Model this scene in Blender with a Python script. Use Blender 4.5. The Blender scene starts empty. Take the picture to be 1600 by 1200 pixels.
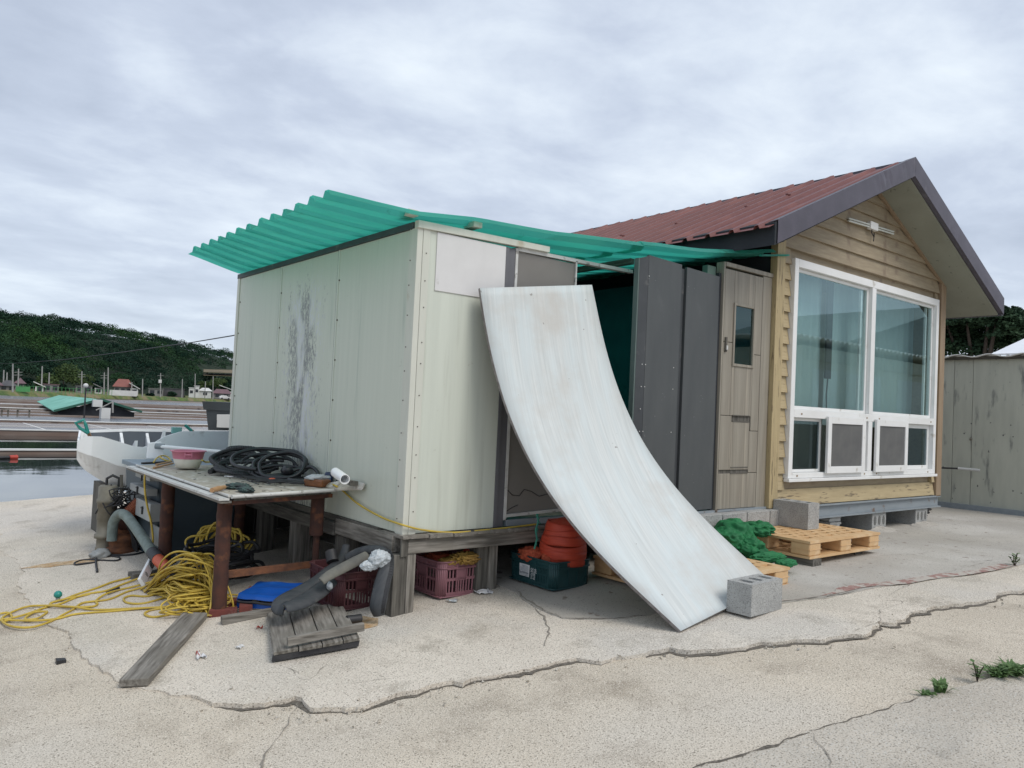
import bpy, bmesh, math, random
import numpy as np
from mathutils import Vector, Matrix, noise as mn
from mathutils.geometry import delaunay_2d_cdt
random.seed(7)
scn = bpy.context.scene
COL = scn.collection
R = math.radians

# ------------------------------------------------------------ camera
YAW, PITCH, ROLL, FPX, CAMH = R(51.0), R(1.95), R(2.69), 1210.0, 1.45
_f = Vector((math.cos(YAW) * math.cos(PITCH), math.sin(YAW) * math.cos(PITCH), math.sin(PITCH)))
_r = Vector((math.sin(YAW), -math.cos(YAW), 0)); _u = _r.cross(_f)
CR = _r * math.cos(ROLL) + _u * math.sin(ROLL); CU = -_r * math.sin(ROLL) + _u * math.cos(ROLL)
CC = Vector((0, 0, CAMH))
cd = bpy.data.cameras.new('camera'); cam = bpy.data.objects.new('camera', cd); COL.objects.link(cam)
cd.sensor_fit = 'HORIZONTAL'; cd.sensor_width = 36; cd.lens = 36 * FPX / 1600
cd.clip_start = 0.05; cd.clip_end = 3000
m = Matrix((CR, CU, -_f)).transposed().to_4x4(); m.translation = CC; cam.matrix_world = m
scn.camera = cam

# ------------------------------------------------------------ world, sun, exposure
SUN_EL, SUN_AZ = R(52), R(-78)          # azimuth of the direction towards the sun, from +X
w = bpy.data.worlds.new('World'); scn.world = w; w.use_nodes = True
nt = w.node_tree; N = nt.nodes; L = nt.links; N.clear()
def nd(nt, t, **kw):
    n = nt.nodes.new(t)
    for k, v in kw.items(): setattr(n, k, v)
    return n
out = nd(nt, 'ShaderNodeOutputWorld')
sky = nd(nt, 'ShaderNodeTexSky', sky_type='NISHITA', sun_disc=False)
sky.sun_elevation = SUN_EL; sky.sun_rotation = math.pi / 2 - SUN_AZ
bgs = nd(nt, 'ShaderNodeBackground'); bgs.inputs[1].default_value = 0.10
L.new(sky.outputs[0], bgs.inputs[0])
tc = nd(nt, 'ShaderNodeTexCoord')
sep = nd(nt, 'ShaderNodeSeparateXYZ'); L.new(tc.outputs['Generated'], sep.inputs[0])
def mth(op, a, b=None, c=None):
    n = nd(nt, 'ShaderNodeMath', operation=op)
    for i, v in enumerate((a, b, c)):
        if v is None: continue
        if isinstance(v, (int, float)): n.inputs[i].default_value = v
        else: L.new(v, n.inputs[i])
    return n.outputs[0]
zc = mth('ADD', mth('MAXIMUM', sep.outputs[2], 0.0), 0.16)
cx = mth('DIVIDE', sep.outputs[0], zc); cy = mth('DIVIDE', sep.outputs[1], zc)
cmb = nd(nt, 'ShaderNodeCombineXYZ'); L.new(cx, cmb.inputs[0]); L.new(cy, cmb.inputs[1])
mp = nd(nt, 'ShaderNodeMapping'); mp.inputs['Rotation'].default_value = (0, 0, R(35)); mp.inputs['Scale'].default_value = (1.0, 1.25, 1)
mp.inputs['Location'].default_value = (3.1, 0.6, 0)
L.new(cmb.outputs[0], mp.inputs[0])
n1 = nd(nt, 'ShaderNodeTexNoise'); n1.inputs['Scale'].default_value = 0.62; n1.inputs['Detail'].default_value = 7; n1.inputs['Roughness'].default_value = 0.5; n1.inputs['Distortion'].default_value = 0.35
n2 = nd(nt, 'ShaderNodeTexNoise'); n2.inputs['Scale'].default_value = 2.6; n2.inputs['Detail'].default_value = 8; n2.inputs['Roughness'].default_value = 0.58; n2.inputs['Distortion'].default_value = 0.2
L.new(mp.outputs[0], n1.inputs[0]); L.new(mp.outputs[0], n2.inputs[0])
cl = mth('ADD', mth('MULTIPLY', n1.outputs[0], 0.58), mth('MULTIPLY', n2.outputs[0], 0.42))
cr = nd(nt, 'ShaderNodeValToRGB')
e = cr.color_ramp.elements; e[0].position = 0.36; e[0].color = (0.385, 0.44, 0.545, 1); e[1].position = 0.65; e[1].color = (0.72, 0.785, 0.85, 1)
e2 = cr.color_ramp.elements.new(0.47); e2.color = (0.475, 0.535, 0.645, 1)
e3 = cr.color_ramp.elements.new(0.55); e3.color = (0.585, 0.65, 0.745, 1)
L.new(cl, cr.inputs[0])
# thicker paler cloud towards the horizon
hz = mth('POWER', mth('SUBTRACT', 1.0, mth('MINIMUM', mth('MAXIMUM', sep.outputs[2], 0.0), 1.0)), 5.0)
mx = nd(nt, 'ShaderNodeMix', data_type='RGBA'); mx.inputs['B'].default_value = (0.68, 0.76, 0.83, 1)
L.new(mth('MULTIPLY', hz, 0.42), mx.inputs['Factor']); L.new(cr.outputs[0], mx.inputs['A'])
bgc = nd(nt, 'ShaderNodeBackground'); bgc.inputs[1].default_value = 1.0
L.new(mx.outputs['Result'], bgc.inputs[0])
ms = nd(nt, 'ShaderNodeMixShader'); ms.inputs[0].default_value = 0.93
L.new(bgs.outputs[0], ms.inputs[1]); L.new(bgc.outputs[0], ms.inputs[2]); L.new(ms.outputs[0], out.inputs[0])

sd = bpy.data.lights.new('sun', 'SUN'); sd.energy = 1.5; sd.angle = R(28); sd.color = (1.0, 0.95, 0.88)
sun = bpy.data.objects.new('sun', sd); COL.objects.link(sun)
sv = Vector((math.cos(SUN_AZ) * math.cos(SUN_EL), math.sin(SUN_AZ) * math.cos(SUN_EL), math.sin(SUN_EL)))
sun.rotation_euler = sv.to_track_quat('Z', 'Y').to_euler(); sun.location = (0, 0, 30)
scn.view_settings.view_transform = 'Standard'; scn.view_settings.look = 'None'
scn.view_settings.gamma = 1; scn.view_settings.exposure = 0.34; scn.view_settings.use_curve_mapping = False

# ------------------------------------------------------------ surveying helpers (photo direction -> point on a real plane)
def ray(x, y): return CR * ((x - 800) / FPX) - CU * ((y - 600) / FPX) + _f
def P(x, y, z=0.0): d = ray(x, y); return CC + d * ((z - CC.z) / d.z)
def PX(x, y, X): d = ray(x, y); return CC + d * (X / d.x)
def PY(x, y, Y): d = ray(x, y); return CC + d * (Y / d.y)
def AT(x, y, D): d = ray(x, y); return CC + d * (D / math.hypot(d.x, d.y))
HX = [-60, -3, 0, 1, 1.9, 2.9, 3.8, 4.6, 6, 7.5, 60]; HZ = [-.32, -.3, -.26, -.2, -.1, 0, .08, .15, .2, .22, .22]
def gz(x, y=0): return float(np.interp(x, HX, HZ))
def GP(x, y, lift=0.0):
    z = 0.0
    for _ in range(30):
        p = P(x, y, z); z = .5 * z + .5 * (gz(p.x) + lift)
    p = P(x, y, z); return p

# ------------------------------------------------------------ objects and tags
def tag(o, label=None, cat=None, group=None, kind=None):
    if label: o['label'] = label
    if cat: o['category'] = cat
    if group: o['group'] = group
    if kind: o['kind'] = kind
    return o
def thing(name, label, cat, loc=(0, 0, 0), rz=0.0, group=None):
    o = bpy.data.objects.new(name, None); COL.objects.link(o); o.empty_display_size = 0.1
    o.matrix_world = Matrix.Translation(Vector(loc)) @ Matrix.Rotation(rz, 4, 'Z')
    return tag(o, label, cat, group)
def wmat(o):
    return (wmat(o.parent) @ o.matrix_parent_inverse @ o.matrix_basis) if o.parent else o.matrix_basis.copy()
def dup(o, parent=None):
    c = o.copy(); COL.objects.link(c)
    if parent is not None: c.parent = parent
    for ch in list(o.children): dup(ch, c)
    return c
class MB:
    """collects shapes, links them as ONE mesh object"""
    def __init__(s): s.v = []; s.f = []; s.sm = []; s.mi = []; s.cur = 0
    def add(s, vs, fs, smooth=False):
        b = len(s.v); s.v += [tuple(x) for x in vs]
        for f in fs: s.f.append([b + i for i in f]); s.sm.append(smooth); s.mi.append(s.cur)
        return s
    def hexa(s, p):  # 8 points: bottom 4 ccw, top 4
        return s.add(p, [(0, 3, 2, 1), (4, 5, 6, 7), (0, 1, 5, 4), (1, 2, 6, 5), (2, 3, 7, 6), (3, 0, 4, 7)])
    def box(s, x0, x1, y0, y1, z0, z1, j=0.0):
        q = lambda a: a + (random.uniform(-j, j) if j else 0)
        return s.hexa([(q(x0), q(y0), q(z0)), (q(x1), q(y0), q(z0)), (q(x1), q(y1), q(z0)), (q(x0), q(y1), q(z0)),
                       (q(x0), q(y0), q(z1)), (q(x1), q(y0), q(z1)), (q(x1), q(y1), q(z1)), (q(x0), q(y1), q(z1))])
    def beam(s, a, b, w, h, up=(0, 0, 1)):
        a = Vector(a); b = Vector(b); d = (b - a).normalized(); side = d.cross(Vector(up))
        if side.length < 1e-4: side = Vector((1, 0, 0))
        side.normalize(); u = side.cross(d)
        return s.hexa([a - side * w / 2 - u * h / 2, a + side * w / 2 - u * h / 2, b + side * w / 2 - u * h / 2, b - side * w / 2 - u * h / 2,
                       a - side * w / 2 + u * h / 2, a + side * w / 2 + u * h / 2, b + side * w / 2 + u * h / 2, b - side * w / 2 + u * h / 2])
    def prism(s, pts, d):  # polygon (3-D points) swept by vector d
        n = len(pts); d = Vector(d); a = [Vector(p) for p in pts]; b = [p + d for p in a]
        return s.add(a + b, [tuple(range(n - 1, -1, -1)), tuple(range(n, 2 * n))] + [(i, (i + 1) % n, n + (i + 1) % n, n + i) for i in range(n)])
    def tube(s, pts, r, n=8, closed=False, cap=True, smooth=True):
        pts = [Vector(p) for p in pts]; m = len(pts); rr = r if isinstance(r, (list, tuple)) else [r] * m
        nrm = None; rings = []
        for i in range(m):
            a = pts[i - 1] if (i > 0 or closed) else pts[i]; b = pts[(i + 1) % m] if (i < m - 1 or closed) else pts[i]
            t = (b - a)
            if t.length < 1e-7: t = Vector((0, 0, 1))
            t.normalize()
            if nrm is None: nrm = t.orthogonal().normalized()
            else:
                nrm = nrm - t * nrm.dot(t)
                nrm = nrm.normalized() if nrm.length > 1e-5 else t.orthogonal().normalized()
            bn = t.cross(nrm)
            rings.append([pts[i] + (nrm * math.cos(2 * math.pi * k / n) + bn * math.sin(2 * math.pi * k / n)) * rr[i] for k in range(n)])
        vs = [v for ring in rings for v in ring]; fs = []
        for i in range(m if closed else m - 1):
            j = (i + 1) % m
            for k in range(n): fs.append((i * n + k, i * n + (k + 1) % n, j * n + (k + 1) % n, j * n + k))
        s.add(vs, fs, smooth)
        if cap and not closed:
            s.add(rings[0], [tuple(range(n - 1, -1, -1))]); s.add(rings[-1], [tuple(range(n))])
        return s
    def cyl(s, a, b, r, n=14, smooth=True): return s.tube([a, b], r, n, smooth=smooth)
    def lathe(s, c, prof, n=20, ax=None, smooth=True):  # prof: (r, z)
        c = Vector(c); M_ = Matrix.Identity(3) if ax is None else Vector(ax).to_track_quat('Z', 'Y').to_matrix()
        vs = []; fs = []
        for r_, z_ in prof:
            for k in range(n):
                a = 2 * math.pi * k / n; vs.append(c + M_ @ Vector((r_ * math.cos(a), r_ * math.sin(a), z_)))
        for i in range(len(prof) - 1):
            for k in range(n): fs.append((i * n + k, i * n + (k + 1) % n, (i + 1) * n + (k + 1) % n, (i + 1) * n + k))
        return s.add(vs, fs, smooth)
    def grid(s, fn, nu, nv, smooth=True):
        vs = [fn(i / nu, j / nv) for i in range(nu + 1) for j in range(nv + 1)]
        return s.add(vs, [(i * (nv + 1) + j, (i + 1) * (nv + 1) + j, (i + 1) * (nv + 1) + j + 1, i * (nv + 1) + j + 1) for i in range(nu) for j in range(nv)], smooth)
    def blob(s, c, size, seed=0, amp=.3, freq=2.0, sub=3, ridged=True, rot=0.0):
        bm = bmesh.new(); bmesh.ops.create_icosphere(bm, subdivisions=sub, radius=1.0)
        c = Vector(c); amp = amp * .6 if ridged else amp; off = Vector((seed * 3.7, seed * 1.9, seed)); Rm = Matrix.Rotation(rot, 3, 'Z')
        vs = []
        for v in bm.verts:
            p = v.co.copy(); k = mn.noise(p * freq + off); k2 = mn.noise(p * freq * 2.7 + off)
            d = ((1 - abs(k) * 3.0) * .8 + (.5 - abs(mn.noise(p * freq * 2.1 + off * 2)) * 2.2) * .8 + (.25 - abs(mn.noise(p * freq * 4.7 + off)) * 1.1) * .5) if ridged else k
            q = p * (1 + amp * (d * .7 + k2 * .5))
            vs.append(c + Rm @ Vector((q.x * size[0], q.y * size[1], q.z * size[2])))
        fs = [tuple(v.index for v in f.verts) for f in bm.faces]; bm.free()
        return s.add(vs, fs, True)
    def build(s, name, mat, parent=None, origin=None, bevel=0.0, rz=0.0):
        me = bpy.data.meshes.new(name)
        vs = np.array(s.v, dtype=float)
        if origin is None:
            lo = vs.min(0); hi = vs.max(0); origin = ((lo[0] + hi[0]) / 2, (lo[1] + hi[1]) / 2, lo[2])
        o3 = Vector(origin)
        loc = vs - np.array(o3); ca, sa = math.cos(-rz), math.sin(-rz)
        if rz: loc = np.stack([loc[:, 0] * ca - loc[:, 1] * sa, loc[:, 0] * sa + loc[:, 1] * ca, loc[:, 2]], 1)
        me.from_pydata([tuple(v) for v in loc], [], s.f)
        me.polygons.foreach_set('use_smooth', s.sm)
        mats = mat if isinstance(mat, (list, tuple)) else [mat]
        for q in mats: me.materials.append(q)
        if len(mats) > 1: me.polygons.foreach_set('material_index', s.mi)
        me.update()
        o = bpy.data.objects.new(name, me); COL.objects.link(o)
        W = Matrix.Translation(o3) @ Matrix.Rotation(rz, 4, 'Z')
        if parent is not None:
            o.parent = parent; o.matrix_basis = wmat(parent).inverted() @ W
        else: o.matrix_basis = W
        if bevel:
            b = o.modifiers.new('bevel', 'BEVEL'); b.width = bevel; b.segments = 2; b.limit_method = 'ANGLE'; b.angle_limit = R(40)
        return o

# ------------------------------------------------------------ materials
def mat(name, c1, c2=None, scale=4.0, stretch=(1, 1, 1), rough=.7, bump=.0, bscale=None, metal=0, c3=None, s3=1.0, t3=(.5, .6),
        spec=.5, detail=6, ramp=(.35, .65), speck=None, sscale=120, st=(.62, .66), trans=0, alpha=1, bdist=.01, rot=(0, 0, 0), speck2=None, s2scale=30, st2=(.6, .68), rnd=0.0, stretch3=(1, 1, 1), world=False, c4=None, s4=.3, t4=(.5, .6), c5=None, s5=3, t5=(.6, .7)):
    m_ = bpy.data.materials.new(name); m_.use_nodes = True; t = m_.node_tree; b = t.nodes['Principled BSDF']; lk = t.links
    b.inputs['Roughness'].default_value = rough; b.inputs['Metallic'].default_value = metal
    b.inputs['Specular IOR Level'].default_value = spec
    if c2 is None: c2 = tuple(x * .82 for x in c1)
    tcn = nd(t, 'ShaderNodeTexCoord')
    if world:
        g_ = nd(t, 'ShaderNodeNewGeometry'); src = g_.outputs['Position']
    else: src = tcn.outputs['Object']
    def noi(sc, st_=(1, 1, 1), det=detail, ro=.55):
        mpp = nd(t, 'ShaderNodeMapping'); mpp.inputs['Scale'].default_value = st_; mpp.inputs['Rotation'].default_value = rot
        lk.new(src, mpp.inputs[0])
        n = nd(t, 'ShaderNodeTexNoise'); n.inputs['Scale'].default_value = sc; n.inputs['Detail'].default_value = det; n.inputs['Roughness'].default_value = ro
        lk.new(mpp.outputs[0], n.inputs[0]); return n.outputs[0]
    def rmp(src_, a, c, ca=(0, 0, 0, 1), cb=(1, 1, 1, 1)):
        r_ = nd(t, 'ShaderNodeValToRGB'); r_.color_ramp.elements[0].position = a; r_.color_ramp.elements[1].position = c
        r_.color_ramp.elements[0].color = ca; r_.color_ramp.elements[1].color = cb; lk.new(src_, r_.inputs[0]); return r_.outputs[0]
    def mix(fac, a, col):
        x = nd(t, 'ShaderNodeMix', data_type='RGBA'); lk.new(fac, x.inputs['Factor']); lk.new(a, x.inputs['A'])
        if isinstance(col, tuple): x.inputs['B'].default_value = (*col, 1)
        else: lk.new(col, x.inputs['B'])
        return x.outputs['Result']
    base = noi(scale, stretch)
    c = rmp(base, ramp[0], ramp[1], (*c1, 1), (*c2, 1))
    if c3: c = mix(rmp(noi(s3, stretch3), t3[0], t3[1]), c, c3)
    if c4: c = mix(rmp(noi(s4), t4[0], t4[1]), c, c4)
    if c5: c = mix(rmp(noi(s5, (1, 1, 1), 9, .65), t5[0], t5[1]), c, c5)
    if speck: c = mix(rmp(noi(sscale, (1, 1, 1), 2), st[0], st[1]), c, speck)
    if speck2: c = mix(rmp(noi(s2scale, (1, 1, 1), 3), st2[0], st2[1]), c, speck2)
    if rnd:
        oi = nd(t, 'ShaderNodeObjectInfo'); hs = nd(t, 'ShaderNodeHueSaturation')
        mm = nd(t, 'ShaderNodeMapRange'); mm.inputs[3].default_value = 1 - rnd; mm.inputs[4].default_value = 1 + rnd
        lk.new(oi.outputs['Random'], mm.inputs[0]); lk.new(mm.outputs[0], hs.inputs['Value']); lk.new(c, hs.inputs['Color']); c = hs.outputs[0]
    lk.new(c, b.inputs['Base Color'])
    if bump:
        bp = nd(t, 'ShaderNodeBump'); bp.inputs['Strength'].default_value = bump; bp.inputs['Distance'].default_value = bdist
        lk.new(noi(bscale, stretch) if bscale else base, bp.inputs['Height']); lk.new(bp.outputs[0], b.inputs['Normal'])
    if trans:
        tr = nd(t, 'ShaderNodeBsdfTranslucent'); lk.new(c, tr.inputs[0]); mxs = nd(t, 'ShaderNodeMixShader'); mxs.inputs[0].default_value = trans
        o_ = t.nodes['Material Output']; lk.new(b.outputs[0], mxs.inputs[1]); lk.new(tr.outputs[0], mxs.inputs[2]); lk.new(mxs.outputs[0], o_.inputs[0])
    return m_

M = {}
M['conc_low'] = mat('road_concrete', (.60, .53, .43), (.50, .44, .355), 1.4, rough=.95, bump=.9, bscale=70, bdist=.006, c3=(.50, .435, .345), s3=.55, t3=(.48, .66), c4=(.55, .50, .425), s4=.33, t4=(.50, .62), c5=(.26, .215, .165), s5=1.8, t5=(.52, .76),
                    speck=(.22, .19, .15), sscale=125, st=(.55, .625), speck2=(.74, .68, .58), s2scale=160, st2=(.57, .64), ramp=(.3, .7))
M['conc_apron'] = mat('apron_concrete', (.66, .595, .505), (.57, .51, .43), 1.8, rough=.95, bump=1.0, bscale=55, bdist=.008, c3=(.53, .48, .40), s3=.9, t3=(.48, .66), c4=(.55, .51, .45), s4=.5, t4=(.5, .6), c5=(.27, .235, .185), s5=2.4, t5=(.54, .78),
                      speck=(.24, .21, .17), sscale=115, st=(.57, .64), speck2=(.76, .71, .61), s2scale=100, st2=(.58, .66), ramp=(.3, .7))
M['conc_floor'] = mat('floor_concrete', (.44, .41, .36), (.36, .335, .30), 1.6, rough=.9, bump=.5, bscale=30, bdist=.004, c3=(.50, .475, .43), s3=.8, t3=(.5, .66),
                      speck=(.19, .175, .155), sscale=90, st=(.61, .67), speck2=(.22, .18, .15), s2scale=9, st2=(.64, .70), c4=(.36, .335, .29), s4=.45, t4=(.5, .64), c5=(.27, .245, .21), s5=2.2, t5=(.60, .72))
M['conc_grey'] = mat('grey_concrete', (.53, .48, .405), (.45, .405, .34), 2.0, rough=.95, bump=.9, bscale=70, bdist=.006, speck=(.22, .195, .16), sscale=120, st=(.55, .625), speck2=(.55, .53, .48), s2scale=110, st2=(.58, .65), c3=(.38, .355, .31), s3=1.1, t3=(.52, .68), c5=(.28, .26, .225), s5=2.6, t5=(.58, .74))
M['crack'] = mat('crack_dirt_and_shade', (.085, .075, .06), (.17, .15, .125), 60, rough=1, bump=.6)
M['crack_soft'] = mat('faint_crack', (.20, .18, .15), (.30, .27, .23), 60, rough=1, bump=.6)
M['rust_stain'] = mat('rust_stained_concrete', (.42, .25, .11), (.54, .42, .28), 14, rough=1, bump=.4, speck=(.20, .15, .10), sscale=90, st=(.58, .64))
M['red_paint'] = mat('worn_red_paint', (.26, .14, .12), (.34, .22, .19), 22, rough=.9, bump=.5, c3=(.44, .40, .35), s3=12, t3=(.46, .52))
M['block'] = mat('cinder_block', (.40, .40, .385), (.31, .31, .30), 8, rough=1, bump=1, bscale=60, bdist=.008, speck=(.20, .20, .19), sscale=130, st=(.56, .62), speck2=(.48, .48, .46), s2scale=150, st2=(.6, .68))
M['block_in'] = mat('block_mortar_fill', (.12, .12, .115), (.17, .17, .16), 50, rough=1, bump=1)
M['panel'] = mat('sandwich_panel_paint', (.575, .60, .52), (.54, .57, .49), 3, (7, 7, .25), rough=.42, bump=.08, bscale=8, bdist=.01, c3=(.40, .45, .385), s3=2.5, t3=(.58, .80), stretch3=(5, 5, .35), spec=.4, c5=(.37, .37, .31), s5=7, t5=(.66, .78))
M['panel_front'] = mat('sandwich_panel_cream', (.595, .625, .545), (.55, .58, .505), 3, (7, 7, .25), rough=.42, bump=.08, bscale=8, bdist=.01, c3=(.47, .49, .42), s3=3, t3=(.56, .74), stretch3=(5, 5, .3), spec=.4, c5=(.40, .39, .32), s5=7, t5=(.66, .76))
M['trim'] = mat('cream_trim', (.60, .605, .53), (.55, .555, .485), 5, (3, 3, .4), rough=.45, c3=(.46, .42, .32), s3=5, t3=(.62, .72))
M['patch'] = mat('white_patch_board', (.66, .65, .64), (.62, .61, .60), 6, rough=.6, c3=(.50, .49, .46), s3=9, t3=(.66, .72), bump=.1)
M['white'] = mat('white_plastic', (.86, .87, .87), (.80, .81, .81), 3, rough=.4, c3=(.58, .57, .55), s3=6, t3=(.62, .75))
M['pvc'] = mat('white_window_frame', (.78, .78, .77), (.72, .72, .70), 3, rough=.35, c3=(.46, .43, .37), s3=7, t3=(.64, .76))
M['hull'] = mat('white_hull', (.80, .80, .79), (.74, .74, .72), 3, rough=.35, c3=(.62, .60, .52), s3=3, t3=(.6, .8))
M['dark_wood'] = mat('weathered_wood', (.17, .155, .13), (.105, .095, .08), 10, (1, 1, 9), rough=.9, bump=.6, bdist=.004, c3=(.25, .235, .20), s3=4, t3=(.55, .7))
def woods(n, c1, c2, c3, ax, **k):
    st_ = [9, 9, 9]; st_[ax] = .7
    return mat(n, c1, c2, 5, tuple(st_), rough=.9, bump=.7, bdist=.004, c3=c3, s3=3, t3=(.52, .68), **k)
for i_, a_ in enumerate('xyz'):
    M['gw' + a_] = woods('grey_wood_' + a_, (.27, .25, .22), (.10, .09, .075), (.17, .155, .13), i_)
    M['dw' + a_] = woods('dark_grey_wood_' + a_, (.15, .14, .12), (.06, .055, .047), (.10, .092, .08), i_)
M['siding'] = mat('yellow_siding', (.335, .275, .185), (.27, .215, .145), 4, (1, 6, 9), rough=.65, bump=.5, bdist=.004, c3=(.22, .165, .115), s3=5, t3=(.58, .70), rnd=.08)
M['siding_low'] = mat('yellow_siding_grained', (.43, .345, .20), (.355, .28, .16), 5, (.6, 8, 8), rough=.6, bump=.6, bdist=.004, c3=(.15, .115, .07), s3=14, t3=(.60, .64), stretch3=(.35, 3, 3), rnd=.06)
M['post_y'] = mat('yellow_post', (.44, .35, .19), (.36, .28, .155), 5, (8, 8, .6), rough=.6, bump=.4, c3=(.17, .13, .07), s3=14, t3=(.60, .64), stretch3=(3, 3, .3))
M['post_b'] = mat('brown_post', (.30, .22, .14), (.24, .17, .11), 5, (8, 8, .5), rough=.6, bump=.3)
M['roof_red'] = mat('maroon_roof_sheet', (.155, .050, .044), (.13, .042, .038), 3, (1, 3, 1), rough=.48, c3=(.20, .07, .058), s3=2.5, t3=(.5, .7), spec=.35, rnd=.07)
M['fascia'] = mat('plum_fascia', (.075, .065, .085), (.06, .052, .068), 6, rough=.45, c3=(.12, .105, .125), s3=4, t3=(.6, .75), bump=.15, bscale=5, bdist=.02)
M['soffit'] = mat('grey_green_soffit', (.27, .275, .225), (.235, .24, .195), 3, rough=.8, speck=(.14, .14, .12), sscale=14, st=(.68, .72))
M['dark'] = mat('dark_and_void_shade', (.02, .024, .03), (.03, .034, .04), 3, rough=.9)
M['grey_sheet'] = mat('grey_metal_sheet', (.082, .088, .090), (.068, .074, .077), 3, (2, 2, .5), rough=.5, spec=.35, c3=(.13, .135, .14), s3=1.9, t3=(.6, .8), speck=(.22, .22, .22), sscale=45, st=(.74, .78))
M['grey_sheet2'] = mat('worn_edge_sheet', (.07, .075, .08), (.055, .06, .065), 5, rough=.5, spec=.3, c3=(.14, .14, .135), s3=6, t3=(.58, .72))
M['door'] = mat('wood_laminate', (.30, .275, .225), (.195, .172, .138), 3, (7, 7, .3), rough=.5, c3=(.34, .305, .245), s3=3, t3=(.52, .72), stretch3=(6, 6, .3))
M['taupe'] = mat('taupe_sheet', (.19, .18, .165), (.175, .165, .15), 3, rough=.55)
M['taupe_dark'] = mat('grey_door_post', (.13, .13, .14), (.115, .115, .125), 3, rough=.5)
M['curved'] = mat('pale_board', (.60, .62, .605), (.50, .525, .515), 6, (11, .35, .35), rough=.75, bump=.05, bdist=.004, c3=(.56, .615, .62), s3=2.6, t3=(.42, .72), stretch3=(3, .5, .5), speck=(.30, .29, .27), sscale=16, st=(.75, .765), spec=.3, c5=(.50, .485, .45), s5=1.6, t5=(.50, .72))
M['core'] = mat('board_core', (.27, .25, .24), (.17, .15, .145), 30, rough=.9, bump=.5)
M['pink'] = mat('dusty_pink_plastic', (.255, .115, .135), (.22, .098, .118), 6, rough=.5, c3=(.33, .18, .19), s3=9, t3=(.6, .72))
M['maroon'] = mat('maroon_plastic', (.095, .030, .034), (.075, .024, .028), 6, rough=.5)
M['tealp'] = mat('dark_teal_plastic', (.016, .065, .07), (.013, .05, .055), 6, rough=.45, c3=(.07, .12, .12), s3=12, t3=(.64, .74))
M['orange'] = mat('orange_strap', (.52, .065, .028), (.42, .045, .022), 5, (1, 1, 14), rough=.6, bump=.35, bdist=.006)
M['orange_net'] = mat('orange_net', (.48, .10, .045), (.32, .05, .02), 40, rough=.8, bump=.8)
M['yellow_bag'] = mat('ochre_cloth', (.40, .25, .055), (.28, .16, .04), 9, rough=.8, bump=.5, bscale=30, trans=.1)
M['yellow'] = mat('yellow_rope', (.56, .40, .055), (.47, .33, .05), 18, rough=.55, bump=.3, bscale=160, c3=(.40, .29, .09), s3=6, t3=(.58, .7))
M['teal_cord'] = mat('green_cord', (.03, .18, .13), (.02, .12, .09), 20, rough=.8)
M['pallet'] = mat('tan_pallet', (.64, .42, .215), (.56, .355, .175), 7, rough=.6, c3=(.68, .49, .29), s3=5, t3=(.55, .7), bump=.12)
M['green_tarp'] = mat('green_mesh_cloth', (.015, .19, .06), (.010, .13, .045), 12, rough=.7, bump=.3, bscale=50, trans=.15)
M['canopy'] = mat('green_translucent_sheet', (.17, .64, .56), (.12, .54, .47), 2.2, (.4, 3, 1), rough=.3, trans=.62, c3=(.17, .62, .52), s3=1.6, t3=(.5, .7), spec=.4, c5=(.10, .33, .27), s5=5, t5=(.62, .74))
M['rust'] = mat('rusty_steel', (.085, .032, .02), (.045, .022, .018), 9, rough=.9, bump=.8, bscale=40, bdist=.004, c3=(.17, .065, .03), s3=6, t3=(.55, .66))
M['rust2'] = mat('orange_rusty_steel', (.22, .09, .04), (.11, .05, .03), 14, rough=.9, bump=.7, bscale=40)
M['alu'] = mat('worn_white_edging', (.60, .60, .58), (.48, .475, .45), 9, rough=.45, c3=(.25, .24, .22), s3=14, t3=(.6, .68))
M['ply'] = mat('peeling_plywood', (.42, .385, .32), (.34, .305, .25), 8, (1, 3, 1), rough=.9, bump=.6, bdist=.004, c3=(.10, .09, .075), s3=20, t3=(.635, .655), stretch3=(.35, 3, 1), speck=(.52, .50, .46), sscale=12, st=(.55, .66))
M['tank'] = mat('slate_tank', (.058, .085, .105), (.05, .073, .09), 4, rough=.5, c3=(.09, .115, .13), s3=3, t3=(.6, .8))
M['ebox'] = mat('light_grey_box', (.33, .345, .34), (.28, .29, .285), 6, rough=.5, c3=(.2, .19, .17), s3=8, t3=(.64, .74))
M['black'] = mat('black_rubber', (.018, .018, .02), (.028, .028, .03), 10, rough=.55, bump=.2)
M['hose_b'] = mat('black_hose', (.016, .017, .02), (.026, .027, .03), 10, rough=.38)
M['tyre'] = mat('dusty_rubber', (.028, .033, .038), (.055, .058, .062), 7, (1, 5, 1), rough=.6, bump=.3, c3=(.12, .12, .115), s3=6, t3=(.56, .74), c5=(.16, .155, .14), s5=9, t5=(.62, .72))
M['tyre_g'] = mat('grey_dusty_glint_rubber', (.16, .155, .13), (.09, .09, .085), 8, rough=.8, bump=.4)
M['blue'] = mat('blue_sheet', (.006, .085, .40), (.005, .065, .30), 3, rough=.4, bump=.3, bscale=4, bdist=.03, c3=(.02, .12, .45), s3=5, t3=(.6, .7))
M['brick'] = mat('dark_red_brick', (.165, .045, .035), (.12, .035, .03), 14, rough=.95, bump=.5, c3=(.2, .12, .1), s3=9, t3=(.6, .7))
M['tile_o'] = mat('terracotta', (.38, .13, .06), (.30, .10, .05), 14, rough=.9, bump=.4)
M['hose_g'] = mat('grey_green_hose', (.215, .265, .245), (.15, .185, .17), 18, rough=.7, bump=.7, bscale=90, bdist=.003, c3=(.12, .14, .12), s3=5, t3=(.58, .7))
M['orange_p'] = mat('orange_pipe', (.60, .12, .055), (.52, .10, .045), 6, rough=.5)
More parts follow.
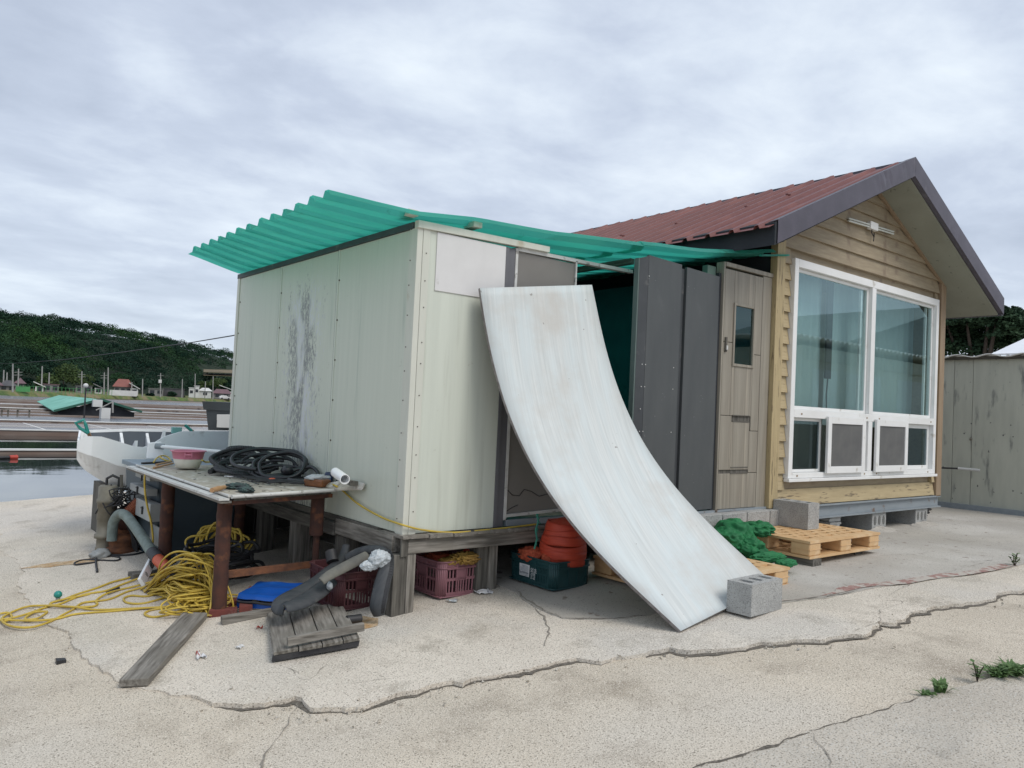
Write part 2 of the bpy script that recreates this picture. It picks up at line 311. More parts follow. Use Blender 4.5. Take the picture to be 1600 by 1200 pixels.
M['steel'] = mat('tarnished_steel', (.24, .22, .175), (.165, .15, .115), 7, rough=.6, bump=.3, c3=(.14, .085, .05), s3=5, t3=(.55, .68), metal=.3)
M['bowl_p'] = mat('pink_plastic', (.72, .27, .36), (.68, .22, .32), 5, rough=.35, trans=.15)
M['bowl_w'] = mat('cream_plastic', (.70, .66, .56), (.64, .60, .50), 5, rough=.4, trans=.15)
M['bag_w'] = mat('white_plastic_bag', (.66, .70, .72), (.56, .60, .62), 5, rough=.35, trans=.3)
M['paper'] = mat('white_paper', (.72, .72, .72), (.60, .61, .62), 12, rough=.8, speck=(.25, .25, .28), sscale=18, st=(.62, .66))
M['red'] = mat('red_plastic', (.45, .05, .03), None, 5, rough=.5)
M['green_p'] = mat('turquoise_plastic', (.02, .26, .22), (.015, .2, .17), 5, rough=.4)
M['navy'] = mat('navy_print', (.015, .03, .08), None, 5, rough=.4)
M['lblue'] = mat('light_blue_label', (.15, .32, .65), None, 5, rough=.5)
M['brown_p'] = mat('brown_wrap', (.20, .075, .025), (.13, .05, .02), 12, rough=.25, spec=.6)
M['wood_h'] = mat('tool_handle_wood', (.42, .25, .12), (.34, .19, .09), 12, (1, 4, 4), rough=.6)
M['glove'] = mat('worn_glove', (.07, .12, .11), (.035, .04, .045), 25, rough=.9, bump=.5)
M['ibeam'] = mat('grey_painted_steel', (.26, .29, .31), (.22, .25, .27), 4, (1, 4, 4), rough=.5, c3=(.16, .10, .07), s3=7, t3=(.62, .7))
M['curtain'] = mat('teal_curtain', (.44, .53, .53), (.41, .495, .50), 3, (6, 1, .3), rough=.9, trans=.25)
M['mesh'] = mat('insect_screen', (.10, .10, .10), (.125, .125, .12), 6, rough=.9)
M['wallr'] = mat('stained_old_panel', (.47, .475, .40), (.41, .415, .35), 3, (3, 3, .5), rough=.7, c3=(.18, .185, .17), s3=4.5, t3=(.58, .72), stretch3=(2, 2, .45), speck=(.10, .10, .10), sscale=14, st=(.71, .75), bump=.2)
M['tent'] = mat('white_tent', (.75, .77, .80), (.7, .72, .75), 3, rough=.6)
M['grass'] = mat('bank_grass', (.10, .155, .035), (.17, .16, .06), .12, rough=1, c3=(.06, .11, .03), s3=.3, t3=(.45, .6), bump=1, bscale=1.5, bdist=.5, speck2=(.20, .165, .09), s2scale=.25, st2=(.5, .6))
M['mud'] = mat('salt_field_mud', (.20, .16, .125), (.13, .11, .095), .25, rough=.9, c3=(.28, .26, .23), s3=.12, t3=(.5, .62), bump=.3, bscale=3)
M['dike'] = mat('brown_dike', (.15, .105, .085), (.215, .185, .16), .9, (.5, 1, 2), rough=.9, bump=.5, bscale=4, c3=(.09, .07, .06), s3=.7, t3=(.58, .66))
M['cap'] = mat('white_dike_cap', (.66, .66, .64), (.56, .56, .54), 2, rough=.8)
M['hill'] = mat('hill_soil', (.014, .028, .016), (.022, .038, .020), .05, rough=1)
M['leaf'] = mat('hazy_dark_leaves', (.022, .046, .034), (.036, .070, .042), .05, rough=.9, c3=(.040, .085, .032), s3=.018, t3=(.48, .62), spec=.0, world=True, speck=(.012, .030, .022), sscale=.12, st=(.5, .62))  # distance haze put into the leaf colour, a little paler and bluer
M['leaf2'] = mat('bush_leaves', (.05, .085, .03), (.08, .11, .042), .2, rough=.9, spec=.15)
M['leaf3'] = mat('hedge_tree_leaves', (.026, .055, .03), (.045, .08, .038), .9, rough=.8, spec=.2)
M['bark'] = mat('bark', (.06, .045, .035), (.09, .07, .055), 6, rough=1)
M['weed'] = mat('weed_leaf', (.09, .17, .055), (.13, .21, .07), 20, rough=.7, trans=.25)
M['pole'] = mat('concrete_pole', (.34, .335, .32), (.28, .275, .26), 2, rough=.9)
M['wh_wall'] = mat('white_render', (.62, .62, .60), (.52, .52, .50), .6, rough=.9)
M['gr_wall'] = mat('grey_render', (.23, .23, .225), (.17, .165, .16), .6, rough=.9)
M['redroof'] = mat('red_tile_roof', (.24, .085, .065), (.20, .07, .055), 1, rough=.7)
M['darkroof'] = mat('dark_roof', (.06, .06, .065), (.09, .085, .085), .8, rough=.7)
M['pinkroof'] = mat('faded_maroon_roof', (.16, .09, .10), (.12, .07, .08), .8, rough=.7)
M['tarp_far'] = mat('turquoise_roof_cloth', (.16, .42, .33), (.12, .34, .265), .3, rough=.7, c3=(.20, .48, .39), s3=.6, t3=(.5, .6))
M['glassdk'] = mat('dark_glass', (.02, .025, .03), None, 2, rough=.08)
M['fence_g'] = mat('green_net_fence', (.08, .30, .10), (.06, .24, .08), 2, rough=.7)
M['beige_wall'] = mat('beige_wall', (.55, .54, .45), (.48, .47, .40), 2, rough=.8)
M['lampglass'] = mat('lamp_tube', (.62, .64, .60), (.55, .57, .53), 4, rough=.3)
M['tealdark'] = mat('inner_teal_shade', (.035, .14, .16), (.03, .12, .14), 3, rough=.8)  # grey walls coloured teal, carrying the canopy's green-tinted shade

# peeled metal patch on the shed's left panel, and a faint crack-proof water and glass
def panel_peeled():
    m_ = M['panel'].copy(); m_.name = 'peeled_panel_paint'; t = m_.node_tree; b = t.nodes['Principled BSDF']; lk = t.links
    old = b.inputs['Base Color'].links[0].from_socket
    g_ = nd(t, 'ShaderNodeNewGeometry'); s_ = nd(t, 'ShaderNodeSeparateXYZ'); lk.new(g_.outputs['Position'], s_.inputs[0])
    n = nd(t, 'ShaderNodeTexNoise'); n.inputs['Scale'].default_value = 30; n.inputs['Detail'].default_value = 8; n.inputs['Roughness'].default_value = .75
    mpp = nd(t, 'ShaderNodeMapping'); mpp.inputs['Scale'].default_value = (1, 1.5, .5); lk.new(g_.outputs['Position'], mpp.inputs[0]); lk.new(mpp.outputs[0], n.inputs[0])
    def mm(op, a, b_=None):
        q = nd(t, 'ShaderNodeMath', operation=op)
        for i, v in enumerate((a, b_)):
            if v is None: continue
            if isinstance(v, (int, float)): q.inputs[i].default_value = v
            else: lk.new(v, q.inputs[i])
        return q.outputs[0]
    # band between Y 6.15 and 6.95 wears the paint
    n0 = nd(t, 'ShaderNodeTexNoise'); n0.inputs['Scale'].default_value = 1.6; lk.new(mpp.outputs[0], n0.inputs[0])
    d = mm('ABSOLUTE', mm('SUBTRACT', mm('ADD', s_.outputs[1], mm('MULTIPLY', mm('SUBTRACT', n0.outputs[0], .5), .5)), 6.52))
    band = nd(t, 'ShaderNodeMapRange'); band.inputs[1].default_value = .62; band.inputs[2].default_value = .08; lk.new(d, band.inputs[0])
    zz = nd(t, 'ShaderNodeMapRange'); zz.inputs[1].default_value = 2.75; zz.inputs[2].default_value = 2.3; lk.new(s_.outputs[2], zz.inputs[0])
    v = mm('ADD', n.outputs[0], mm('MULTIPLY', mm('MULTIPLY', band.outputs[0], zz.outputs[0]), .20))
    r_ = nd(t, 'ShaderNodeValToRGB'); r_.color_ramp.elements[0].position = .655; r_.color_ramp.elements[1].position = .675; lk.new(v, r_.inputs[0])
    n3 = nd(t, 'ShaderNodeTexNoise'); n3.inputs['Scale'].default_value = 5; lk.new(mpp.outputs[0], n3.inputs[0])
    r3 = nd(t, 'ShaderNodeValToRGB'); r3.color_ramp.elements[0].position = .45; r3.color_ramp.elements[1].position = .6
    r3.color_ramp.elements[0].color = (.25, .26, .255, 1); r3.color_ramp.elements[1].color = (.58, .60, .62, 1); lk.new(n3.outputs[0], r3.inputs[0])
    x = nd(t, 'ShaderNodeMix', data_type='RGBA'); lk.new(r_.outputs[0], x.inputs['Factor']); lk.new(old, x.inputs['A']); lk.new(r3.outputs[0], x.inputs['B'])
    lk.new(x.outputs['Result'], b.inputs['Base Color']); return m_
M['panel_peel'] = panel_peeled()
def water():
    m_ = bpy.data.materials.new('pond_water'); m_.use_nodes = True; t = m_.node_tree; b = t.nodes['Principled BSDF']
    b.inputs['Base Color'].default_value = (.03, .035, .035, 1); b.inputs['Roughness'].default_value = .03; b.inputs['IOR'].default_value = 1.33
    b.inputs['Specular IOR Level'].default_value = .8
    n = nd(t, 'ShaderNodeTexNoise'); n.inputs['Scale'].default_value = .9; g_ = nd(t, 'ShaderNodeNewGeometry'); t.links.new(g_.outputs['Position'], n.inputs[0])
    bp = nd(t, 'ShaderNodeBump'); bp.inputs['Strength'].default_value = .05; bp.inputs['Distance'].default_value = .05
    t.links.new(n.outputs[0], bp.inputs['Height']); t.links.new(bp.outputs[0], b.inputs['Normal']); return m_
def see_through(m_, fac, tint):
    t = m_.node_tree; o_ = t.nodes['Material Output']; src = o_.inputs[0].links[0].from_socket; tr = nd(t, 'ShaderNodeBsdfTransparent'); tr.inputs[0].default_value = (*tint, 1)
    mx_ = nd(t, 'ShaderNodeMixShader'); mx_.inputs[0].default_value = fac; t.links.new(src, mx_.inputs[1]); t.links.new(tr.outputs[0], mx_.inputs[2]); t.links.new(mx_.outputs[0], o_.inputs[0])
see_through(M['canopy'], .34, (.42, .86, .78))
M['water'] = water()
def glass(name, tint, refl, opac=0.0):
    m_ = bpy.data.materials.new(name); m_.use_nodes = True; t = m_.node_tree; t.nodes.remove(t.nodes['Principled BSDF'])
    tr = nd(t, 'ShaderNodeBsdfTransparent'); tr.inputs[0].default_value = (*tint, 1)
    gl = nd(t, 'ShaderNodeBsdfGlossy'); gl.inputs[0].default_value = (.66, .86, .86, 1); gl.inputs['Roughness'].default_value = .01
    fr = nd(t, 'ShaderNodeFresnel'); fr.inputs[0].default_value = 1.5
    ad = nd(t, 'ShaderNodeMath', operation='ADD', use_clamp=True); ad.inputs[1].default_value = refl; t.links.new(fr.outputs[0], ad.inputs[0])
    mxs = nd(t, 'ShaderNodeMixShader'); t.links.new(ad.outputs[0], mxs.inputs[0]); t.links.new(tr.outputs[0], mxs.inputs[1]); t.links.new(gl.outputs[0], mxs.inputs[2])
    gb = nd(t, 'ShaderNodeNewGeometry'); cl_ = nd(t, 'ShaderNodeBsdfTransparent'); m2 = nd(t, 'ShaderNodeMixShader'); t.links.new(gb.outputs['Backfacing'], m2.inputs[0]); t.links.new(mxs.outputs[0], m2.inputs[1]); t.links.new(cl_.outputs[0], m2.inputs[2])
    t.links.new(m2.outputs[0], t.nodes['Material Output'].inputs[0]); return m_
M['glass'] = glass('teal_glass', (.80, .93, .93), .20)
M['glass_dk'] = glass('window_glass', (.5, .55, .6), .05)

# ============================================================ THE SETTING
LAST = {}
def poly_sheet(name, pts, zf, material, depth=.06, step=.25, jag=.0, jn=1, label_kind='structure', edge=.0, extra=None):
    """sheet inside a polygon of (x,y) points following zf, with a skirt of `depth`; jag subdivides and roughens the outline"""
    outl = []
    n = len(pts)
    for i in range(n):
        a = Vector(pts[i][:2]); b = Vector(pts[(i + 1) % n][:2]); L_ = (b - a).length
        k = max(1, min(400, int(L_ / jn))) if jag else 1
        for q in range(k):
            p = a.lerp(b, q / k)
            if jag and L_ < 6:
                t_ = Vector((p.x * 9, p.y * 9, 0)); p = p + Vector((mn.noise(t_), mn.noise(t_ + Vector((5, 5, 5))))) * jag + Vector((mn.noise(t_ * 4), mn.noise(t_ * 4 + Vector((9, 1, 5))))) * jag * .6
            outl.append(p)
    nb = len(outl); LAST[name] = outl
    xs = [p.x for p in outl]; ys = [p.y for p in outl]
    inner = []
    if step:
        x = min(xs)
        while x < max(xs):
            y = min(ys)
            while y < max(ys):
                inner.append(Vector((x + random.uniform(-.2, .2) * step, y + random.uniform(-.2, .2) * step))); y += step
            x += step
    res = delaunay_2d_cdt(outl + inner, [(i, (i + 1) % nb) for i in range(nb)], [list(range(nb))], 1, 1e-5)
    vs2, edges, faces = res[0], res[1], res[2]
    vs = [(v.x, v.y, zf(v.x, v.y)) for v in vs2]
    mb = MB(); mb.add(vs, faces, True)
    cnt = {}
    for f in faces:
        for i in range(len(f)):
            k = (f[i], f[(i + 1) % len(f)]); cnt[k] = 1
    bd = [k for k in cnt if (k[1], k[0]) not in cnt]
    for a, b in bd:
        pa, pb = Vector(vs[a]), Vector(vs[b]); mb.add([pa, pb, pb - Vector((0, 0, depth)), pa - Vector((0, 0, depth))], [(1, 0, 3, 2)])
    o = mb.build(name, material, origin=(0, 0, 0)); tag(o, kind=label_kind); return o

# lower concrete ground (near) out to the pond edge, and round behind the camera
e0, e1 = GP(0, 785), GP(155, 772); e0.z = e1.z = -.2
ed = (e1 - e0); ed = ed / ed.length
def edge_pt(t): p = e0 + ed * t; return (p.x, p.y)
near = [edge_pt(-60), edge_pt(-25), edge_pt(-8), edge_pt(0), edge_pt(4), edge_pt(12), edge_pt(45), (60, 0), (60, -60), (-60, -60), (-60, -30)]
def zlow(x, y): return gz(x) - .024 + .006 * mn.noise(Vector((x * 1.3, y * 1.3, 0)))
poly_sheet('ground', near, zlow, M['conc_low'], depth=.5, step=1.5)
front = [(0,862),(22,872),(38,893),(28,905),(30,925),(48,940),(60,960),(80,978),(110,985),(112,1003),(125,1020),(150,1040),(165,1050),(190,1066),(225,1077),(270,1083),(300,1088),(330,1098),(375,1103),(400,1099),(437,1096),(465,1087),(485,1102),(500,1107),(540,1107),(562,1105),(600,1090),(620,1083),(650,1079),(675,1070),(707,1064),(720,1067),(745,1057),(800,1050),(820,1045),(877,1032),(905,1028),(941,1030),(992,1022),(1031,1015),(1045,1011),(1079,1018),(1150,1011),(1192,1004),(1235,999),(1286,998),(1320,993),(1354,989),(1374,973),(1394,972),(1413,966),(1422,956),(1462,948),(1504,943),(1547,936),(1558,927),(1600,922),(1800,893)]
fp = [GP(*q) for q in front]
apron = [(p.x, p.y) for p in fp] + [(40, 1.0), edge_pt(38), edge_pt(12), edge_pt(4), edge_pt(-.5), edge_pt(-6), (-6, fp[0].y + 1.5)]
def zap(x, y):
    return gz(x) + .010 * mn.noise(Vector((x * 1.7, y * 1.7, 4))) + .004 * mn.noise(Vector((x * 7, y * 7, 4)))
poly_sheet('apron_slab', apron, zap, M['conc_apron'], depth=.05, step=.25, jag=.03, jn=.03)
# thin dark gap with the slab's under-shadow coloured in, along the broken edge's foot
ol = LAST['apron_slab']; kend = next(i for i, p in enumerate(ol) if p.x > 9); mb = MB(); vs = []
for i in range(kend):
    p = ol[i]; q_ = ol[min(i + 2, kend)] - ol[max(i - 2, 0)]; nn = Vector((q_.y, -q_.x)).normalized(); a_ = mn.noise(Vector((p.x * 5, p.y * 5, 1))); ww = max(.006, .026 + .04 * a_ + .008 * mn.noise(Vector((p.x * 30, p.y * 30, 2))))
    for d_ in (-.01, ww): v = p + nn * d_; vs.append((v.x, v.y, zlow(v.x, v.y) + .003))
mb.add(vs, [(2 * i, 2 * i + 1, 2 * i + 3, 2 * i + 2) for i in range(kend - 1)]); tag(mb.build('edge_gap_shadow', M['crack']), kind='structure')
# smoother inner floor towards the house
inn = [(700,905),(745,900),(800,925),(835,950),(877,967),(920,969),(960,968),(990,964),(1040,958),(1120,955),(1215,945),(1260,938),(1290,935),(1340,925),(1400,914),(1480,903),(1600,884),(1780,862)]
ip = [GP(*q) for q in inn]
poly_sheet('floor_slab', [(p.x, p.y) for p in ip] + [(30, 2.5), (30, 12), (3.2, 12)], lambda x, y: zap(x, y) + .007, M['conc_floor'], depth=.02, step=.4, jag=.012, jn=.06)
# separate grey slab in the near right corner
cs = [(1050,1205),(1100,1190),(1150,1177),(1218,1157),(1263,1139),(1320,1123),(1382,1104),(1442,1082),(1490,1071),(1530,1060),(1561,1053),(1603,1047),(1750,1020)]
cp = [GP(*q) for q in cs]
poly_sheet('corner_slab', [(p.x, p.y) for p in cp] + [(12, -2), (2, -6), (1.5, 0)], lambda x, y: zlow(x, y) + .012, M['conc_grey'], depth=.03, step=.5, jag=.012, jn=.05)
# worn red paint strip on the slab joint
rs = [(1196,945),(1300,930),(1345,921),(1370,918),(1420,914),(1480,903),(1530,897),(1600,884)]
mb = MB()
rt = [GP(*q) for q in rs]
pts = []
for i in range(len(rt) - 1):
    for k in range(6):
        q = rt[i].lerp(rt[i + 1], k / 6); t_ = i + k / 6
        wd = .10 * max(0, min(1, (t_ - .6) / 1.4)) + .05 * mn.noise(Vector((t_ * 2.2, 0, 0)))
        pts.append((q, max(.004, wd)))
for (a, wa), (b, wb) in zip(pts, pts[1:]):
    za = lambda x, y: zap(x, y) + .012
    A = Vector((a.x, a.y, za(a.x, a.y))); B = Vector((b.x, b.y, za(b.x, b.y)))
    mb.add([A, B, Vector((b.x, b.y + wb, za(b.x, b.y + wb))), Vector((a.x, a.y + wa, za(a.x, a.y + wa)))], [(0, 1, 2, 3)])
tag(mb.build('painted_strip', M['red_paint']), kind='structure')
# cracks: thin dark grooves over the slabs
def crack(px, wd, zf, seed=0, lift=.0025, material=None, jag=.02):
    pts = [GP(*q) for q in px]; path = []
    for a, b in zip(pts, pts[1:]):
        k = max(2, int((b - a).length / .03))
        for q in range(k): path.append(a.lerp(b, q / k))
    path.append(pts[-1]); mb = MB(); row = []
    for i, p in enumerate(path):
        s_ = Vector((p.x * 14, p.y * 14, seed)); p = Vector((p.x + mn.noise(s_) * jag, p.y + mn.noise(s_ + Vector((3, 3, 3))) * jag, 0))
        ww = wd * max(.12, .55 + 1.1 * mn.noise(s_ * .9 + Vector((0, 0, 7)))) * min(1, .25 + i / 6, .25 + (len(path) - 1 - i) / 6)
        row.append((p, ww))
    vs = []
    for i, (p, ww) in enumerate(row):
        q = row[min(i + 1, len(row) - 1)][0] - row[max(i - 1, 0)][0]; nn = Vector((-q.y, q.x, 0)).normalized() * ww / 2
        for s_ in (-1, 1):
            v = p + nn * s_; vs.append((v.x, v.y, zf(v.x, v.y) + lift))
    mb.add(vs, [(2 * i, 2 * i + 2, 2 * i + 3, 2 * i + 1) for i in range(len(row) - 1)])
    tag(mb.build('crack', material or M['crack']), kind='structure')
crack([(466,1090),(452,1120),(440,1140),(420,1165),(408,1185),(400,1215)], .014, zlow, 1, .004, material=M['crack_soft'])
crack([(440,1040),(455,1048),(470,1058),(482,1062),(495,1052),(508,1040),(514,1030)], .007, zap, 2, .0025, material=M['crack_soft'])
crack([(447,1045),(462,1046),(470,1056),(478,1060)], .008, zap, 3, .0025, material=M['crack_soft'])
crack([(420,1053),(440,1052),(455,1044)], .005, zap, 4, .0025, material=M['crack_soft'])
crack([(530,1067),(555,1066),(600,1061),(640,1056)], .004, zap, 5, .0025, material=M['crack_soft'])
crack([(790,905),(810,925),(835,950),(850,965),(858,985),(850,1010)], .016, zap, 6, material=M['crack_soft'])
crack([(800,918),(822,940),(850,955),(877,967)], .018, zap, 7, .010, material=M['crack_soft'])
crack([(877,967),(920,969),(960,968),(990,964),(1030,962)], .010, zap, 8, .009)
crack([(1318,993),(1376,972),(1374,955),(1384,950),(1410,942),(1408,938),(1380,938)], .006, zap, 9, .0025, material=M['crack_soft'])
crack([(1263,1139),(1280,1160),(1296,1180),(1302,1200)], .009, zlow, 10, .016, material=M['crack_soft'])
crack([(1060,1204),(1150,1178),(1218,1158),(1263,1140)], .022, zlow, 11, .0145)
crack([(1263,1140),(1320,1124),(1382,1105),(1442,1083)], .010, zlow, 12, .0145)
crack([(1390,930),(1440,905),(1500,890),(1540,880)], .006, zap, 13, .010, material=M['crack_soft'])
crack([(1370,870),(1420,868),(1500,880),(1560,876)], .007, zap, 14, .010, material=M['crack_soft'])
crack([(1215,944),(1262,937),(1290,934),(1340,924)], .010, zap, 15, .011)
crack([(120,1000),(128,1020),(150,1038),(175,1052)], .03, zlow, 16, .004)
crack([(30,905),(40,940),(70,972),(108,985)], .06, zlow, 17, .004)
def stain(px, material, name='stain'):
    pts = [GP(*q) for q in px]; c = sum(pts, Vector()) / len(pts); mb = MB(); n = 40; vs = [(c.x, c.y, zap(c.x, c.y) + .0035)]
    def edge(t):
        k = t * len(pts); i = int(k) % len(pts); return pts[i].lerp(pts[(i + 1) % len(pts)], k - int(k))
    for i in range(n):
        p = edge(i / n); d = (p - c) * (1 + .25 * mn.noise(p * 9)); v = c + d; vs.append((v.x, v.y, zap(v.x, v.y) + .0035))
    mb.add(vs, [(0, 1 + i, 1 + (i + 1) % n) for i in range(n)]); tag(mb.build(name, material), kind='structure')
stain([(545,968),(565,962),(590,966),(588,978),(560,985),(548,978)], M['rust_stain'], 'rust_stain')
stain([(20,890),(90,878),(150,872),(152,878),(80,886)], M['rust_stain'], 'rust_stain')
# loose chips of concrete along the broken edge
mb = MB()
for i in range(420):
    k = random.random() * (len(fp) - 2); i0 = int(k); p = fp[i0].lerp(fp[i0 + 1], k - i0); p = p + Vector((random.gauss(0, .06), random.gauss(-.03, .08), 0))
    r_ = random.choice((.003, .004, .005, .009)); z = (zlow if random.random() < .8 else zap)(p.x, p.y)
    c = Vector((p.x, p.y, z + r_ * .6)); mb.add([c + Vector((random.uniform(-1, 1), random.uniform(-1, 1), random.uniform(-.8, 1))) * r_ * 1.4 for _ in range(6)], [(0, 1, 2), (0, 2, 3), (0, 3, 4), (0, 4, 5), (1, 2, 5), (2, 3, 4), (1, 5, 4)])
tag(mb.build('concrete_chips', M['conc_grey']), label='loose concrete chips along the broken slab edge', kind='stuff')

# ---- salt ponds
WZ = -.5
mb = MB(); mb.add([(-400, -200, WZ - .3), (1500, -200, WZ - .3), (1500, 1500, WZ - .3), (-400, 1500, WZ - .3)], [(0, 1, 2, 3)])
tag(mb.build('mud_flats', M['mud']), kind='structure')
mb = MB(); mb.add([(-60, 2, WZ), (160, 2, WZ), (160, 150, WZ), (-60, 150, WZ)], [(0, 1, 2, 3)])
tag(mb.build('pond_water', M['water']), kind='structure')
M['brine'] = mat('shallow_brine', (.15, .165, .19), (.10, .11, .125), .35, (.3, 1, 1), rough=.24, spec=.6, c3=(.20, .15, .12), s3=.10, t3=(.47, .55), stretch3=(.3, 2, 1), world=True)
yb_ = P(0, 680, WZ).y + .3; mb = MB(); mb.add([(-60, yb_, WZ + .006), (160, yb_, WZ + .006), (160, 200, WZ + .006), (-60, 200, WZ + .006)], [(0, 1, 2, 3)])
tag(mb.build('brine_pond', M['brine']), kind='structure')
# low plank-and-earth dikes between the ponds, running along X
def dike(y_base, top, th, label, cap=True, x0=-30, x1=110, skew=0.0):
    b = P(0, y_base, WZ); Y = b.y; t = thing('pond_dike', label, 'dike', (b.x, Y, WZ), group='low dikes between the salt ponds')
    b1 = MB(); n = 60
    def fn(u, v):
        x = x0 + (x1 - x0) * u; yy = Y + skew * (x - b.x)
        prof = [(-.10, -.1), (0, 0), (.02, top), (th, top), (th + .1, -.1)]
        k = prof[round(v * 4)]; q = mn.noise(Vector((x * .6, Y, k[1]))) * .03
        return (x, yy + k[0] + q, WZ + k[1] + (q * .6 if k[1] > .05 else 0))
    b1.grid(fn, n * 2, 4, False); b1.build('dike_bank', M['dike'], t)
    if cap:
        b2 = MB(); b2.grid(lambda u, v: (x0 + (x1 - x0) * u, Y + skew * (x0 + (x1 - x0) * u - b.x) + [-.02, -.02, th + .02, th + .02][round(v * 3)], WZ + top + [.005, .045, .045, .005][round(v * 3)] + mn.noise(Vector((u * 50, Y, 0))) * .008), 80, 3, False)
        b2.build('dike_cap', M['cap'], t)
dike(710, .105, .30, 'brown dike with a white cap nearest the concrete yard')
dike(680, .20, .35, 'brown dike with white cap, second from the yard')
dike(659.5, .10, .5, 'brown dike with pale cap just past the tiled pond')
dike(648.5, .10, .8, 'thin low dike behind the tiled pond', cap=False)
dike(644, .14, .9, 'low dike at the foot of the turquoise roof', cap=False, skew=.01)
dike(639.5, .12, .9, 'muddy dike level with the turquoise roof', cap=True, skew=-.02)
dike(635.5, .20, 2.2, 'muddy dike behind the turquoise roof', cap=False)
dike(632.3, .08, 1.2, 'pale capped dike far across the ponds', cap=True, x1=150)
dike(629, .24, 5, 'dark far dike below the grassy bank', cap=False, x1=160)
dike(626, .22, 8.0, 'farthest brown dike before the grassy bank', cap=False, x1=200)
# tiles of the evaporation pond: pale joints
mb = MB()
ya, yb = P(0, 680, WZ).y + .5, P(0, 660, WZ).y - .2
for k in range(26):
    x = -10 + k * 3.2; mb.box(x, x + .10, ya, yb, WZ - .02, WZ + .012)
for k in range(1, 3): yy = ya + (yb - ya) * k / 3; mb.box(-12, 72, yy, yy + .08, WZ - .02, WZ + .016)
tag(mb.build('pond_tile_joints', M['cap']), label='pale joints between the dark tiles of the evaporation pond', kind='stuff')
# far grassy bank
bk = [AT(x, y, d) for x, y, d in [(-900, 583, 170), (-400, 600, 185), (0, 615, 205), (120, 618, 235), (240, 622, 280), (340, 625, 320), (500, 632, 380), (900, 640, 420), (1700, 650, 420)]]
mb = MB(); vs = []
for p in bk:
    d = Vector((p.x, p.y, 0)).normalized()
    for dd, z in ((0, WZ - .2), (2.5, WZ + .9), (14, WZ + 1.1), (45, WZ + 1.6), (90, 3.0)):
        vs.append((p.x + d.x * dd, p.y + d.y * dd, z))
mb.add(vs, [(i * 5 + j, i * 5 + j + 1, (i + 1) * 5 + j + 1, (i + 1) * 5 + j) for i in range(len(bk) - 1) for j in range(4)], True)
tag(mb.build('grassy_bank', M['grass']), kind='structure')
# hill
sky_px = [(-900, 470), (-400, 480), (-150, 486), (0, 494), (60, 499), (100, 504), (150, 512), (200, 520), (240, 526), (270, 536), (310, 543), (360, 553), (450, 572), (560, 592), (700, 612)]
def bank_d(x): return float(np.interp(x, [-900, -400, 0, 120, 240, 340, 500, 900], [170, 185, 205, 235, 280, 320, 380, 420]))
hill = []; cols = list(np.linspace(-900, 700, 60))
mb = MB(); vs = []; NR = 14
for x in cols:
    ysk = float(np.interp(x, [q[0] for q in sky_px], [q[1] for q in sky_px]))
    d0 = bank_d(x) + 42; d1 = d0 + 130
    top = AT(x, ysk, d1).z - 3.6
    row = []
    for j in range(NR + 1):
        t_ = j / NR; D = d0 + (d1 - d0) * t_; b = AT(x, ysk, D); s_ = math.sin(min(1, t_) * math.pi / 2) ** 1.1
        z = .8 + (max(2, top) - .8) * s_ + 1.2 * mn.noise(Vector((b.x * .02, b.y * .02, 0))) * s_
        row.append(Vector((b.x, b.y, z)))
    hill.append(row); vs += [tuple(v) for v in row]
    b = AT(x, ysk, d1 + 90); vs.append((b.x, b.y, 0))
mb.add(vs, [(i * (NR + 2) + j, i * (NR + 2) + j + 1, (i + 1) * (NR + 2) + j + 1, (i + 1) * (NR + 2) + j) for i in range(len(cols) - 1) for j in range(NR + 1)], True)
tag(mb.build('hill', M['hill']), kind='structure')
def leaf_cloud(centres, radii, n_per, leaf, flat=.8, seed=0):
    """many small leaf-clump faces through the volume of each crown"""
    rng = np.random.default_rng(seed); V = []; 
    for (c, r_, n_, lf) in zip(centres, radii, n_per, leaf):
        d = rng.normal(size=(n_, 3)); d /= np.linalg.norm(d, axis=1)[:, None]; d[:, 2] = np.abs(d[:, 2]) * 1.0 - .25
        rad = rng.uniform(.45, 1.0, n_) ** .6; p = np.array(c) + d * rad[:, None] * np.array([r_, r_, r_ * flat])
        a = rng.normal(size=(n_, 3)); a /= np.linalg.norm(a, axis=1)[:, None]; a[:, 2] *= .6
        b = np.cross(a, rng.normal(size=(n_, 3))); b /= np.linalg.norm(b, axis=1)[:, None]
        s_ = lf * rng.uniform(.5, 1.15, n_)[:, None]
        V.append(np.stack([p - a * s_, p + b * s_ * .6, p + a * s_, p - b * s_ * .6], 1).reshape(-1, 3))
    V = np.concatenate(V); nq = len(V) // 4
    return V, nq
def leaf_obj(name, V, nq, material, parent=None):
    me = bpy.data.meshes.new(name); o3 = V.mean(0); o3[2] = V[:, 2].min()
    me.vertices.add(nq * 4); me.vertices.foreach_set('co', (V - o3).ravel()); me.loops.add(nq * 4); me.loops.foreach_set('vertex_index', np.arange(nq * 4))
    me.polygons.add(nq); me.polygons.foreach_set('loop_start', np.arange(0, nq * 4, 4)); me.polygons.foreach_set('loop_total', np.full(nq, 4))
    me.materials.append(material); me.update(); me.validate()
    o = bpy.data.objects.new(name, me); COL.objects.link(o); W = Matrix.Translation(Vector(o3))
    if parent is not None: o.parent = parent; o.matrix_basis = wmat(parent).inverted() @ W
    else: o.matrix_basis = W
    return o
cs_, rs_, ns_, ls_ = [], [], [], []
rnd = random.Random(3)
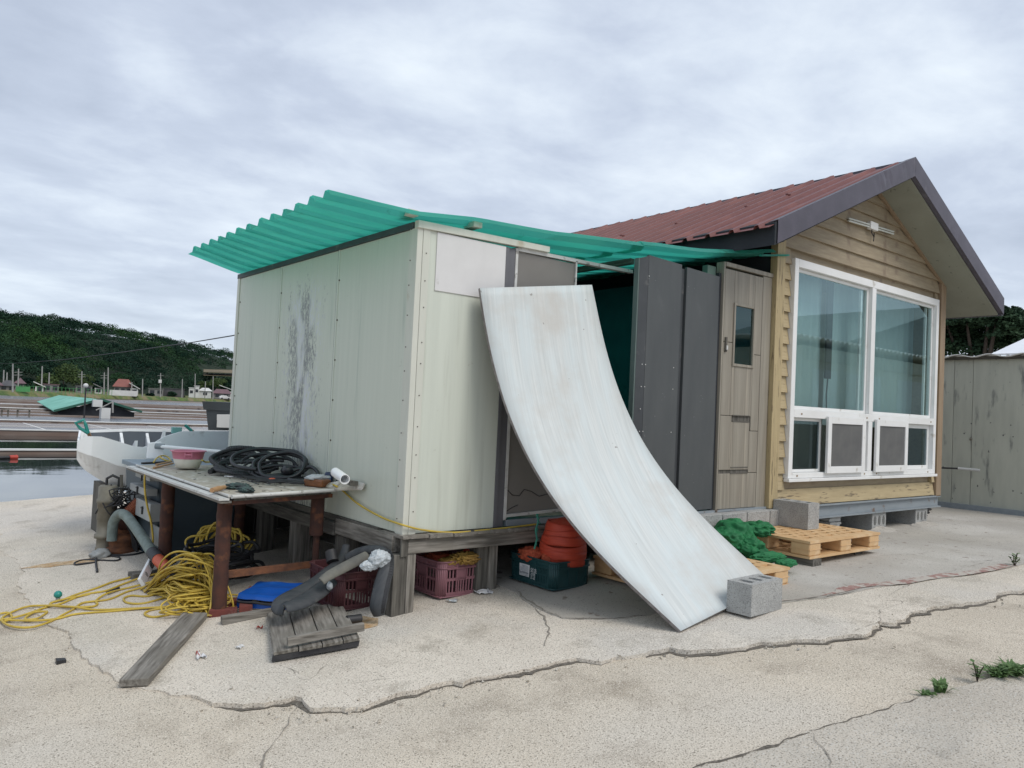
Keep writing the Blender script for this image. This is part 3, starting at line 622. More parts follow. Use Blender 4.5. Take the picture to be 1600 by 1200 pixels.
for _ in range(5600):
    u = rnd.uniform(0, len(cols) - 1.01); v = 1 - rnd.random() ** .9; v *= NR - .01; i, j = int(u), int(v)
    x = cols[i]
    if x > 520 or x < -520 and rnd.random() < .5: continue
    p = hill[i][j].lerp(hill[i + 1][j], u - i).lerp(hill[i][j + 1].lerp(hill[i + 1][j + 1], u - i), v - j)
    if 318 < x < 375 and j in (3, 4): continue        # bare terraces on the slope
    up = v / NR; r_ = rnd.choice((1.5, 2.0, 2.6, 3.4, 4.4)) * rnd.uniform(.85, 1.15) * (.8 if up > .75 else 1.0)
    cs_.append((p.x, p.y, p.z + (rnd.uniform(2.2, 4.6) if up < .8 else rnd.uniform(.6, 3.4)))); rs_.append(r_); ns_.append(int((26 + 19 * r_ ** 1.6) * (1.0 if up < .8 else 1.7))); ls_.append(.33 if up < .8 else .28)
V, nq = leaf_cloud(cs_, rs_, ns_, ls_, .75, 5)
tag(leaf_obj('hill_forest', V, nq, M['leaf']), label='dense pine forest covering the whole hill', kind='stuff')
# terraces: bare earth benches
t = thing('slope_terrace', 'bare brown terraced field high on the wooded slope', 'field', AT(345, 580, 400))
for y0, y1, n_ in ((577, 581, 'upper_bench'), (583, 586, 'lower_bench')):
    mb = MB(); a, b, c, d = AT(318, y1, 360), AT(372, y1 + 2, 366), AT(372, y0 + 1, 380), AT(318, y0, 380)
    mb.prism([a, b, c, d], (0, 0, -.15)); mb.build(n_, mat('terrace_soil', (.12, .10, .06), (.17, .135, .085), .3, rough=1), t)
# low bushes and field trees at the foot of the hill
bush_px = [(75, 597, 7.0, 'rounded olive tree above the field left of the utility poles'), (100, 585, 9.0, 'tallest rounded olive tree at the foot of the hill'), (92, 604, 5.0, 'dark bush beside the brown shack'), (130, 594, 6.5, 'pale olive tree in front of the dark wood'),
           (47, 601, 5.0, 'dark bush by the white lean-to'), (150, 603, 4.5, 'small bush left of the red roofed house'), (222, 606, 4.0, 'bush at the right end of the red roofed house'), (282, 618, 3.2, 'dark round shrub on the grassy bank left of the white house'), (270, 616, 2.4, 'smaller dark shrub beside the round one on the bank'), (340, 598, 6.5, 'olive bushy tree behind the maroon roofed shack'), (318, 602, 5.0, 'light green tree behind the white house'), (235, 617, 2.2, 'low shrub on the bank below the utility pole'),(352, 605, 5.5, 'bushy tree against the edge of the panel shed')]
for i, (x, y, h_, lb) in enumerate(bush_px):
    d = bank_d(x) + (12 if y > 612 else 34); p = AT(x, y, d); base = WZ + 1.1 if y > 612 else 1.2
    r_ = h_ * .55; t = thing('field_tree' if h_ > 4 else 'shrub', lb, 'tree' if h_ > 4 else 'shrub', (p.x, p.y, base), group='trees and shrubs at the foot of the hill')
    cc = [(p.x + rnd.uniform(-1, 1) * r_ * .6, p.y + rnd.uniform(-1, 1) * r_ * .6, p.z + rnd.uniform(-.4, .35) * r_) for _ in range(7)]
    V, nq = leaf_cloud(cc, [r_ * rnd.uniform(.5, .8) for _ in cc], [150] * 7, [.42] * 7, .8, i + 20); leaf_obj('crown', V, nq, M['leaf2'] if i in (0, 1, 3, 9, 10) else M['leaf'], t)
    mb = MB(); mb.tube([(p.x, p.y, base - .3), (p.x, p.y, max(base + .4, p.z))], [.22, .1], 6); mb.build('trunk', M['bark'], t)

# ============================================================ FAR VILLAGE
def far_house(x0, x1, ytop, ybase, dist, wallm, roofm, label, roof='gable', nwin=2, cat='house', rh=.45, depth=6):
    a = AT(x0, ybase, dist); b = AT(x1, ybase, dist); zt = AT((x0 + x1) / 2, ytop, dist).z; z0 = min(a.z, b.z, 1.6) - 1.0
    a = Vector((a.x, a.y, 0)); b = Vector((b.x, b.y, 0)); ux = (b - a).normalized(); uy = Vector((-ux.y, ux.x, 0)); W_ = (b - a).length
    H_ = zt - z0; hw = H_ * (1 - rh) if roof != 'flat' else H_ - .2
    t = thing('farm_house', label, cat, (a.x, a.y, z0))
    q = lambda u, v, z: a + ux * u + uy * v + Vector((0, 0, z0 + z))
    mb = MB(); mb.hexa([q(0, 0, 0), q(W_, 0, 0), q(W_, depth, 0), q(0, depth, 0), q(0, 0, hw), q(W_, 0, hw), q(W_, depth, hw), q(0, depth, hw)]); mb.build('wall', wallm, t)
    mb = MB(); o_ = .5
    if roof == 'gable':
        mb.add([q(-o_, -o_, hw), q(W_ + o_, -o_, hw), q(W_ + o_, depth + o_, hw), q(-o_, depth + o_, hw), q(o_ * 2, depth / 2, H_), q(W_ - o_ * 2, depth / 2, H_), ], [(0, 1, 5, 4), (2, 3, 4, 5), (1, 2, 5), (3, 0, 4), (3, 2, 1, 0)])
    elif roof == 'shed': mb.prism([q(-o_, -o_, H_), q(W_ + o_, -o_, hw), q(W_ + o_, depth, hw), q(-o_, depth, H_)], (0, 0, -.25))
    else: mb.hexa([q(-.2, -.2, hw + .01), q(W_ + .2, -.2, hw + .01), q(W_ + .2, depth + .2, hw + .01), q(-.2, depth + .2, hw + .01), q(-.2, -.2, H_), q(W_ + .2, -.2, H_), q(W_ + .2, depth + .2, H_), q(-.2, depth + .2, H_)])
    mb.build('roof', roofm, t)
    for k in range(nwin):
        u0 = W_ * (k + .5) / nwin - min(.7, W_ / nwin * .3); u1 = u0 + min(1.4, W_ / nwin * .6)
        zc_ = z0 + 1.0 if False else hw * .62
        mb = MB(); mb.hexa([q(u0, -.08, zc_ - .6), q(u1, -.08, zc_ - .6), q(u1, .05, zc_ - .6), q(u0, .05, zc_ - .6), q(u0, -.08, zc_ + .5), q(u1, -.08, zc_ + .5), q(u1, .05, zc_ + .5), q(u0, .05, zc_ + .5)]); mb.build('window', M['glassdk'], t)
    return t
far_house(178, 206, 592, 608, 268, M['gr_wall'], M['redroof'], 'grey farmhouse with a wide red tiled roof', nwin=3, rh=.5, depth=8)
far_house(204, 216, 598, 609, 266, M['wh_wall'], M['wh_wall'], 'small white annex with sloping roof right of the red roofed house', 'shed', 1, 'annex')
far_house(148, 160, 599, 607, 262, M['wh_wall'], M['gr_wall'], 'pale hut just left of the red roofed house', 'shed', 1, 'hut')
far_house(118, 144, 602, 609, 258, M['gr_wall'], M['darkroof'], 'long low dark shack between the two poles', 'flat', 2, 'shack')
far_house(55, 68, 596, 607, 235, M['wh_wall'], M['wh_wall'], 'white lean-to with a steep pale roof', 'shed', 1, 'lean-to')
far_house(68, 92, 600, 607, 238, M['gr_wall'], M['pinkroof'], 'brown shack joined to the white lean-to', 'flat', 2, 'shack')
far_house(0, 24, 594, 607, 225, M['gr_wall'], M['darkroof'], 'dark barn behind the nearest utility pole', 'gable', 2, 'barn')
far_house(-30, 2, 592, 606, 222, M['gr_wall'], M['pinkroof'], 'maroon roofed barn at the left end of the village', 'gable', 2, 'barn')
far_house(24, 38, 590, 602, 240, M['gr_wall'], M['pinkroof'], 'faded brown roofed shed behind the dark barn', 'gable', 1, 'shed')
far_house(232, 255, 607, 613, 300, M['gr_wall'], M['gr_wall'], 'low grey wall-like store on the bank', 'flat', 2, 'store')
far_house(255, 288, 607, 613.5, 305, M['darkroof'], M['darkroof'], 'long black roofed greenhouse beside the white house', 'flat', 0, 'greenhouse')
far_house(295, 303, 605.5, 614, 318, M['wh_wall'], M['wh_wall'], 'small white flat roofed outhouse', 'flat', 1, 'outhouse')
far_house(303, 311, 602.5, 615, 318, M['wh_wall'], M['wh_wall'], 'tall white tower-like block of the white house', 'flat', 1, 'house')
far_house(311, 330, 606, 615, 320, M['wh_wall'], M['wh_wall'], 'long white house with a low gable roof', 'gable', 1, 'house', .3)
far_house(333, 360, 608, 616, 325, M['gr_wall'], M['pinkroof'], 'low maroon roofed shack at the shed corner', 'gable', 2, 'shack')
far_house(344, 372, 602, 611, 335, M['wh_wall'], M['wh_wall'], 'pale roofed barn behind the maroon roofed shack', 'shed', 0, 'barn')
# white field wall and green net fence
for (x0, x1, y0, y1, d, mt, lb, nm) in ((171, 214, 609.5, 614, 255, 'wh_wall', 'long white field wall below the red roofed house', 'field_wall'),):
    t = thing(nm, lb, 'wall', AT(x0, y1, d)); a, b = AT(x0, y1, d), AT(x1, y1, d); zt = AT(x0, y0, d).z
    mb = MB(); mb.beam((a.x, a.y, zt - .7), (b.x, b.y, zt - .7), .3, 1.6); mb.build('wall_panel', M[mt], t)
t = thing('net_fence', 'green net fence with thin posts in front of the barns', 'fence', AT(100, 612, 215))
pa, pb = AT(25, 607, 213), AT(175, 611, 235)
mb = MB(); mb.beam((pa.x, pa.y, 1.05), (pa.lerp(pb, .13).x, pa.lerp(pb, .13).y, 1.05), .05, 1.2); mb.build('net', M['fence_g'], t)
for k in range(26):
    q = pa.lerp(pb, k / 25); mb = MB(); mb.cyl((q.x, q.y, .3), (q.x, q.y, 1.9), .05, 5); mb.build('post', M['fence_g'], t)
mb = MB(); mb.tube([(pa.x, pa.y, 1.8), (pb.x, pb.y, 1.8)], .04, 4); mb.build('rail', M['fence_g'], t)
# utility poles
poles = [(20, 568, 608, 205, 0, 'tallest utility pole at the left, carrying the black cable'), (6, 578, 596, 230, 0, 'short pole at the far left behind the barns'), (11, 582, 597, 236, 0, 'second short pole at the far left'), (29, 576, 597, 228, 1, 'pole with one crossarm just right of the tall left pole'), (66, 572, 594, 238, 0, 'thin pole above the white lean-to'), (77, 582, 597, 240, 0, 'short pole right of the lean-to'), (128, 580, 602, 250, 1, 'pole with a crossarm above the dark shack'), (163, 582, 606, 255, 1, 'pole with a crossarm left of the red roofed house'), (169, 574, 612, 250, 0, 'tall bare pole at the corner of the red roofed house'), (206, 597, 612, 258, 0, 'short pole in front of the white annex'), (223, 592, 608, 268, 0, 'leaning pole right of the red roofed house'), (251, 583, 611, 285, 2, 'pole with a white transformer box'), (285, 592, 608, 300, 0, 'pole beyond the black greenhouse'), (305, 584, 614, 310, 0, 'tall pole behind the white house'), (321, 596, 606, 320, 0, 'short dark pole right of the white house'), (333, 588, 616, 315, 0, 'pole beside the maroon roofed shack')]
for (x, y0, y1, d, kd, lb) in poles:
    a, b = AT(x, y0, d), AT(x, y1, d); t = thing('utility_pole', lb, 'pole', (b.x, b.y, .3), group='utility poles along the far village')
    mb = MB(); mb.tube([(b.x, b.y, .3), (a.x, a.y, a.z)], [.20, .14], 6); mb.build('shaft', M['pole'], t)
    if kd:
        for zz in ((a.z - .8,) if kd == 2 else (a.z - .9, a.z - 1.6)):
            mb = MB(); mb.beam(Vector((a.x, a.y, zz)) - CR * 1.0, Vector((a.x, a.y, zz)) + CR * 1.0, .12, .12); mb.build('crossarm', M['pole'], t)
    if kd == 2:
        mb = MB(); mb.box(a.x - .5, a.x + .4, a.y - .4, a.y + .4, a.z - 3.3, a.z - 2.2); mb.build('transformer', M['wh_wall'], t)
# white car on the bank
p = AT(351, 622, 300); t = thing('parked_car', 'tiny white car parked on the far bank by the shed edge', 'car', (p.x, p.y, .6))
mb = MB(); mb.prism([(p.x - 2, p.y - .8, .85), (p.x + 2, p.y - .8, .85), (p.x + 2, p.y - .8, 1.35), (p.x + 1, p.y - .8, 1.45), (p.x + .4, p.y - .8, 1.95), (p.x - 1, p.y - .8, 1.95), (p.x - 1.9, p.y - .8, 1.4)], (0, 1.6, 0)); mb.build('body', M['wh_wall'], t, bevel=.08)
for s_ in (-1.2, 1.2): mb = MB(); mb.cyl((p.x + s_, p.y - .85, .85), (p.x + s_, p.y - .6, .85), .32, 10); mb.build('wheel', M['black'], t)
# overhead cable
cab = [AT(-200, 572, 235), AT(20, 568, 205), AT(100, 562, 150), AT(200, 549, 105), AT(300, 535, 78), AT(363, 524.5, 64), AT(430, 511, 52)]
mb = MB(); mb.tube(cab, .045, 6); tag(mb.build('overhead_cable', M['black']), 'black overhead cable sagging in front of the hill', 'cable')

# turquoise cloth roof over a brine store among the ponds
t = thing('brine_store', 'low brine store under a turquoise gabled cloth roof', 'shelter', P(150, 645, WZ))
FL, PK, FR = AT(84, 642, 66), AT(158, 624, 66), AT(222, 643.5, 66); BL, BP = AT(58, 627, 98), AT(92, 617.5, 98); BR = BP + (FR - PK) * .9
mb = MB(); mb.prism([FL, PK, BP, BL], (0, 0, -.06)); mb.build('left_roof', M['tarp_far'], t)
mb = MB(); mb.prism([PK, FR, BR, BP], (0, 0, -.06)); mb.build('right_roof', M['tarp_far'], t)
mb = MB(); a, b, c = FL + Vector((.4, .6, -.1)), PK + Vector((0, .6, -.15)), FR + Vector((-.4, .6, -.1)); mb.prism([(a.x, a.y, WZ - .1), a, b, c, (c.x, c.y, WZ - .1)], (0, .1, 0)); mb.build('gable_end', M['dark'], t)
mb = MB(); mb.beam(FL, PK, .12, .16); mb.beam(PK, FR, .12, .16); mb.build('eave_board', mat('dark_green_edge', (.02, .10, .07), None, 3), t)
mb = MB(); a = AT(150, 632, 64); mb.tube([AT(150, 641, 64), AT(176, 628, 64)], .05, 5); mb.tube([AT(176, 628, 64), AT(176, 645, 64)], .07, 5); mb.build('brace', M['pole'], t)
mb = MB(); q = AT(164, 645, 63); mb.box(q.x - .3, q.x + .3, q.y - .3, q.y + .3, WZ, q.z + .35); tag(mb.build('white_box', M['wh_wall']), 'white box standing at the gable of the turquoise roof', 'box')
mb = MB(); q = AT(152, 630, 62.5); mb.box(q.x - .3, q.x + .3, q.y - .2, q.y + .2, q.z - .25, q.z + .25); mb.build('meter_box', M['wh_wall'], t)
a, b = AT(133, 629, 62), AT(134, 605, 62); t = thing('lamp_post', 'black lamp post with a round white lamp by the turquoise roof', 'lamp post', (a.x, a.y, WZ))
mb = MB(); mb.tube([(a.x, a.y, WZ), (b.x, b.y, b.z)], .05, 6); mb.build('post', M['black'], t)
mb = MB(); mb.blob(AT(134, 602.5, 62), (.17, .17, .17), 0, 0, 1, 2); mb.build('lamp', M['wh_wall'], t)
# wooden racks among the ponds
for (x0, x1, y0, y1, lb) in ((2, 14, 640, 645, 'small wooden rack at the far left in the ponds'), (26, 48, 640, 646, 'longer wooden rack left of the turquoise roof')):
    t = thing('drying_rack', lb, 'rack', P((x0 + x1) / 2, y1, WZ), group='wooden racks in the ponds'); d = 62
    a, b = AT(x0, y0, d), AT(x1, y0, d); mb = MB(); mb.beam(a, b, .3, .08); mb.build('top_rail', M['dark_wood'], t)
    for q in (a.lerp(b, .08), a.lerp(b, .92)): mb = MB(); mb.beam(q, (q.x, q.y, WZ - .05), .1, .1); mb.build('leg', M['dark_wood'], t)
# floating bottle-like float at the first dike
q = P(8, 716, WZ + .02); mb = MB(); mb.tube([q + Vector((-1.2, -.5, 0)), q + Vector((.1, 0, .02))], .04, 6); mb.cur = 1; mb.tube([q + Vector((.1, 0, .02)), q + Vector((.28, .06, .02))], [.06, .07], 8)
tag(mb.build('pond_float', [M['black'], M['red']], None), 'dark float with a red end lying in the near pond', 'float')

# ============================================================ DECK AND PANEL SHED
SX, SY, SZ, ST = 2.87, 4.68, 0.55, 2.77          # shed near corner, floor level, top
SYB = 8.25
t = thing('wooden_deck', 'weathered timber deck on stubby posts carrying the panel shed', 'deck', (SX, SY, 0))
mb = MB(); mb.box(SX - .045, SX + .03, SY + .06, 5.62, .415, .535); mb.build('side_beam', M['gwy'], t, bevel=.004)
mb = MB(); mb.box(SX - .06, SX + .01, 5.622, SYB, .40, .50); mb.build('side_beam', M['dwy'], t, bevel=.004)
mb = MB(); mb.box(SX - .02, SX + .10, 5.0, SYB - .02, .502, .549); mb.build('sill_board', M['dwy'], t)
mb = MB(); mb.box(SX + .03, 5.2, SY - .035, SY + .045, .415, .515); mb.build('front_beam', M['gwx'], t, bevel=.006)
x = SX - .03
k = 0
while x < 5.0:
    w_ = random.uniform(.16, .22); mb = MB(); yf = SY - random.uniform(.055, .085); mb.box(x, x + w_ - .006, yf, SY + .25, .519 + random.uniform(0, .004), .542 + random.uniform(0, .004), .003); mb.build('deck_board', M['gwy'], t); x += w_
def post(x0, x1, y0, y1, z0, z1, mtl='gwz', sk=0.0):
    mb = MB(); mb.hexa([(x0, y0, z0), (x1, y0, z0), (x1, y1, z0), (x0, y1, z0), (x0 + sk, y0, z1), (x1 + sk, y0, z1), (x1 + sk, y1, z1), (x0 + sk, y1, z1)]); mb.build('post', M[mtl], t, bevel=.005)
post(2.80, 2.905, 4.66, 4.83, -.03, .412, 'dwz'); post(2.907, 2.975, 4.655, 4.80, -.03, .413, 'gwz')
mb = MB(); mb.box(2.845, 2.90, 4.645, 4.662, .40, .545); mb.build('corner_block', M['dwz'], t)
post(3.56, 3.665, 4.72, 4.86, .02, .412, 'dwz'); post(3.667, 3.745, 4.70, 4.82, .02, .413, 'gwz')
post(2.86, 2.98, 5.50, 5.68, -.06, .40, 'dwz'); post(2.84, 2.96, 6.35, 6.52, -.06, .40, 'gwz'); post(2.86, 2.98, 7.2, 7.35, -.06, .40, 'dwz'); post(2.86, 2.98, 8.0, 8.15, -.06, .40, 'dwz')
for xx in (4.3, 5.0):
    post(xx, xx + .12, 4.74, 4.86, .1, .412, 'dwz')
for yy in (5.9, 7.0, 8.1):
    for xx in (3.8, 4.7): post(xx, xx + .12, yy, yy + .12, .0, .412, 'dwz')
for k in range(9):
    mb = MB(); x_ = 2.9 + k * .26; mb.box(x_, x_ + .25, 8.16, 8.19, -.1, .498, .003); mb.build('shade_skirt_board', M['dwz'], t)  # rear boards added to shut out light beneath the deck
for k in range(13):
    mb = MB(); y_ = 4.95 + k * .26; mb.box(5.14, 5.17, y_, y_ + .25, .0, .498, .003); mb.build('shade_skirt_board', M['dwz'], t)  # side boards added for the same darkness under the deck
mb = MB(); mb.box(SX + .11, 5.2, SY + .26, SYB, .50, .548); mb.build('floor_sheet', M['dwy'], t)

t = thing('panel_shed', 'pale green panel shed with a worn left side, standing on the deck', 'shed', (SX, SY, SZ))
j1, j2 = 5.91, 7.11
for (y0, y1, mt) in ((SY + .10, j1 - .004, 'panel'), (j1 + .004, j2 - .004, 'panel_peel'), (j2 + .004, SYB - .06, 'panel_peel')):
    mb = MB(); mb.box(SX, SX + .05, y0, y1, SZ, ST - .06); mb.build('wall_panel', M[mt], t, bevel=.003)
for y_ in (j1, j2):
    mb = MB(); mb.box(SX - .0015, SX + .02, y_ - .0035, y_ + .0035, SZ, ST - .06); mb.build('panel_joint', M['dark'], t)
    mb = MB(); mb.box(SX - .004, SX + .001, y_ - .030, y_ - .005, SZ, ST - .06); mb.build('joint_strip', M['panel_front'], t)
# corner trims (folded sheet) and screws
mb = MB(); mb.box(SX - .006, SX + .04, SY - .006, SY + .098, SZ - .008, ST - .058); mb.build('corner_trim', M['trim'], t, bevel=.003)
mb = MB(); mb.box(SX + .042, SX + .10, SY - .008, SY + .02, SZ - .006, ST - .056); mb.build('corner_trim', M['trim'], t, bevel=.003)
mb = MB(); mb.box(SX - .008, SX + .05, SYB - .058, SYB + .01, SZ - .0, ST - .02); mb.build('rear_trim', M['trim'], t, bevel=.003)
mb = MB()
for zz in np.arange(.65, 2.7, .205):
    for (x_, y_, ax) in ((SX - .008, SY + .075, 0), (SX + .072, SY - .010, 1)):
        zz += random.uniform(-.02, .02)
        if ax == 0: mb.box(x_ - .002, x_ + .002, y_ - .004, y_ + .004, zz, zz + .007)
        else: mb.box(x_ - .0035, x_ + .0035, y_ - .002, y_ + .002, zz + .05, zz + .057)
for zz in np.arange(.8, 2.6, .33):
    for y_ in (j1 - .04, j2 - .04, SYB - .09): mb.box(SX - .006, SX + .001, y_ - .006, y_ + .006, zz, zz + .012)
mb.build('screw_heads', M['bark'], t)['kind'] = 'stuff'
mb = MB(); mb.box(SX + .101, 3.668, SY, SY + .05, SZ, ST - .058); mb.build('front_panel', M['panel_front'], t, bevel=.003)
mb = MB(); mb.box(3.03, 3.664, SY - .008, SY - .0005, 2.285, 2.708); mb.build('patch_panel', M['patch'], t, bevel=.002)
mb = MB(); mb.box(SX - .012, SX + .03, SY + .05, SYB + .01, ST - .058, ST - .012); mb.build('top_trim', M['grey_sheet2'], t)
a, b = Vector((SX + .0, SY - .018, ST - .018)), Vector((4.10, SY - .018, ST + .005))
mb = MB(); mb.hexa([(SX - .012, SY - .022, ST - .062), (4.10, SY - .022, ST - .035), (4.10, SY + .03, ST - .035), (SX - .012, SY + .03, ST - .062), (SX - .012, SY - .022, ST - .008), (4.10, SY - .022, ST + .012), (4.10, SY + .03, ST + .012), (SX - .012, SY + .03, ST - .008)])
mb.build('front_top_trim', M['trim'], t, bevel=.003)
for x_ in (2.80, 3.36):
    mb = MB(); mb.box(x_ - .03, x_ + .05, SY - .03, SY + .10, ST + .002 + (.03 if x_ > 3 else .01), ST + .045 + (.03 if x_ > 3 else .01)); mb.build('sheet_clip', M['trim'], t, bevel=.004)
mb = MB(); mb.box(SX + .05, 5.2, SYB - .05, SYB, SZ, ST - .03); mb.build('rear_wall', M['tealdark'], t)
mb = MB(); mb.box(3.668, 3.70, SY - .004, SY + .06, SZ + .0, ST - .06); mb.build('door_jamb', M['taupe_dark'], t, bevel=.002)
mb = MB(); mb.box(3.702, 3.772, SY + .01, SY + .07, SZ + .0, ST - .06); mb.build('door_jamb', M['taupe_dark'], t, bevel=.002)
# sliding door leaf in a white frame with cracked grey lining
d = MB(); d.prism([(3.795, SY + .02, .645), (4.42, SY + .02, .66), (4.42, SY + .02, 2.695), (3.795, SY + .02, 2.70)], (0, .03, 0)); dl = d.build('sliding_door', M['taupe'], t)
mb = MB(); mb.box(3.773, 3.797, SY + .005, SY + .055, .60, 2.72, .001); mb.build('door_frame', M['alu'], dl)
mb = MB(); mb.box(4.421, 4.436, SY + .005, SY + .055, .66, 2.72); mb.build('door_frame', M['alu'], dl)
mb = MB(); mb.beam((3.80, SY + .03, 2.715), (5.12, SY + .03, 2.735), .05, .028); mb.build('top_rail', M['alu'], dl)
mb = MB(); mb.beam((3.797, SY + .03, .632), (4.6, SY + .03, .66), .05, .022); mb.build('bottom_rail', M['alu'], dl)
mb = MB(); mb.box(3.80, 5.1, SY + .0, SY + .06, .552, .60); mb.build('threshold', M['ibeam'], dl)
mb = MB(); pth = [(3.81, .83), (3.86, .79), (3.93, .78), (3.98, .83), (4.06, .81), (4.14, .77), (4.25, .79), (4.40, .82)]; mb.tube([(x, SY + .018, z) for x, z in pth], .003, 5); mb.tube([(3.81, SY + .018, .665), (3.86, SY + .018, .69), (3.92, SY + .018, .71)], .003, 5); mb.build('lining_crack', M['black'], dl)

# ------------------------------------------------------------ green corrugated canopy
gx = [2.15, 2.5, 2.83, 3.35, 4.05, 4.98, 5.7, 6.4, 7.1]; gzv = [2.772, 2.765, 2.765, 2.825, 2.852, 2.885, 2.960, 3.045, 3.165]
canopy = thing('green_canopy', 'turquoise green corrugated plastic roof over the shed and passage', 'canopy', (SX, SY, ST))
PIT = .27; NW = 13
def roofY(v, x):  # v in wave counts
    k = min(1, max(0, (x - 2.17) / .7)); Yend = 7.62 + .62 * k; return 4.60 - .24 * min(1, max(0, (x - 4.1) / 1.0)) * max(0, 1 - v / 3) + (Yend - 4.60) * v / NW
def prof(v):
    f = v % 1.0; hgt = .046
    if f < .12: return hgt * f / .12
    if f < .34: return hgt
    if f < .46: return hgt * (1 - (f - .34) / .12)
    return 0.0
def sheet(v0, v1, x0, x1, dz=0.0, warp=0):
    fr = [0, .12, .34, .46, .73]; vv = [a + f for a in range(int(v0), int(v1) + 1) for f in fr if v0 <= a + f <= v1]
    if vv[-1] < v1: vv.append(v1)
    xs_ = np.linspace(x0, x1, 26); mb = MB(); vs = []
    for x in xs_:
        for v in vv:
            sag = 0 * math.sin(min(1, max(0, (x - 3.2) / 4.0)) * math.pi) * (1 if v > 0 else 1)
            wv = warp * mn.noise(Vector((x * .8, v * .6, 3)))
            vs.append((x, roofY(v, x), float(np.interp(x, gx, gzv)) + prof(v) + dz + wv + (.01 if v in (0,) else 0)))
    n = len(vv); mb.add(vs, [(i * n + j, (i + 1) * n + j, (i + 1) * n + j + 1, i * n + j + 1) for i in range(25) for j in range(n - 1)])
    o = mb.build('roof_sheet', M['canopy'], canopy); s_ = o.modifiers.new('solid', 'SOLIDIFY'); s_.thickness = .002; return o
for a_, (v0, v1) in enumerate(((0, 3.3), (3, 6.3), (6, 9.3), (9, 13))):
    sheet(v0, v1, 2.15 + .01 * (a_ % 2), 5.05, .003 * a_, .02); sheet(v0, v1, 4.93, 6.86, .010 + .003 * a_, .03)
mb = MB(); mb.prism([(6.6, 4.35, 3.075), (7.08, 4.352, 3.155), (7.08, 4.385, 3.155), (6.6, 4.385, 3.075)], (0, 0, .016)); mb.build('edge_lip', M['canopy'], canopy)
mb = MB(); mb.box(2.9, 2.96, 4.7, 8.2, 2.715, 2.757); mb.box(4.0, 4.06, 4.72, 8.2, 2.75, 2.80); mb.box(5.15, 5.20, 4.75, 8.2, 2.82, 2.87); mb.build('purlin', M['dwy'], canopy)

# ------------------------------------------------------------ grey sheet partition, laminate door, footing
HY = 4.45
t = thing('sheet_partition', 'dark grey sheet metal partition of two folded panels', 'partition', (5.5, HY, .62))
mb = MB(); mb.prism([(4.945, HY - .002, .60), (5.02, HY - .035, .60), (5.018, HY - .035, 2.825), (4.943, HY - .002, 2.80)], (0, .03, 0)); mb.build('edge_fold', M['grey_sheet2'], t)
mb = MB(); mb.prism([(5.024, HY - .035, .60), (5.47, HY - .035, .61), (5.465, HY - .035, 2.82), (5.022, HY - .035, 2.835)], (0, .03, 0)); mb.build('sheet_panel', M['grey_sheet'], t, bevel=.003)
mb = MB(); mb.box(5.47, 5.56, HY + .012, HY + .05, .60, 2.80); mb.build('recess_strip', M['grey_sheet2'], t)
mb = MB(); mb.prism([(5.56, HY - .015, .61), (6.055, HY - .015, .62), (6.045, HY - .015, 2.80), (5.562, HY - .015, 2.815)], (0, .03, 0)); mb.build('sheet_panel', M['grey_sheet'], t, bevel=.003)
mb = MB(); mb.box(6.057, 6.09, HY + .0, HY + .05, .60, 2.84); mb.build('edge_post', M['dark'], t)
mb = MB()
for zz in np.arange(.75, 2.8, .19):
    for xx in (4.985, 5.028, 5.40):
        if random.random() < .4: mb.box(xx - .004, xx + .004, HY - .038, HY - .034, zz, zz + .008)
mb.build('screw_heads', M['alu'], t)['kind'] = 'stuff'
mb = MB(); mb.box(4.93, 4.945, HY, HY + .05, .60, 2.80); mb.build('edge_strip', mat('edge_green_grey', (.12, .16, .15), None, 4), t)
t = thing('laminate_door', 'narrow wood grain laminate door with a small window pane', 'door', (6.45, HY, .60))
D0, D1, DB, DT = 6.145, 6.765, .61, 2.895
DY = HY - .01
mb = MB(); mb.box(6.092, 6.112, DY - .02, HY + .06, .58, 2.95); mb.box(6.112, 6.135, DY - .005, HY + .06, .58, 2.94); mb.box(6.135, 6.93, DY - .012, HY + .06, 2.915, 2.955); mb.build('door_frame', M['door'], t, bevel=.002)
leafp = [(D0, DY), (D1, DY)]
def slab(x0, x1, z0, z1, y0=DY, th=.035): return (x0, x1, y0, y0 + th, z0, z1)
WX0, WX1, WZ0, WZ1 = 6.315, 6.615, 2.00, 2.56
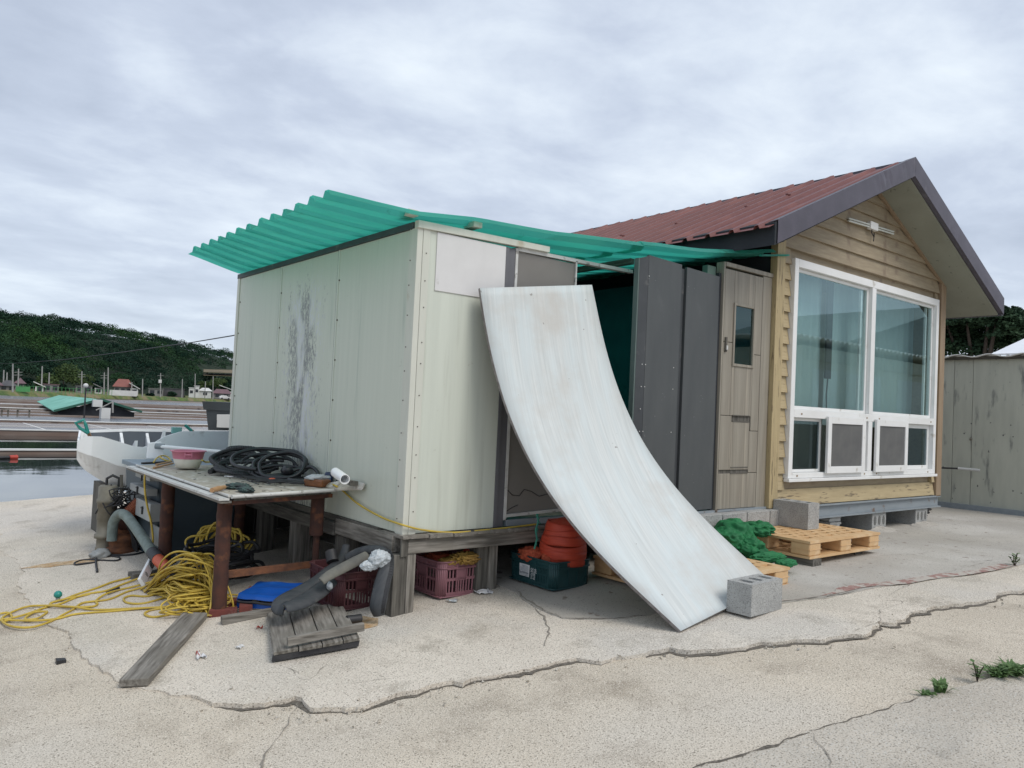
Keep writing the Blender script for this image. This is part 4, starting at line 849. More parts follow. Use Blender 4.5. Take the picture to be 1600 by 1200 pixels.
# leaf pieces: planks separated by grooves
pieces = [(D0, WX0 - .02, 2.235, DT), (WX0 - .02, WX1 + .02, WZ1 + .02, DT), (WX1 + .02, D1, 2.09, DT), (D0, WX0 - .02, 1.60, 2.23), (WX0 - .02, WX1 + .02, 1.60, WZ0 - .02), (WX1 + .02, D1, 1.50, 2.085),
          (D0, 6.37, 1.125, 1.595), (6.375, D1, 1.06, 1.495), (D0, D1, DB, 1.055)]
mb = MB(); mb.box(D0, D1, DY + .012, DY + .04, DB, WZ0 - .02); mb.box(D0, D1, DY + .012, DY + .04, WZ1 + .02, DT); mb.box(D0, WX0 - .02, DY + .012, DY + .04, WZ0 - .02, WZ1 + .02); mb.box(WX1 + .02, D1, DY + .012, DY + .04, WZ0 - .02, WZ1 + .02)
leaf_o = mb.build('door_leaf', M['dwz'], t)
for (x0, x1, z0, z1) in [(D0, WX0 - .022, 2.20, DT), (WX0 - .020, WX1 + .020, WZ1 + .022, DT), (WX1 + .022, D1, 2.115, DT), (D0, WX0 - .022, 1.50, 2.195), (WX0 - .020, WX1 + .020, 1.50, WZ0 - .022), (WX1 + .022, D1, 1.36, 2.11),
                         (D0, 6.32, .98, 1.495), (6.323, 6.62, .98, 1.44), (6.623, D1, .95, 1.355), (D0, D1, DB, .945)]:
    mb = MB(); mb.box(x0, x1, DY, DY + .012, z0, z1); mb.build('door_plank', M['door'], leaf_o, bevel=.003)
for z_ in (1.455, .955):
    mb = MB(); mb.box(6.33, 6.61, DY - .006, DY - .0005, z_ + .045, z_ + .052); mb.box(6.33, 6.61, DY - .006, DY - .0005, z_ - .012, z_ - .004); mb.build('slot_edge', M['dwx'], leaf_o)
mb = MB(); mb.box(WX0 - .025, WX0, DY - .012, DY + .02, WZ0 - .025, WZ1 + .025); mb.box(WX1, WX1 + .025, DY - .012, DY + .02, WZ0 - .025, WZ1 + .025); mb.box(WX0, WX1, DY - .012, DY + .02, WZ0 - .025, WZ0); mb.box(WX0, WX1, DY - .012, DY + .02, WZ1, WZ1 + .025); wf = mb.build('window_frame', M['door'], t, bevel=.002)
mb = MB(); mb.box(WX0, WX1, DY + .006, DY + .010, WZ0, WZ1); mb.build('pane', M['glass_dk'], wf)
mb = MB(); mb.box(6.165, 6.185, DY - .018, DY - .001, 2.10, 2.24); mb.cur = 1; mb.box(6.165, 6.183, DY - .03, DY - .018, 2.12, 2.16); mb.build('lock_plate', [M['dwz'], M['alu']], t)
mb = MB(); mb.box(6.77, 6.925, DY + .0, HY + .04, .59, 2.912); mb.build('side_strip', M['door'], t, bevel=.002)
mb = MB(); mb.box(5.93, 6.055, HY + .04, HY + .10, 2.72, 2.90); mb.build('frame_stub', mat('pale_green_stub', (.12, .18, .15), None, 5), t)
t = thing('block_footing', 'rough concrete block footing under the partition and door', 'footing', (5.9, HY, .2))
x = 4.9
while x < 6.95:
    mb = MB(); mb.box(x, x + .385, HY - .13, HY + .06, .40, .585, .004); mb.box(x + .02, x + .365, HY - .12, HY + .06, .19, .398, .004)
    mb.build('block', M['block'], t, bevel=.006); x += .39
mb = MB(); mb.box(4.9, 6.93, HY - .03, HY + .07, .587, .606); mb.build('sill_bed', M['ibeam'], t)
# passage interior behind the opening
t = thing('passage_lining', 'dark teal lined passage wall behind the open doorway', 'wall', (5.5, 8.2, .5))
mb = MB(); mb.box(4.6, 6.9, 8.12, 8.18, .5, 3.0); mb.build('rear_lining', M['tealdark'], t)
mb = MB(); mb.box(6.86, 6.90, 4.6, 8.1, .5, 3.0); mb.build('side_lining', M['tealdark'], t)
mb = MB(); mb.box(5.22, 6.85, 4.55, 8.1, .52, .56); mb.build('floor_board', M['dwy'], t)

# ============================================================ HOUSE
HX0, HX1, HZ0 = 6.93, 10.93, .60
RX, RZ, SL, FY = 8.93, 4.50, .457, 3.95
house = thing('wooden_cabin', 'timber clad cabin with a maroon corrugated roof and large white window', 'house', (8.93, HY, .2))
sof = lambda x: RZ - .205 - SL * abs(x - RX)
zz = HZ0; k = 0; EXPO = .1665
WNX0, WNX1, WNZ0, WNZ1 = 7.235, 10.715, .885, 3.165
while zz < sof(RX) - .02:
    z1 = zz + EXPO
    zt = min(z1, sof(RX) - .01)
    def lim(z): return max(7.082, RX - (sof(RX) - z) / SL), min(10.80, RX + (sof(RX) - z) / SL)
    l0, r0 = lim(zz); l1, r1 = lim(zt)
    segs = [(l0, r0, l1, r1)]
    if zt > WNZ0 + .02 and zz < WNZ1 - .02: segs = [(7.082, WNX0 - .004, 7.082, WNX0 - .004), (WNX1 + .004, 10.80, WNX1 + .004, 10.80)]
    for (a0, b0, a1, b1) in segs:
        yb = HY - .040; yt = HY - .010
        if b1 - a1 < .01: a1 = (a1 + b1) / 2 - .005; b1 = a1 + .01
        mb = MB(); mb.hexa([(a0, yb, zz + .001), (b0, yb, zz + .001), (b0, HY + .01, zz + .001), (a0, HY + .01, zz + .001), (a1, yt, zt), (b1, yt, zt), (b1, HY + .01, zt), (a1, HY + .01, zt)])
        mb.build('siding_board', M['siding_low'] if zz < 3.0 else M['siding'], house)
    zz = z1; k += 1
# back-up walls
mb = MB(); mb.box(HX0 + .03, HX0 + .10, HY + .022, 9.9, HZ0, 3.28); mb.build('left_wall', M['dark'], house)  # wall coloured near black, the void's shade above the door painted in
mb = MB(); mb.box(10.83, 10.90, HY + .012, 9.9, HZ0, 3.28); mb.build('right_wall', M['siding'], house)
mb = MB(); mb.box(7.0, 10.9, 9.85, 9.9, HZ0, 3.28); mb.build('rear_wall', M['siding'], house)
mb = MB(); mb.prism([(7.0, HY + .012, WNZ1), (10.9, HY + .012, WNZ1), (10.9, HY + .012, sof(10.9)), (RX, HY + .012, sof(RX)), (7.0, HY + .012, sof(7.0))], (0, .05, 0)); mb.build('gable_core', M['siding'], house); mb = MB(); mb.box(7.0, 10.9, HY + .012, HY + .06, HZ0, WNZ0); mb.build('wall_core', M['siding'], house)
mb = MB(); mb.box(7.1, 10.83, HY + .07, 9.85, HZ0 - .04, HZ0); mb.build('floor', M['dwy'], house)
mb = MB(); mb.box(HX0, 7.078, HY - .06, HY + .02, HZ0 - .01, 3.32); mb.build('corner_post', M['post_y'], house, bevel=.004)
mb = MB(); mb.box(10.81, 10.955, HY - .06, HY + .02, HZ0 - .02, 3.40); mb.build('corner_post', M['post_b'], house, bevel=.004)
# roof sheets
def rsheet(y0, y1, side, trim=0.0):
    mb = MB(); vs = []; ys_ = []; y = y0
    while y < y1 - 1e-4:
        for f, h_ in ((0, 0), (.34, 0), (.40, .034), (.52, .034), (.58, 0)): 
            if y + f * PIT * 1.0 <= y1: ys_.append((y + f * PIT, h_))
        y += PIT
    ys_.append((y1, 0)); x_e = 6.10 if side < 0 else 11.66
    for u in (0, .5, 1):
        x = RX + side * (.06 + trim) + (x_e - RX - side * (.06 + trim)) * u
        for (y, h_) in ys_: vs.append((x, y, RZ - SL * abs(x - RX) + h_ + .004 * mn.noise(Vector((x, y * 2, 1)))))
    n = len(ys_); mb.add(vs, [(i * n + j, (i + 1) * n + j, (i + 1) * n + j + 1, i * n + j + 1) for i in range(2) for j in range(n - 1)])
    o = mb.build('roof_sheet', M['roof_red'], house); s_ = o.modifiers.new('solid', 'SOLIDIFY'); s_.thickness = .004; return o
y = FY + .02; k = 0
while y < 10.2:
    y1 = min(y + PIT * 3, 10.4); rsheet(y, y1, -1, random.choice((0, .02, .05, .08))); rsheet(y, y1, 1); y = y1 + .004; k += 1
mb = MB(); mb.prism([(RX - .22, FY + .06, RZ - .13), (RX, FY + .06, RZ - .015), (RX + .22, FY + .06, RZ - .12)], (0, 6.35, 0)); mb.build('ridge_beam', M['dark'], house)
mb = MB(); mb.beam((RX + .05, FY + .1, RZ + .002), (RX + .05, 10.35, RZ + .002), .10, .03); mb.build('ridge_strip', M['fascia'], house)
# roof screws / caps
for (x, y) in ((7.55, 5.2), (7.3, 6.0), (7.2, 6.8), (7.9, 4.9)):
    mb = MB(); z_ = RZ - SL * abs(x - RX) + .03; mb.blob((x, y, z_), (.045, .03, .025), 3, .3, 2, 1); mb.build('roof_bolt', M['roof_red'], house)
# fascias (front edge), crumpled near the ridge on the left
def fascia(xa, xb, name, side):
    mb = MB(); n = 40; vs = []
    for i in range(n + 1):
        x = xa + (xb - xa) * i / n; zt = RZ + .035 - SL * abs(x - RX); k = 0
        if side < 0: d = abs(x - 8.45); k = max(0, 1 - d / .45) * .035 * mn.noise(Vector((x * 9, 1, 0))) * 2
        for (dy, dz) in ((.10, -.012), (0, 0), (k, -.10), (k * .3, -.215), (.05, -.218)): vs.append((x, FY + dy - k * .4, zt + dz))
    mb.add(vs, [(i * 5 + j, (i + 1) * 5 + j, (i + 1) * 5 + j + 1, i * 5 + j + 1) for i in range(n) for j in range(4)]); o = mb.build(name, M['fascia'], house); s_ = o.modifiers.new('solid', 'SOLIDIFY'); s_.thickness = .004
fascia(6.22, RX - .002, 'fascia_board', -1); fascia(RX + .002, 11.69, 'fascia_board', 1)
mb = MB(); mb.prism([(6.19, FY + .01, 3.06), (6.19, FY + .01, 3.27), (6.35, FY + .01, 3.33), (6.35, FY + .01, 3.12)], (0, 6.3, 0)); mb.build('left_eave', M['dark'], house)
mb = MB(); mb.box(11.655, 11.70, FY + .01, 10.3, 3.04, 3.265); mb.build('right_eave', M['fascia'], house)
# soffit
for side, xe in ((1, 11.65), (-1, 6.36)):
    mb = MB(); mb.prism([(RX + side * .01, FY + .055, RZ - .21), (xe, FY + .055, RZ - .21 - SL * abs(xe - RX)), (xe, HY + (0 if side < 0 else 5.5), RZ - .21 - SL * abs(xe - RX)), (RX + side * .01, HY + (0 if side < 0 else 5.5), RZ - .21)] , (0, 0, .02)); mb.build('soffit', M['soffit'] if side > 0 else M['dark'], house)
mb = MB(); mb.beam((RX, HY - .045, RZ - .225), (10.93, HY - .045, RZ - .225 - SL * 2.0), .03, .035); mb.build('soffit_moulding', M['post_b'], house)
# steel base beam
mb = MB(); mb.box(7.0, 10.96, HY - .06, HY + .10, .575, .592); mb.box(7.0, 10.96, HY - .02, HY + .0, .455, .574); mb.box(7.0, 10.96, HY - .06, HY + .10, .44, .454); mb.build('base_beam', M['ibeam'], house)
mb = MB(); mb.box(10.75, 10.95, HY + .02, 9.9, .44, .59); mb.build('side_beam', M['dark'], house)
# window
wn = MB(); y0, y1 = HY - .075, HY + .03
wn.box(WNX0, WNX0 + .075, y0, y1, WNZ0, WNZ1); wn.box(WNX1 - .075, WNX1, y0, y1, WNZ0, WNZ1)
wn.box(WNX0 + .075, WNX1 - .075, y0, y1, WNZ1 - .085, WNZ1); wn.box(WNX0 + .075, WNX1 - .075, y0, y1, WNZ0, WNZ0 + .055)
wn.box(WNX0 + .075, WNX1 - .075, y0, y1, 1.515, 1.60); wn.box(8.895, 8.99, y0, y1, WNZ0 + .055, 1.515); wn.box(8.895, 8.99, y0, y1, 1.60, WNZ1 - .085)
win = wn.build('window', M['pvc'], house, bevel=.005)
mb = MB(); mb.box(WNX0 - .02, WNX1 + .02, HY - .10, HY - .034, WNZ0 - .035, WNZ0 - .002); mb.build('sill', M['pvc'], win, bevel=.004)
def sash(x0, x1, z0, z1, yy, w_, pane, nm='sash'):
    s_ = MB(); s_.box(x0, x0 + w_, yy, yy + .03, z0, z1); s_.box(x1 - w_, x1, yy, yy + .03, z0, z1); s_.box(x0 + w_, x1 - w_, yy, yy + .03, z0, z0 + w_); s_.box(x0 + w_, x1 - w_, yy, yy + .03, z1 - w_, z1)
    s_.build('sash', M['pvc'], win, bevel=.003); mb = MB(); mb.box(x0 + w_, x1 - w_, yy + .012, yy + .017, z0 + w_, z1 - w_); mb.build('pane', pane, win)
sash(WNX0 + .077, 8.893, 1.602, WNZ1 - .087, HY - .03, .035, M['glass']); sash(8.992, WNX1 - .077, 1.602, WNZ1 - .087, HY - .03, .035, M['glass'])
# inner double frames at the right of each light
for (xa, xb) in ((8.78, 8.85), (10.50, 10.60)):
    for q in (0, 1): mb = MB(); mb.box(xa + q * .04, xa + q * .04 + .028, HY + .005 + q * .015, HY + .03 + q * .015, 1.64, 3.04); mb.build('inner_frame', M['pvc'], win)
sash(WNX0 + .077, 7.95, WNZ0 + .057, 1.513, HY - .02, .03, M['glass_dk']); sash(7.93, 8.76, WNZ0 + .045, 1.545, HY - .115, .075, M['mesh'])
sash(9.02, 9.83, WNZ0 + .045, 1.545, HY - .115, .075, M['mesh']); sash(9.83, WNX1 - .077, WNZ0 + .057, 1.513, HY - .02, .05, M['glass_dk'])
mb = MB(); mb.box(8.775, 8.893, HY - .03, HY + .0, WNZ0 + .06, 1.51); mb.build('inner_frame', M['pvc'], win)
mb = MB()
for (x_, z_) in ((7.45, 1.555), (9.15, 1.555), (10.55, 1.555), (7.4, .91), (8.83, .91), (9.12, .91), (10.5, .91), (8.85, 1.555)): mb.box(x_ - .012, x_ + .012, y0 - .003, y0 + .001, z_ - .009, z_ + .009)
mb.build('screw_caps', M['post_b'], win)
# curtains behind the glass
def curtain(x0, x1, y, z0, z1, lbl):
    mb = MB(); mb.grid(lambda u, v: (x0 + (x1 - x0) * u, y + .009 * math.sin(u * (x1 - x0) * 38 + 2 * mn.noise(Vector((u * 6, 0, 0)))) + .02 * mn.noise(Vector((u * 9, v, 0))), z0 + (z1 - z0) * v), int((x1 - x0) * 60), 4); c = mb.build('curtain', M['curtain']); tag(c, lbl, 'curtain', 'curtains inside the cabin window')
curtain(7.26, 8.30, HY + .22, 1.45, 3.12, 'teal curtain left of the dark gap in the left pane'); curtain(8.40, 8.90, HY + .22, 1.45, 3.12, 'narrow teal curtain right of the dark gap in the left pane'); curtain(8.95, 10.70, HY + .25, 1.45, 3.12, 'wide teal curtain behind the right pane')
mb = MB(); mb.box(8.29, 8.41, HY + .14, HY + .16, 1.98, 3.10); tag(mb.build('gap_shade_strip', M['dark']), 'dark narrow strip added for the shade in the curtain gap of the left pane', 'strip')  # dark strip stands in for the shade in the curtain gap
mb = MB(); mb.tube([(8.36, HY + .15, 1.99), (8.34, HY + .15, 1.8), (8.35, HY + .15, 1.62)], .008, 6); tag(mb.build('gap_shade_line', M['black']), 'thin dark line added for the narrow shaded slit below the dark strip', 'cord')  # thin tube stands in for the dark slit between the curtains lower down
mb = MB(); mb.box(7.12, 10.8, HY + .9, HY + .95, HZ0, 3.2); mb.build('inner_wall', M['beige_wall'], house)
# fluorescent lamp on the gable
lm = thing('strip_light', 'white double tube strip light mounted on the gable boards', 'lamp', (8.86, HY - .06, 3.72))
a, b = PY(1326, 341, HY - .06), PY(1396, 362, HY - .06); md = a.lerp(b, .52)
for dz in (0, -.028): mb = MB(); mb.tube([a + Vector((0, 0, dz)), b + Vector((0, 0, dz))], .011, 8); mb.build('tube', M['lampglass'], lm)
mb = MB(); mb.box(md.x - .09, md.x + .09, HY - .085, HY - .034, md.z - .055, md.z + .035); mb.build('ballast_box', M['pvc'], lm, bevel=.006)
mb = MB(); mb.tube([md + Vector((-.02, 0, -.05)), md + Vector((-.06, -.02, -.10)), md + Vector((.0, -.02, -.14)), md + Vector((.04, 0, -.08)), md + Vector((-.01, -.02, -.19))], .006, 6); mb.build('wire', M['black'], lm)

# ============================================================ CURVED BOARD
Lp = [(3.36, 4.576, 2.338), (3.413, 4.453, 1.82), (3.471, 4.316, 1.452), (3.533, 4.17, 1.159), (3.606, 3.998, .908), (3.689, 3.803, .687), (3.781, 3.586, .49), (3.869, 3.38, .317), (3.965, 3.156, .145), (3.985, 3.115, .112)]
Rp = [(4.531, 4.598, 2.527), (4.603, 4.44, 1.914), (4.68, 4.274, 1.48), (4.767, 4.084, 1.15), (4.862, 3.878, .886), (4.974, 3.633, .636), (5.116, 3.324, .367), (5.17, 3.21, .26)]
def resamp(pts, n):
    pts = np.array(pts); s_ = np.concatenate([[0], np.cumsum(np.linalg.norm(np.diff(pts, axis=0), axis=1))]); s_ /= s_[-1]
    co = [np.polyfit(s_, pts[:, k], 4) for k in range(3)]
    q = np.array([[np.polyval(co[k], u) for k in range(3)] for u in np.linspace(0, 1, n)]); q[0] = pts[0]; return q
Lr, Rr = resamp(Lp, 41), resamp(Rp, 41)
mb = MB(); vs = []
for i in range(41):
    a, b = Vector(Lr[i]), Vector(Rr[i]); i2 = min(40, i + 1); i1 = max(0, i - 1)
    tn = (Vector(Lr[i2]) - Vector(Lr[i1])).normalized(); nn = (b - a).cross(tn).normalized()
    if nn.y > 0: nn = -nn
    for k in range(9): vs.append(a.lerp(b, k / 8) )
    for k in range(9): vs.append(a.lerp(b, k / 8) - nn * .022)
fs = []; mi = []
for i in range(40):
    o0, o1 = i * 18, (i + 1) * 18
    for k in range(8): fs.append((o0 + k, o1 + k, o1 + k + 1, o0 + k + 1)); mi.append(0); fs.append((o0 + 9 + k, o0 + 10 + k, o1 + 10 + k, o1 + 9 + k)); mi.append(1)
    fs.append((o0, o0 + 9, o1 + 9, o1)); mi.append(1); fs.append((o0 + 8, o1 + 8, o1 + 17, o0 + 17)); mi.append(1)
for o0, fl in ((0, 0), (40 * 18, 1)):
    for k in range(8): fs.append((o0 + k, o0 + k + 1, o0 + 10 + k, o0 + 9 + k)); mi.append(1)
mb.v = [tuple(v) for v in vs]; mb.f = [list(f) for f in fs]; mb.sm = [False] * len(fs); mb.mi = mi
bo = mb.build('curved_board', [M['curved'], M['core']])
for p_ in bo.data.polygons: p_.use_smooth = p_.material_index == 0
tag(bo, 'long sagging white board leaning against the shed doorway', 'board')
# ============================================================ CINDER BLOCKS
def cinder(name_label, ox, oy, oz, rz, sx=.39, sy=.19, sz=.19, holes=True, group=None, seed=0, hr=.028):
    rnd_ = random.Random(seed)
    t = thing('cinder_block', name_label, 'concrete block', (ox, oy, oz), rz, group); W = wmat(t)
    # body with three capsule-shaped holes: ring mesh triangulated
    outer = [Vector((0, 0)), Vector((sx, 0)), Vector((sx, sy)), Vector((0, sy))]; pts = list(outer); edges = [(0, 1), (1, 2), (2, 3), (3, 0)]; hs = []
    for k in range(3):
        cx = sx * (.2 + .3 * k); n = 14; b = len(pts)
        for q in range(n):
            a = 2 * math.pi * q / n; pts.append(Vector((cx + hr * math.cos(a) * 1.2, sy / 2 + math.sin(a) * hr + (sy * .16 if math.sin(a) > 0 else -sy * .16))))
        edges += [(b + q, b + (q + 1) % n) for q in range(n)]; hs.append((cx, list(range(b, b + n))))
    res = delaunay_2d_cdt(pts, edges, [], 2, 1e-6)
    mb = MB(); V2 = res[0]; F = res[2]
    def inhole(c):
        for cx, _ in hs:
            if abs(c.x - cx) < hr * 1.15 and abs(c.y - sy / 2) < sy * .16 + hr * .6: return True
        return False
    F = [f for f in F if not inhole(sum((V2[i] for i in f), Vector((0, 0))) / len(f))] if holes else F
    jit = lambda p, z: W @ Vector((p.x, p.y, z))
    mb.add([jit(p, sz) for p in V2], F); 
    for a, b in edges[:4]: mb.add([jit(pts[a], 0), jit(pts[b], 0), jit(pts[b], sz), jit(pts[a], sz)], [(0, 1, 2, 3)])
    if holes:
        for cx, ids in hs:
            for q in range(len(ids)): a, b = pts[ids[q]], pts[ids[(q + 1) % len(ids)]]; mb.add([jit(a, sz - .035), jit(b, sz - .035), jit(b, sz), jit(a, sz)], [(1, 0, 3, 2)])
    mb.add([jit(p, 0) for p in pts[:4]], [(3, 2, 1, 0)])
    o = mb.build('block_body', M['block'], t)
    if holes:
        for cx, ids in hs: mb = MB(); mb.add([jit(pts[i], sz - .033) for i in ids], [tuple(range(len(ids)))]); mb.build('core_hole', M['block_in'], t)
    return t
B0 = GP(1174, 963.6); B1 = GP(1222.6, 945.6); 
cinder('grey cinder block holding the foot of the white board', 4.530, 2.975, .160, R(3), .40, .185, .21, seed=1, hr=.026)
# block stack under the cabin's left corner
cinder('cinder block standing at the cabin corner on the back of the pallet', 7.19, 4.00, .434, R(90), .38, .20, .25, seed=2)
# foot blocks lying on their sides with mortar
PYX = lambda x, y: PY(x, y, HY - .03).x
footX = [PYX(1374, 812), PYX(1440, 806)]
def foot2(X, label):
    t = thing('foot_block', label, 'concrete block', (X, HY - .1, .2), group=None)
    mb = MB(); mb.box(X - .17, X + .17, HY - .03, HY + .5, .22, .435, .004); mb.build('block_body', M['block'], t, bevel=.006)
    for k in range(3):
        mb = MB(); cx_ = X - .105 + .105 * k; mb.prism([(cx_ + .028 * math.cos(a), HY - .033, .345 + .055 * math.sin(a)) for a in [i * math.pi / 6 for i in range(12)]], (0, .002, 0)); mb.build('core_hole', M['block_in'], t)
    mb = MB(); mb.grid(lambda u, v: (X + (u - .5) * .62 * (1 + (1 - v) * .35), HY - .035 - .30 * (1 - v) + .04 * mn.noise(Vector((u * 8, v * 4, X))), .212 + .07 * v * v * (1 - abs(u - .5) * 1.2) + .012 * mn.noise(Vector((u * 14, v * 9, X)))), 24, 10); mb.build('mortar_skirt', M['conc_floor'], t)
foot2(footX[0], 'mortared foot block under the middle of the cabin beam'); foot2(footX[1], 'mortared foot block under the right end of the cabin beam')
X = PYX(1312, 815)
t = thing('tile_stack', 'stack of thin broken tiles under the cabin beam', 'tiles', (X, HY, .22))
for k in range(7): mb = MB(); o_ = random.uniform(-.03, .03); mb.box(X - .12 + o_, X + .12 + o_, HY + .02 + o_, HY + .25, .225 + k * .03, .250 + k * .03, .004); mb.build('tile', M['wh_wall'] if k % 2 else M['block'], t)
# tyre at the right corner of the cabin
q = PY(1469, 775, HY + .15); t = thing('tyre', 'black treaded tyre standing at the right corner of the cabin', 'tyre', (11.02, HY + .3, .22))
mb = MB(); n = 40; vs = []
mb.tube([(11.07, HY + .45 + .27 * math.cos(2 * math.pi * k / 36), .53 + .30 * math.sin(2 * math.pi * k / 36)) for k in range(36)], .085, 10, closed=True); mb.build('casing', M['black'], t)
mb = MB()
for k in range(44):
    a = 2 * math.pi * k / 44; c = Vector((11.07, HY + .45 + .345 * math.cos(a), .53 + .375 * math.sin(a))); mb.beam(c + Vector((-.07, 0, 0)), c + Vector((.07, 0, 0)), .022, .022, (0, math.cos(a), math.sin(a)))
mb.build('tread', M['black'], t)
# ============================================================ PALLETS
def pallet(label, x0, y0, z0, sx, sy, hgt, rz, seed=0, support=True):
    t = thing('pallet', label, 'pallet', (x0, y0, z0), rz, 'tan pallets'); W = wmat(t)
    def bx(mb, a, b, c, d, e, f): return mb.hexa([W @ Vector(p) for p in [(a, c, e), (b, c, e), (b, d, e), (a, d, e), (a, c, f), (b, c, f), (b, d, f), (a, d, f)]])
    dk = .022
    for nm, zb in (('top_deck', hgt - dk), ('bottom_deck', 0.0)):
        mb = MB(); n = 9; ex = .06
        bx(mb, 0, sx, 0, ex, zb, zb + dk); bx(mb, 0, sx, sy - ex, sy, zb, zb + dk); bx(mb, 0, ex, ex, sy - ex, zb, zb + dk); bx(mb, sx - ex, sx, ex, sy - ex, zb, zb + dk)
        px_ = (sy - 2 * ex) / n
        for k in range(n):                        # solid strips along x
            a = ex + k * px_; bx(mb, ex, sx - ex, a, a + px_ * .5, zb, zb + dk)
            m_ = 12; pw = (sx - 2 * ex) / m_
            for q in range(m_):
                if (q + k) % 2 == 0 or random.Random(seed + k * 31 + q).random() < .25: bx(mb, ex + q * pw, ex + q * pw + pw * .75, a + px_ * .5, a + px_, zb + .001, zb + dk - .001)
        mb.build(nm, M['pallet'], t)
    bw = .20
    for i in range(3):
        for j in range(3):
            bxw = (sx - bw) / 2 * i; byw = (sy - bw) / 2 * j; mb = MB(); g = .006
            bx(mb, bxw + g, bxw + bw - g, byw + g, byw + bw - g, dk, hgt - dk); mb.build('pallet_block', M['pallet'], t, bevel=.012)
            if i in (0, 2) or j in (0,):
                mb = MB()
                bx(mb, bxw + .002, bxw + bw - .002, byw + .002, byw + bw - .002, hgt * .5 - .004, hgt * .5 + .001); mb.build('rib', M['pallet'], t)
    return t
pallet('tan pallet resting on dark timbers in front of the cabin', 6.34, 3.60, .275, 1.28, 1.02, .155, R(0), 1)
pallet('lower tan pallet half hidden under the white board', 4.50, 3.36, .168, 1.13, 1.06, .15, R(0), 5)
for (x0, x1, y0, y1, lb) in ((6.36, 6.50, 3.58, 4.5, 'dark timber runner under the left of the raised pallet'), (7.30, 7.44, 3.68, 4.5, 'dark timber runner under the right of the raised pallet')):
    mb = MB(); mb.box(x0, x1, y0, y1, .200, .273); tag(mb.build('timber_runner', M['dwy']), lb, 'timber')
# crumpled green cloth
def cloth(name, label, cat, px_poly, base_fn, mtl, hgt=.1, seed=0, n=34, folds=5.0, thick=.003, group=None, drape=None):
    c0, c1, c2, c3 = [Vector(q) for q in px_poly]
    mb = MB()
    def fn(u, v):
        p = c0.lerp(c1, u).lerp(c3.lerp(c2, u), v); e_ = min(1, 5 * min(u, 1 - u)) * min(1, 5 * min(v, 1 - v))
        a = mn.noise(Vector((u * folds, v * folds, seed))); b_ = mn.noise(Vector((u * folds * 2.3, v * folds * 2.1, seed + 9))); c_ = mn.noise(Vector((u * folds * 5, v * folds * 5, seed + 3)))
        h_ = hgt * ((1 - abs(a) * 2.6) * .75 + b_ * .5 + c_ * .18) * (.3 + .7 * e_)
        x = p.x + .35 * hgt * mn.noise(Vector((u * 4, v * 4, seed + 20))); y = p.y + .35 * hgt * mn.noise(Vector((u * 4, v * 4, seed + 30)))
        zb = base_fn(x, y) if base_fn else 0; return (x, y, zb + p.z + max(.004, h_))
    mb.grid(fn, n, n); o = mb.build(name, mtl); s_ = o.modifiers.new('solid', 'SOLIDIFY'); s_.thickness = thick; tag(o, label, cat, group); return o
def zfloor(x, y):
    if 6.38 < x < 7.6 and 3.6 < y < 4.66: return .402
    return zap(x, y) + .008
mb = MB()

for (x, y, D_, sz_, sd_, f_, rz_) in ((1146, 840, 7.25, (.19, .22, .17), 5, 1.2, 0), (1184, 826, 7.42, (.17, .15, .075), 8, 1.5, 0), (1135, 846, 7.05, (.14, .18, .13), 3, 1.5, 0), (1168, 856, 7.05, (.13, .18, .10), 2, 1.5, 0), (1200, 871, 6.92, (.20, .07, .05), 12, 1.6, R(-12)), (1228, 880, 6.85, (.13, .06, .04), 14, 1.6, R(-8))):
    q = AT(x, y, D_); sz_ = tuple(v * .88 for v in sz_); mb.blob(q, sz_, sd_, .34, f_, 5, rot=rz_)
tag(mb.build('green_cloth', M['green_tarp']), 'crumpled green mesh cloth bunched between the two pallets', 'cloth')

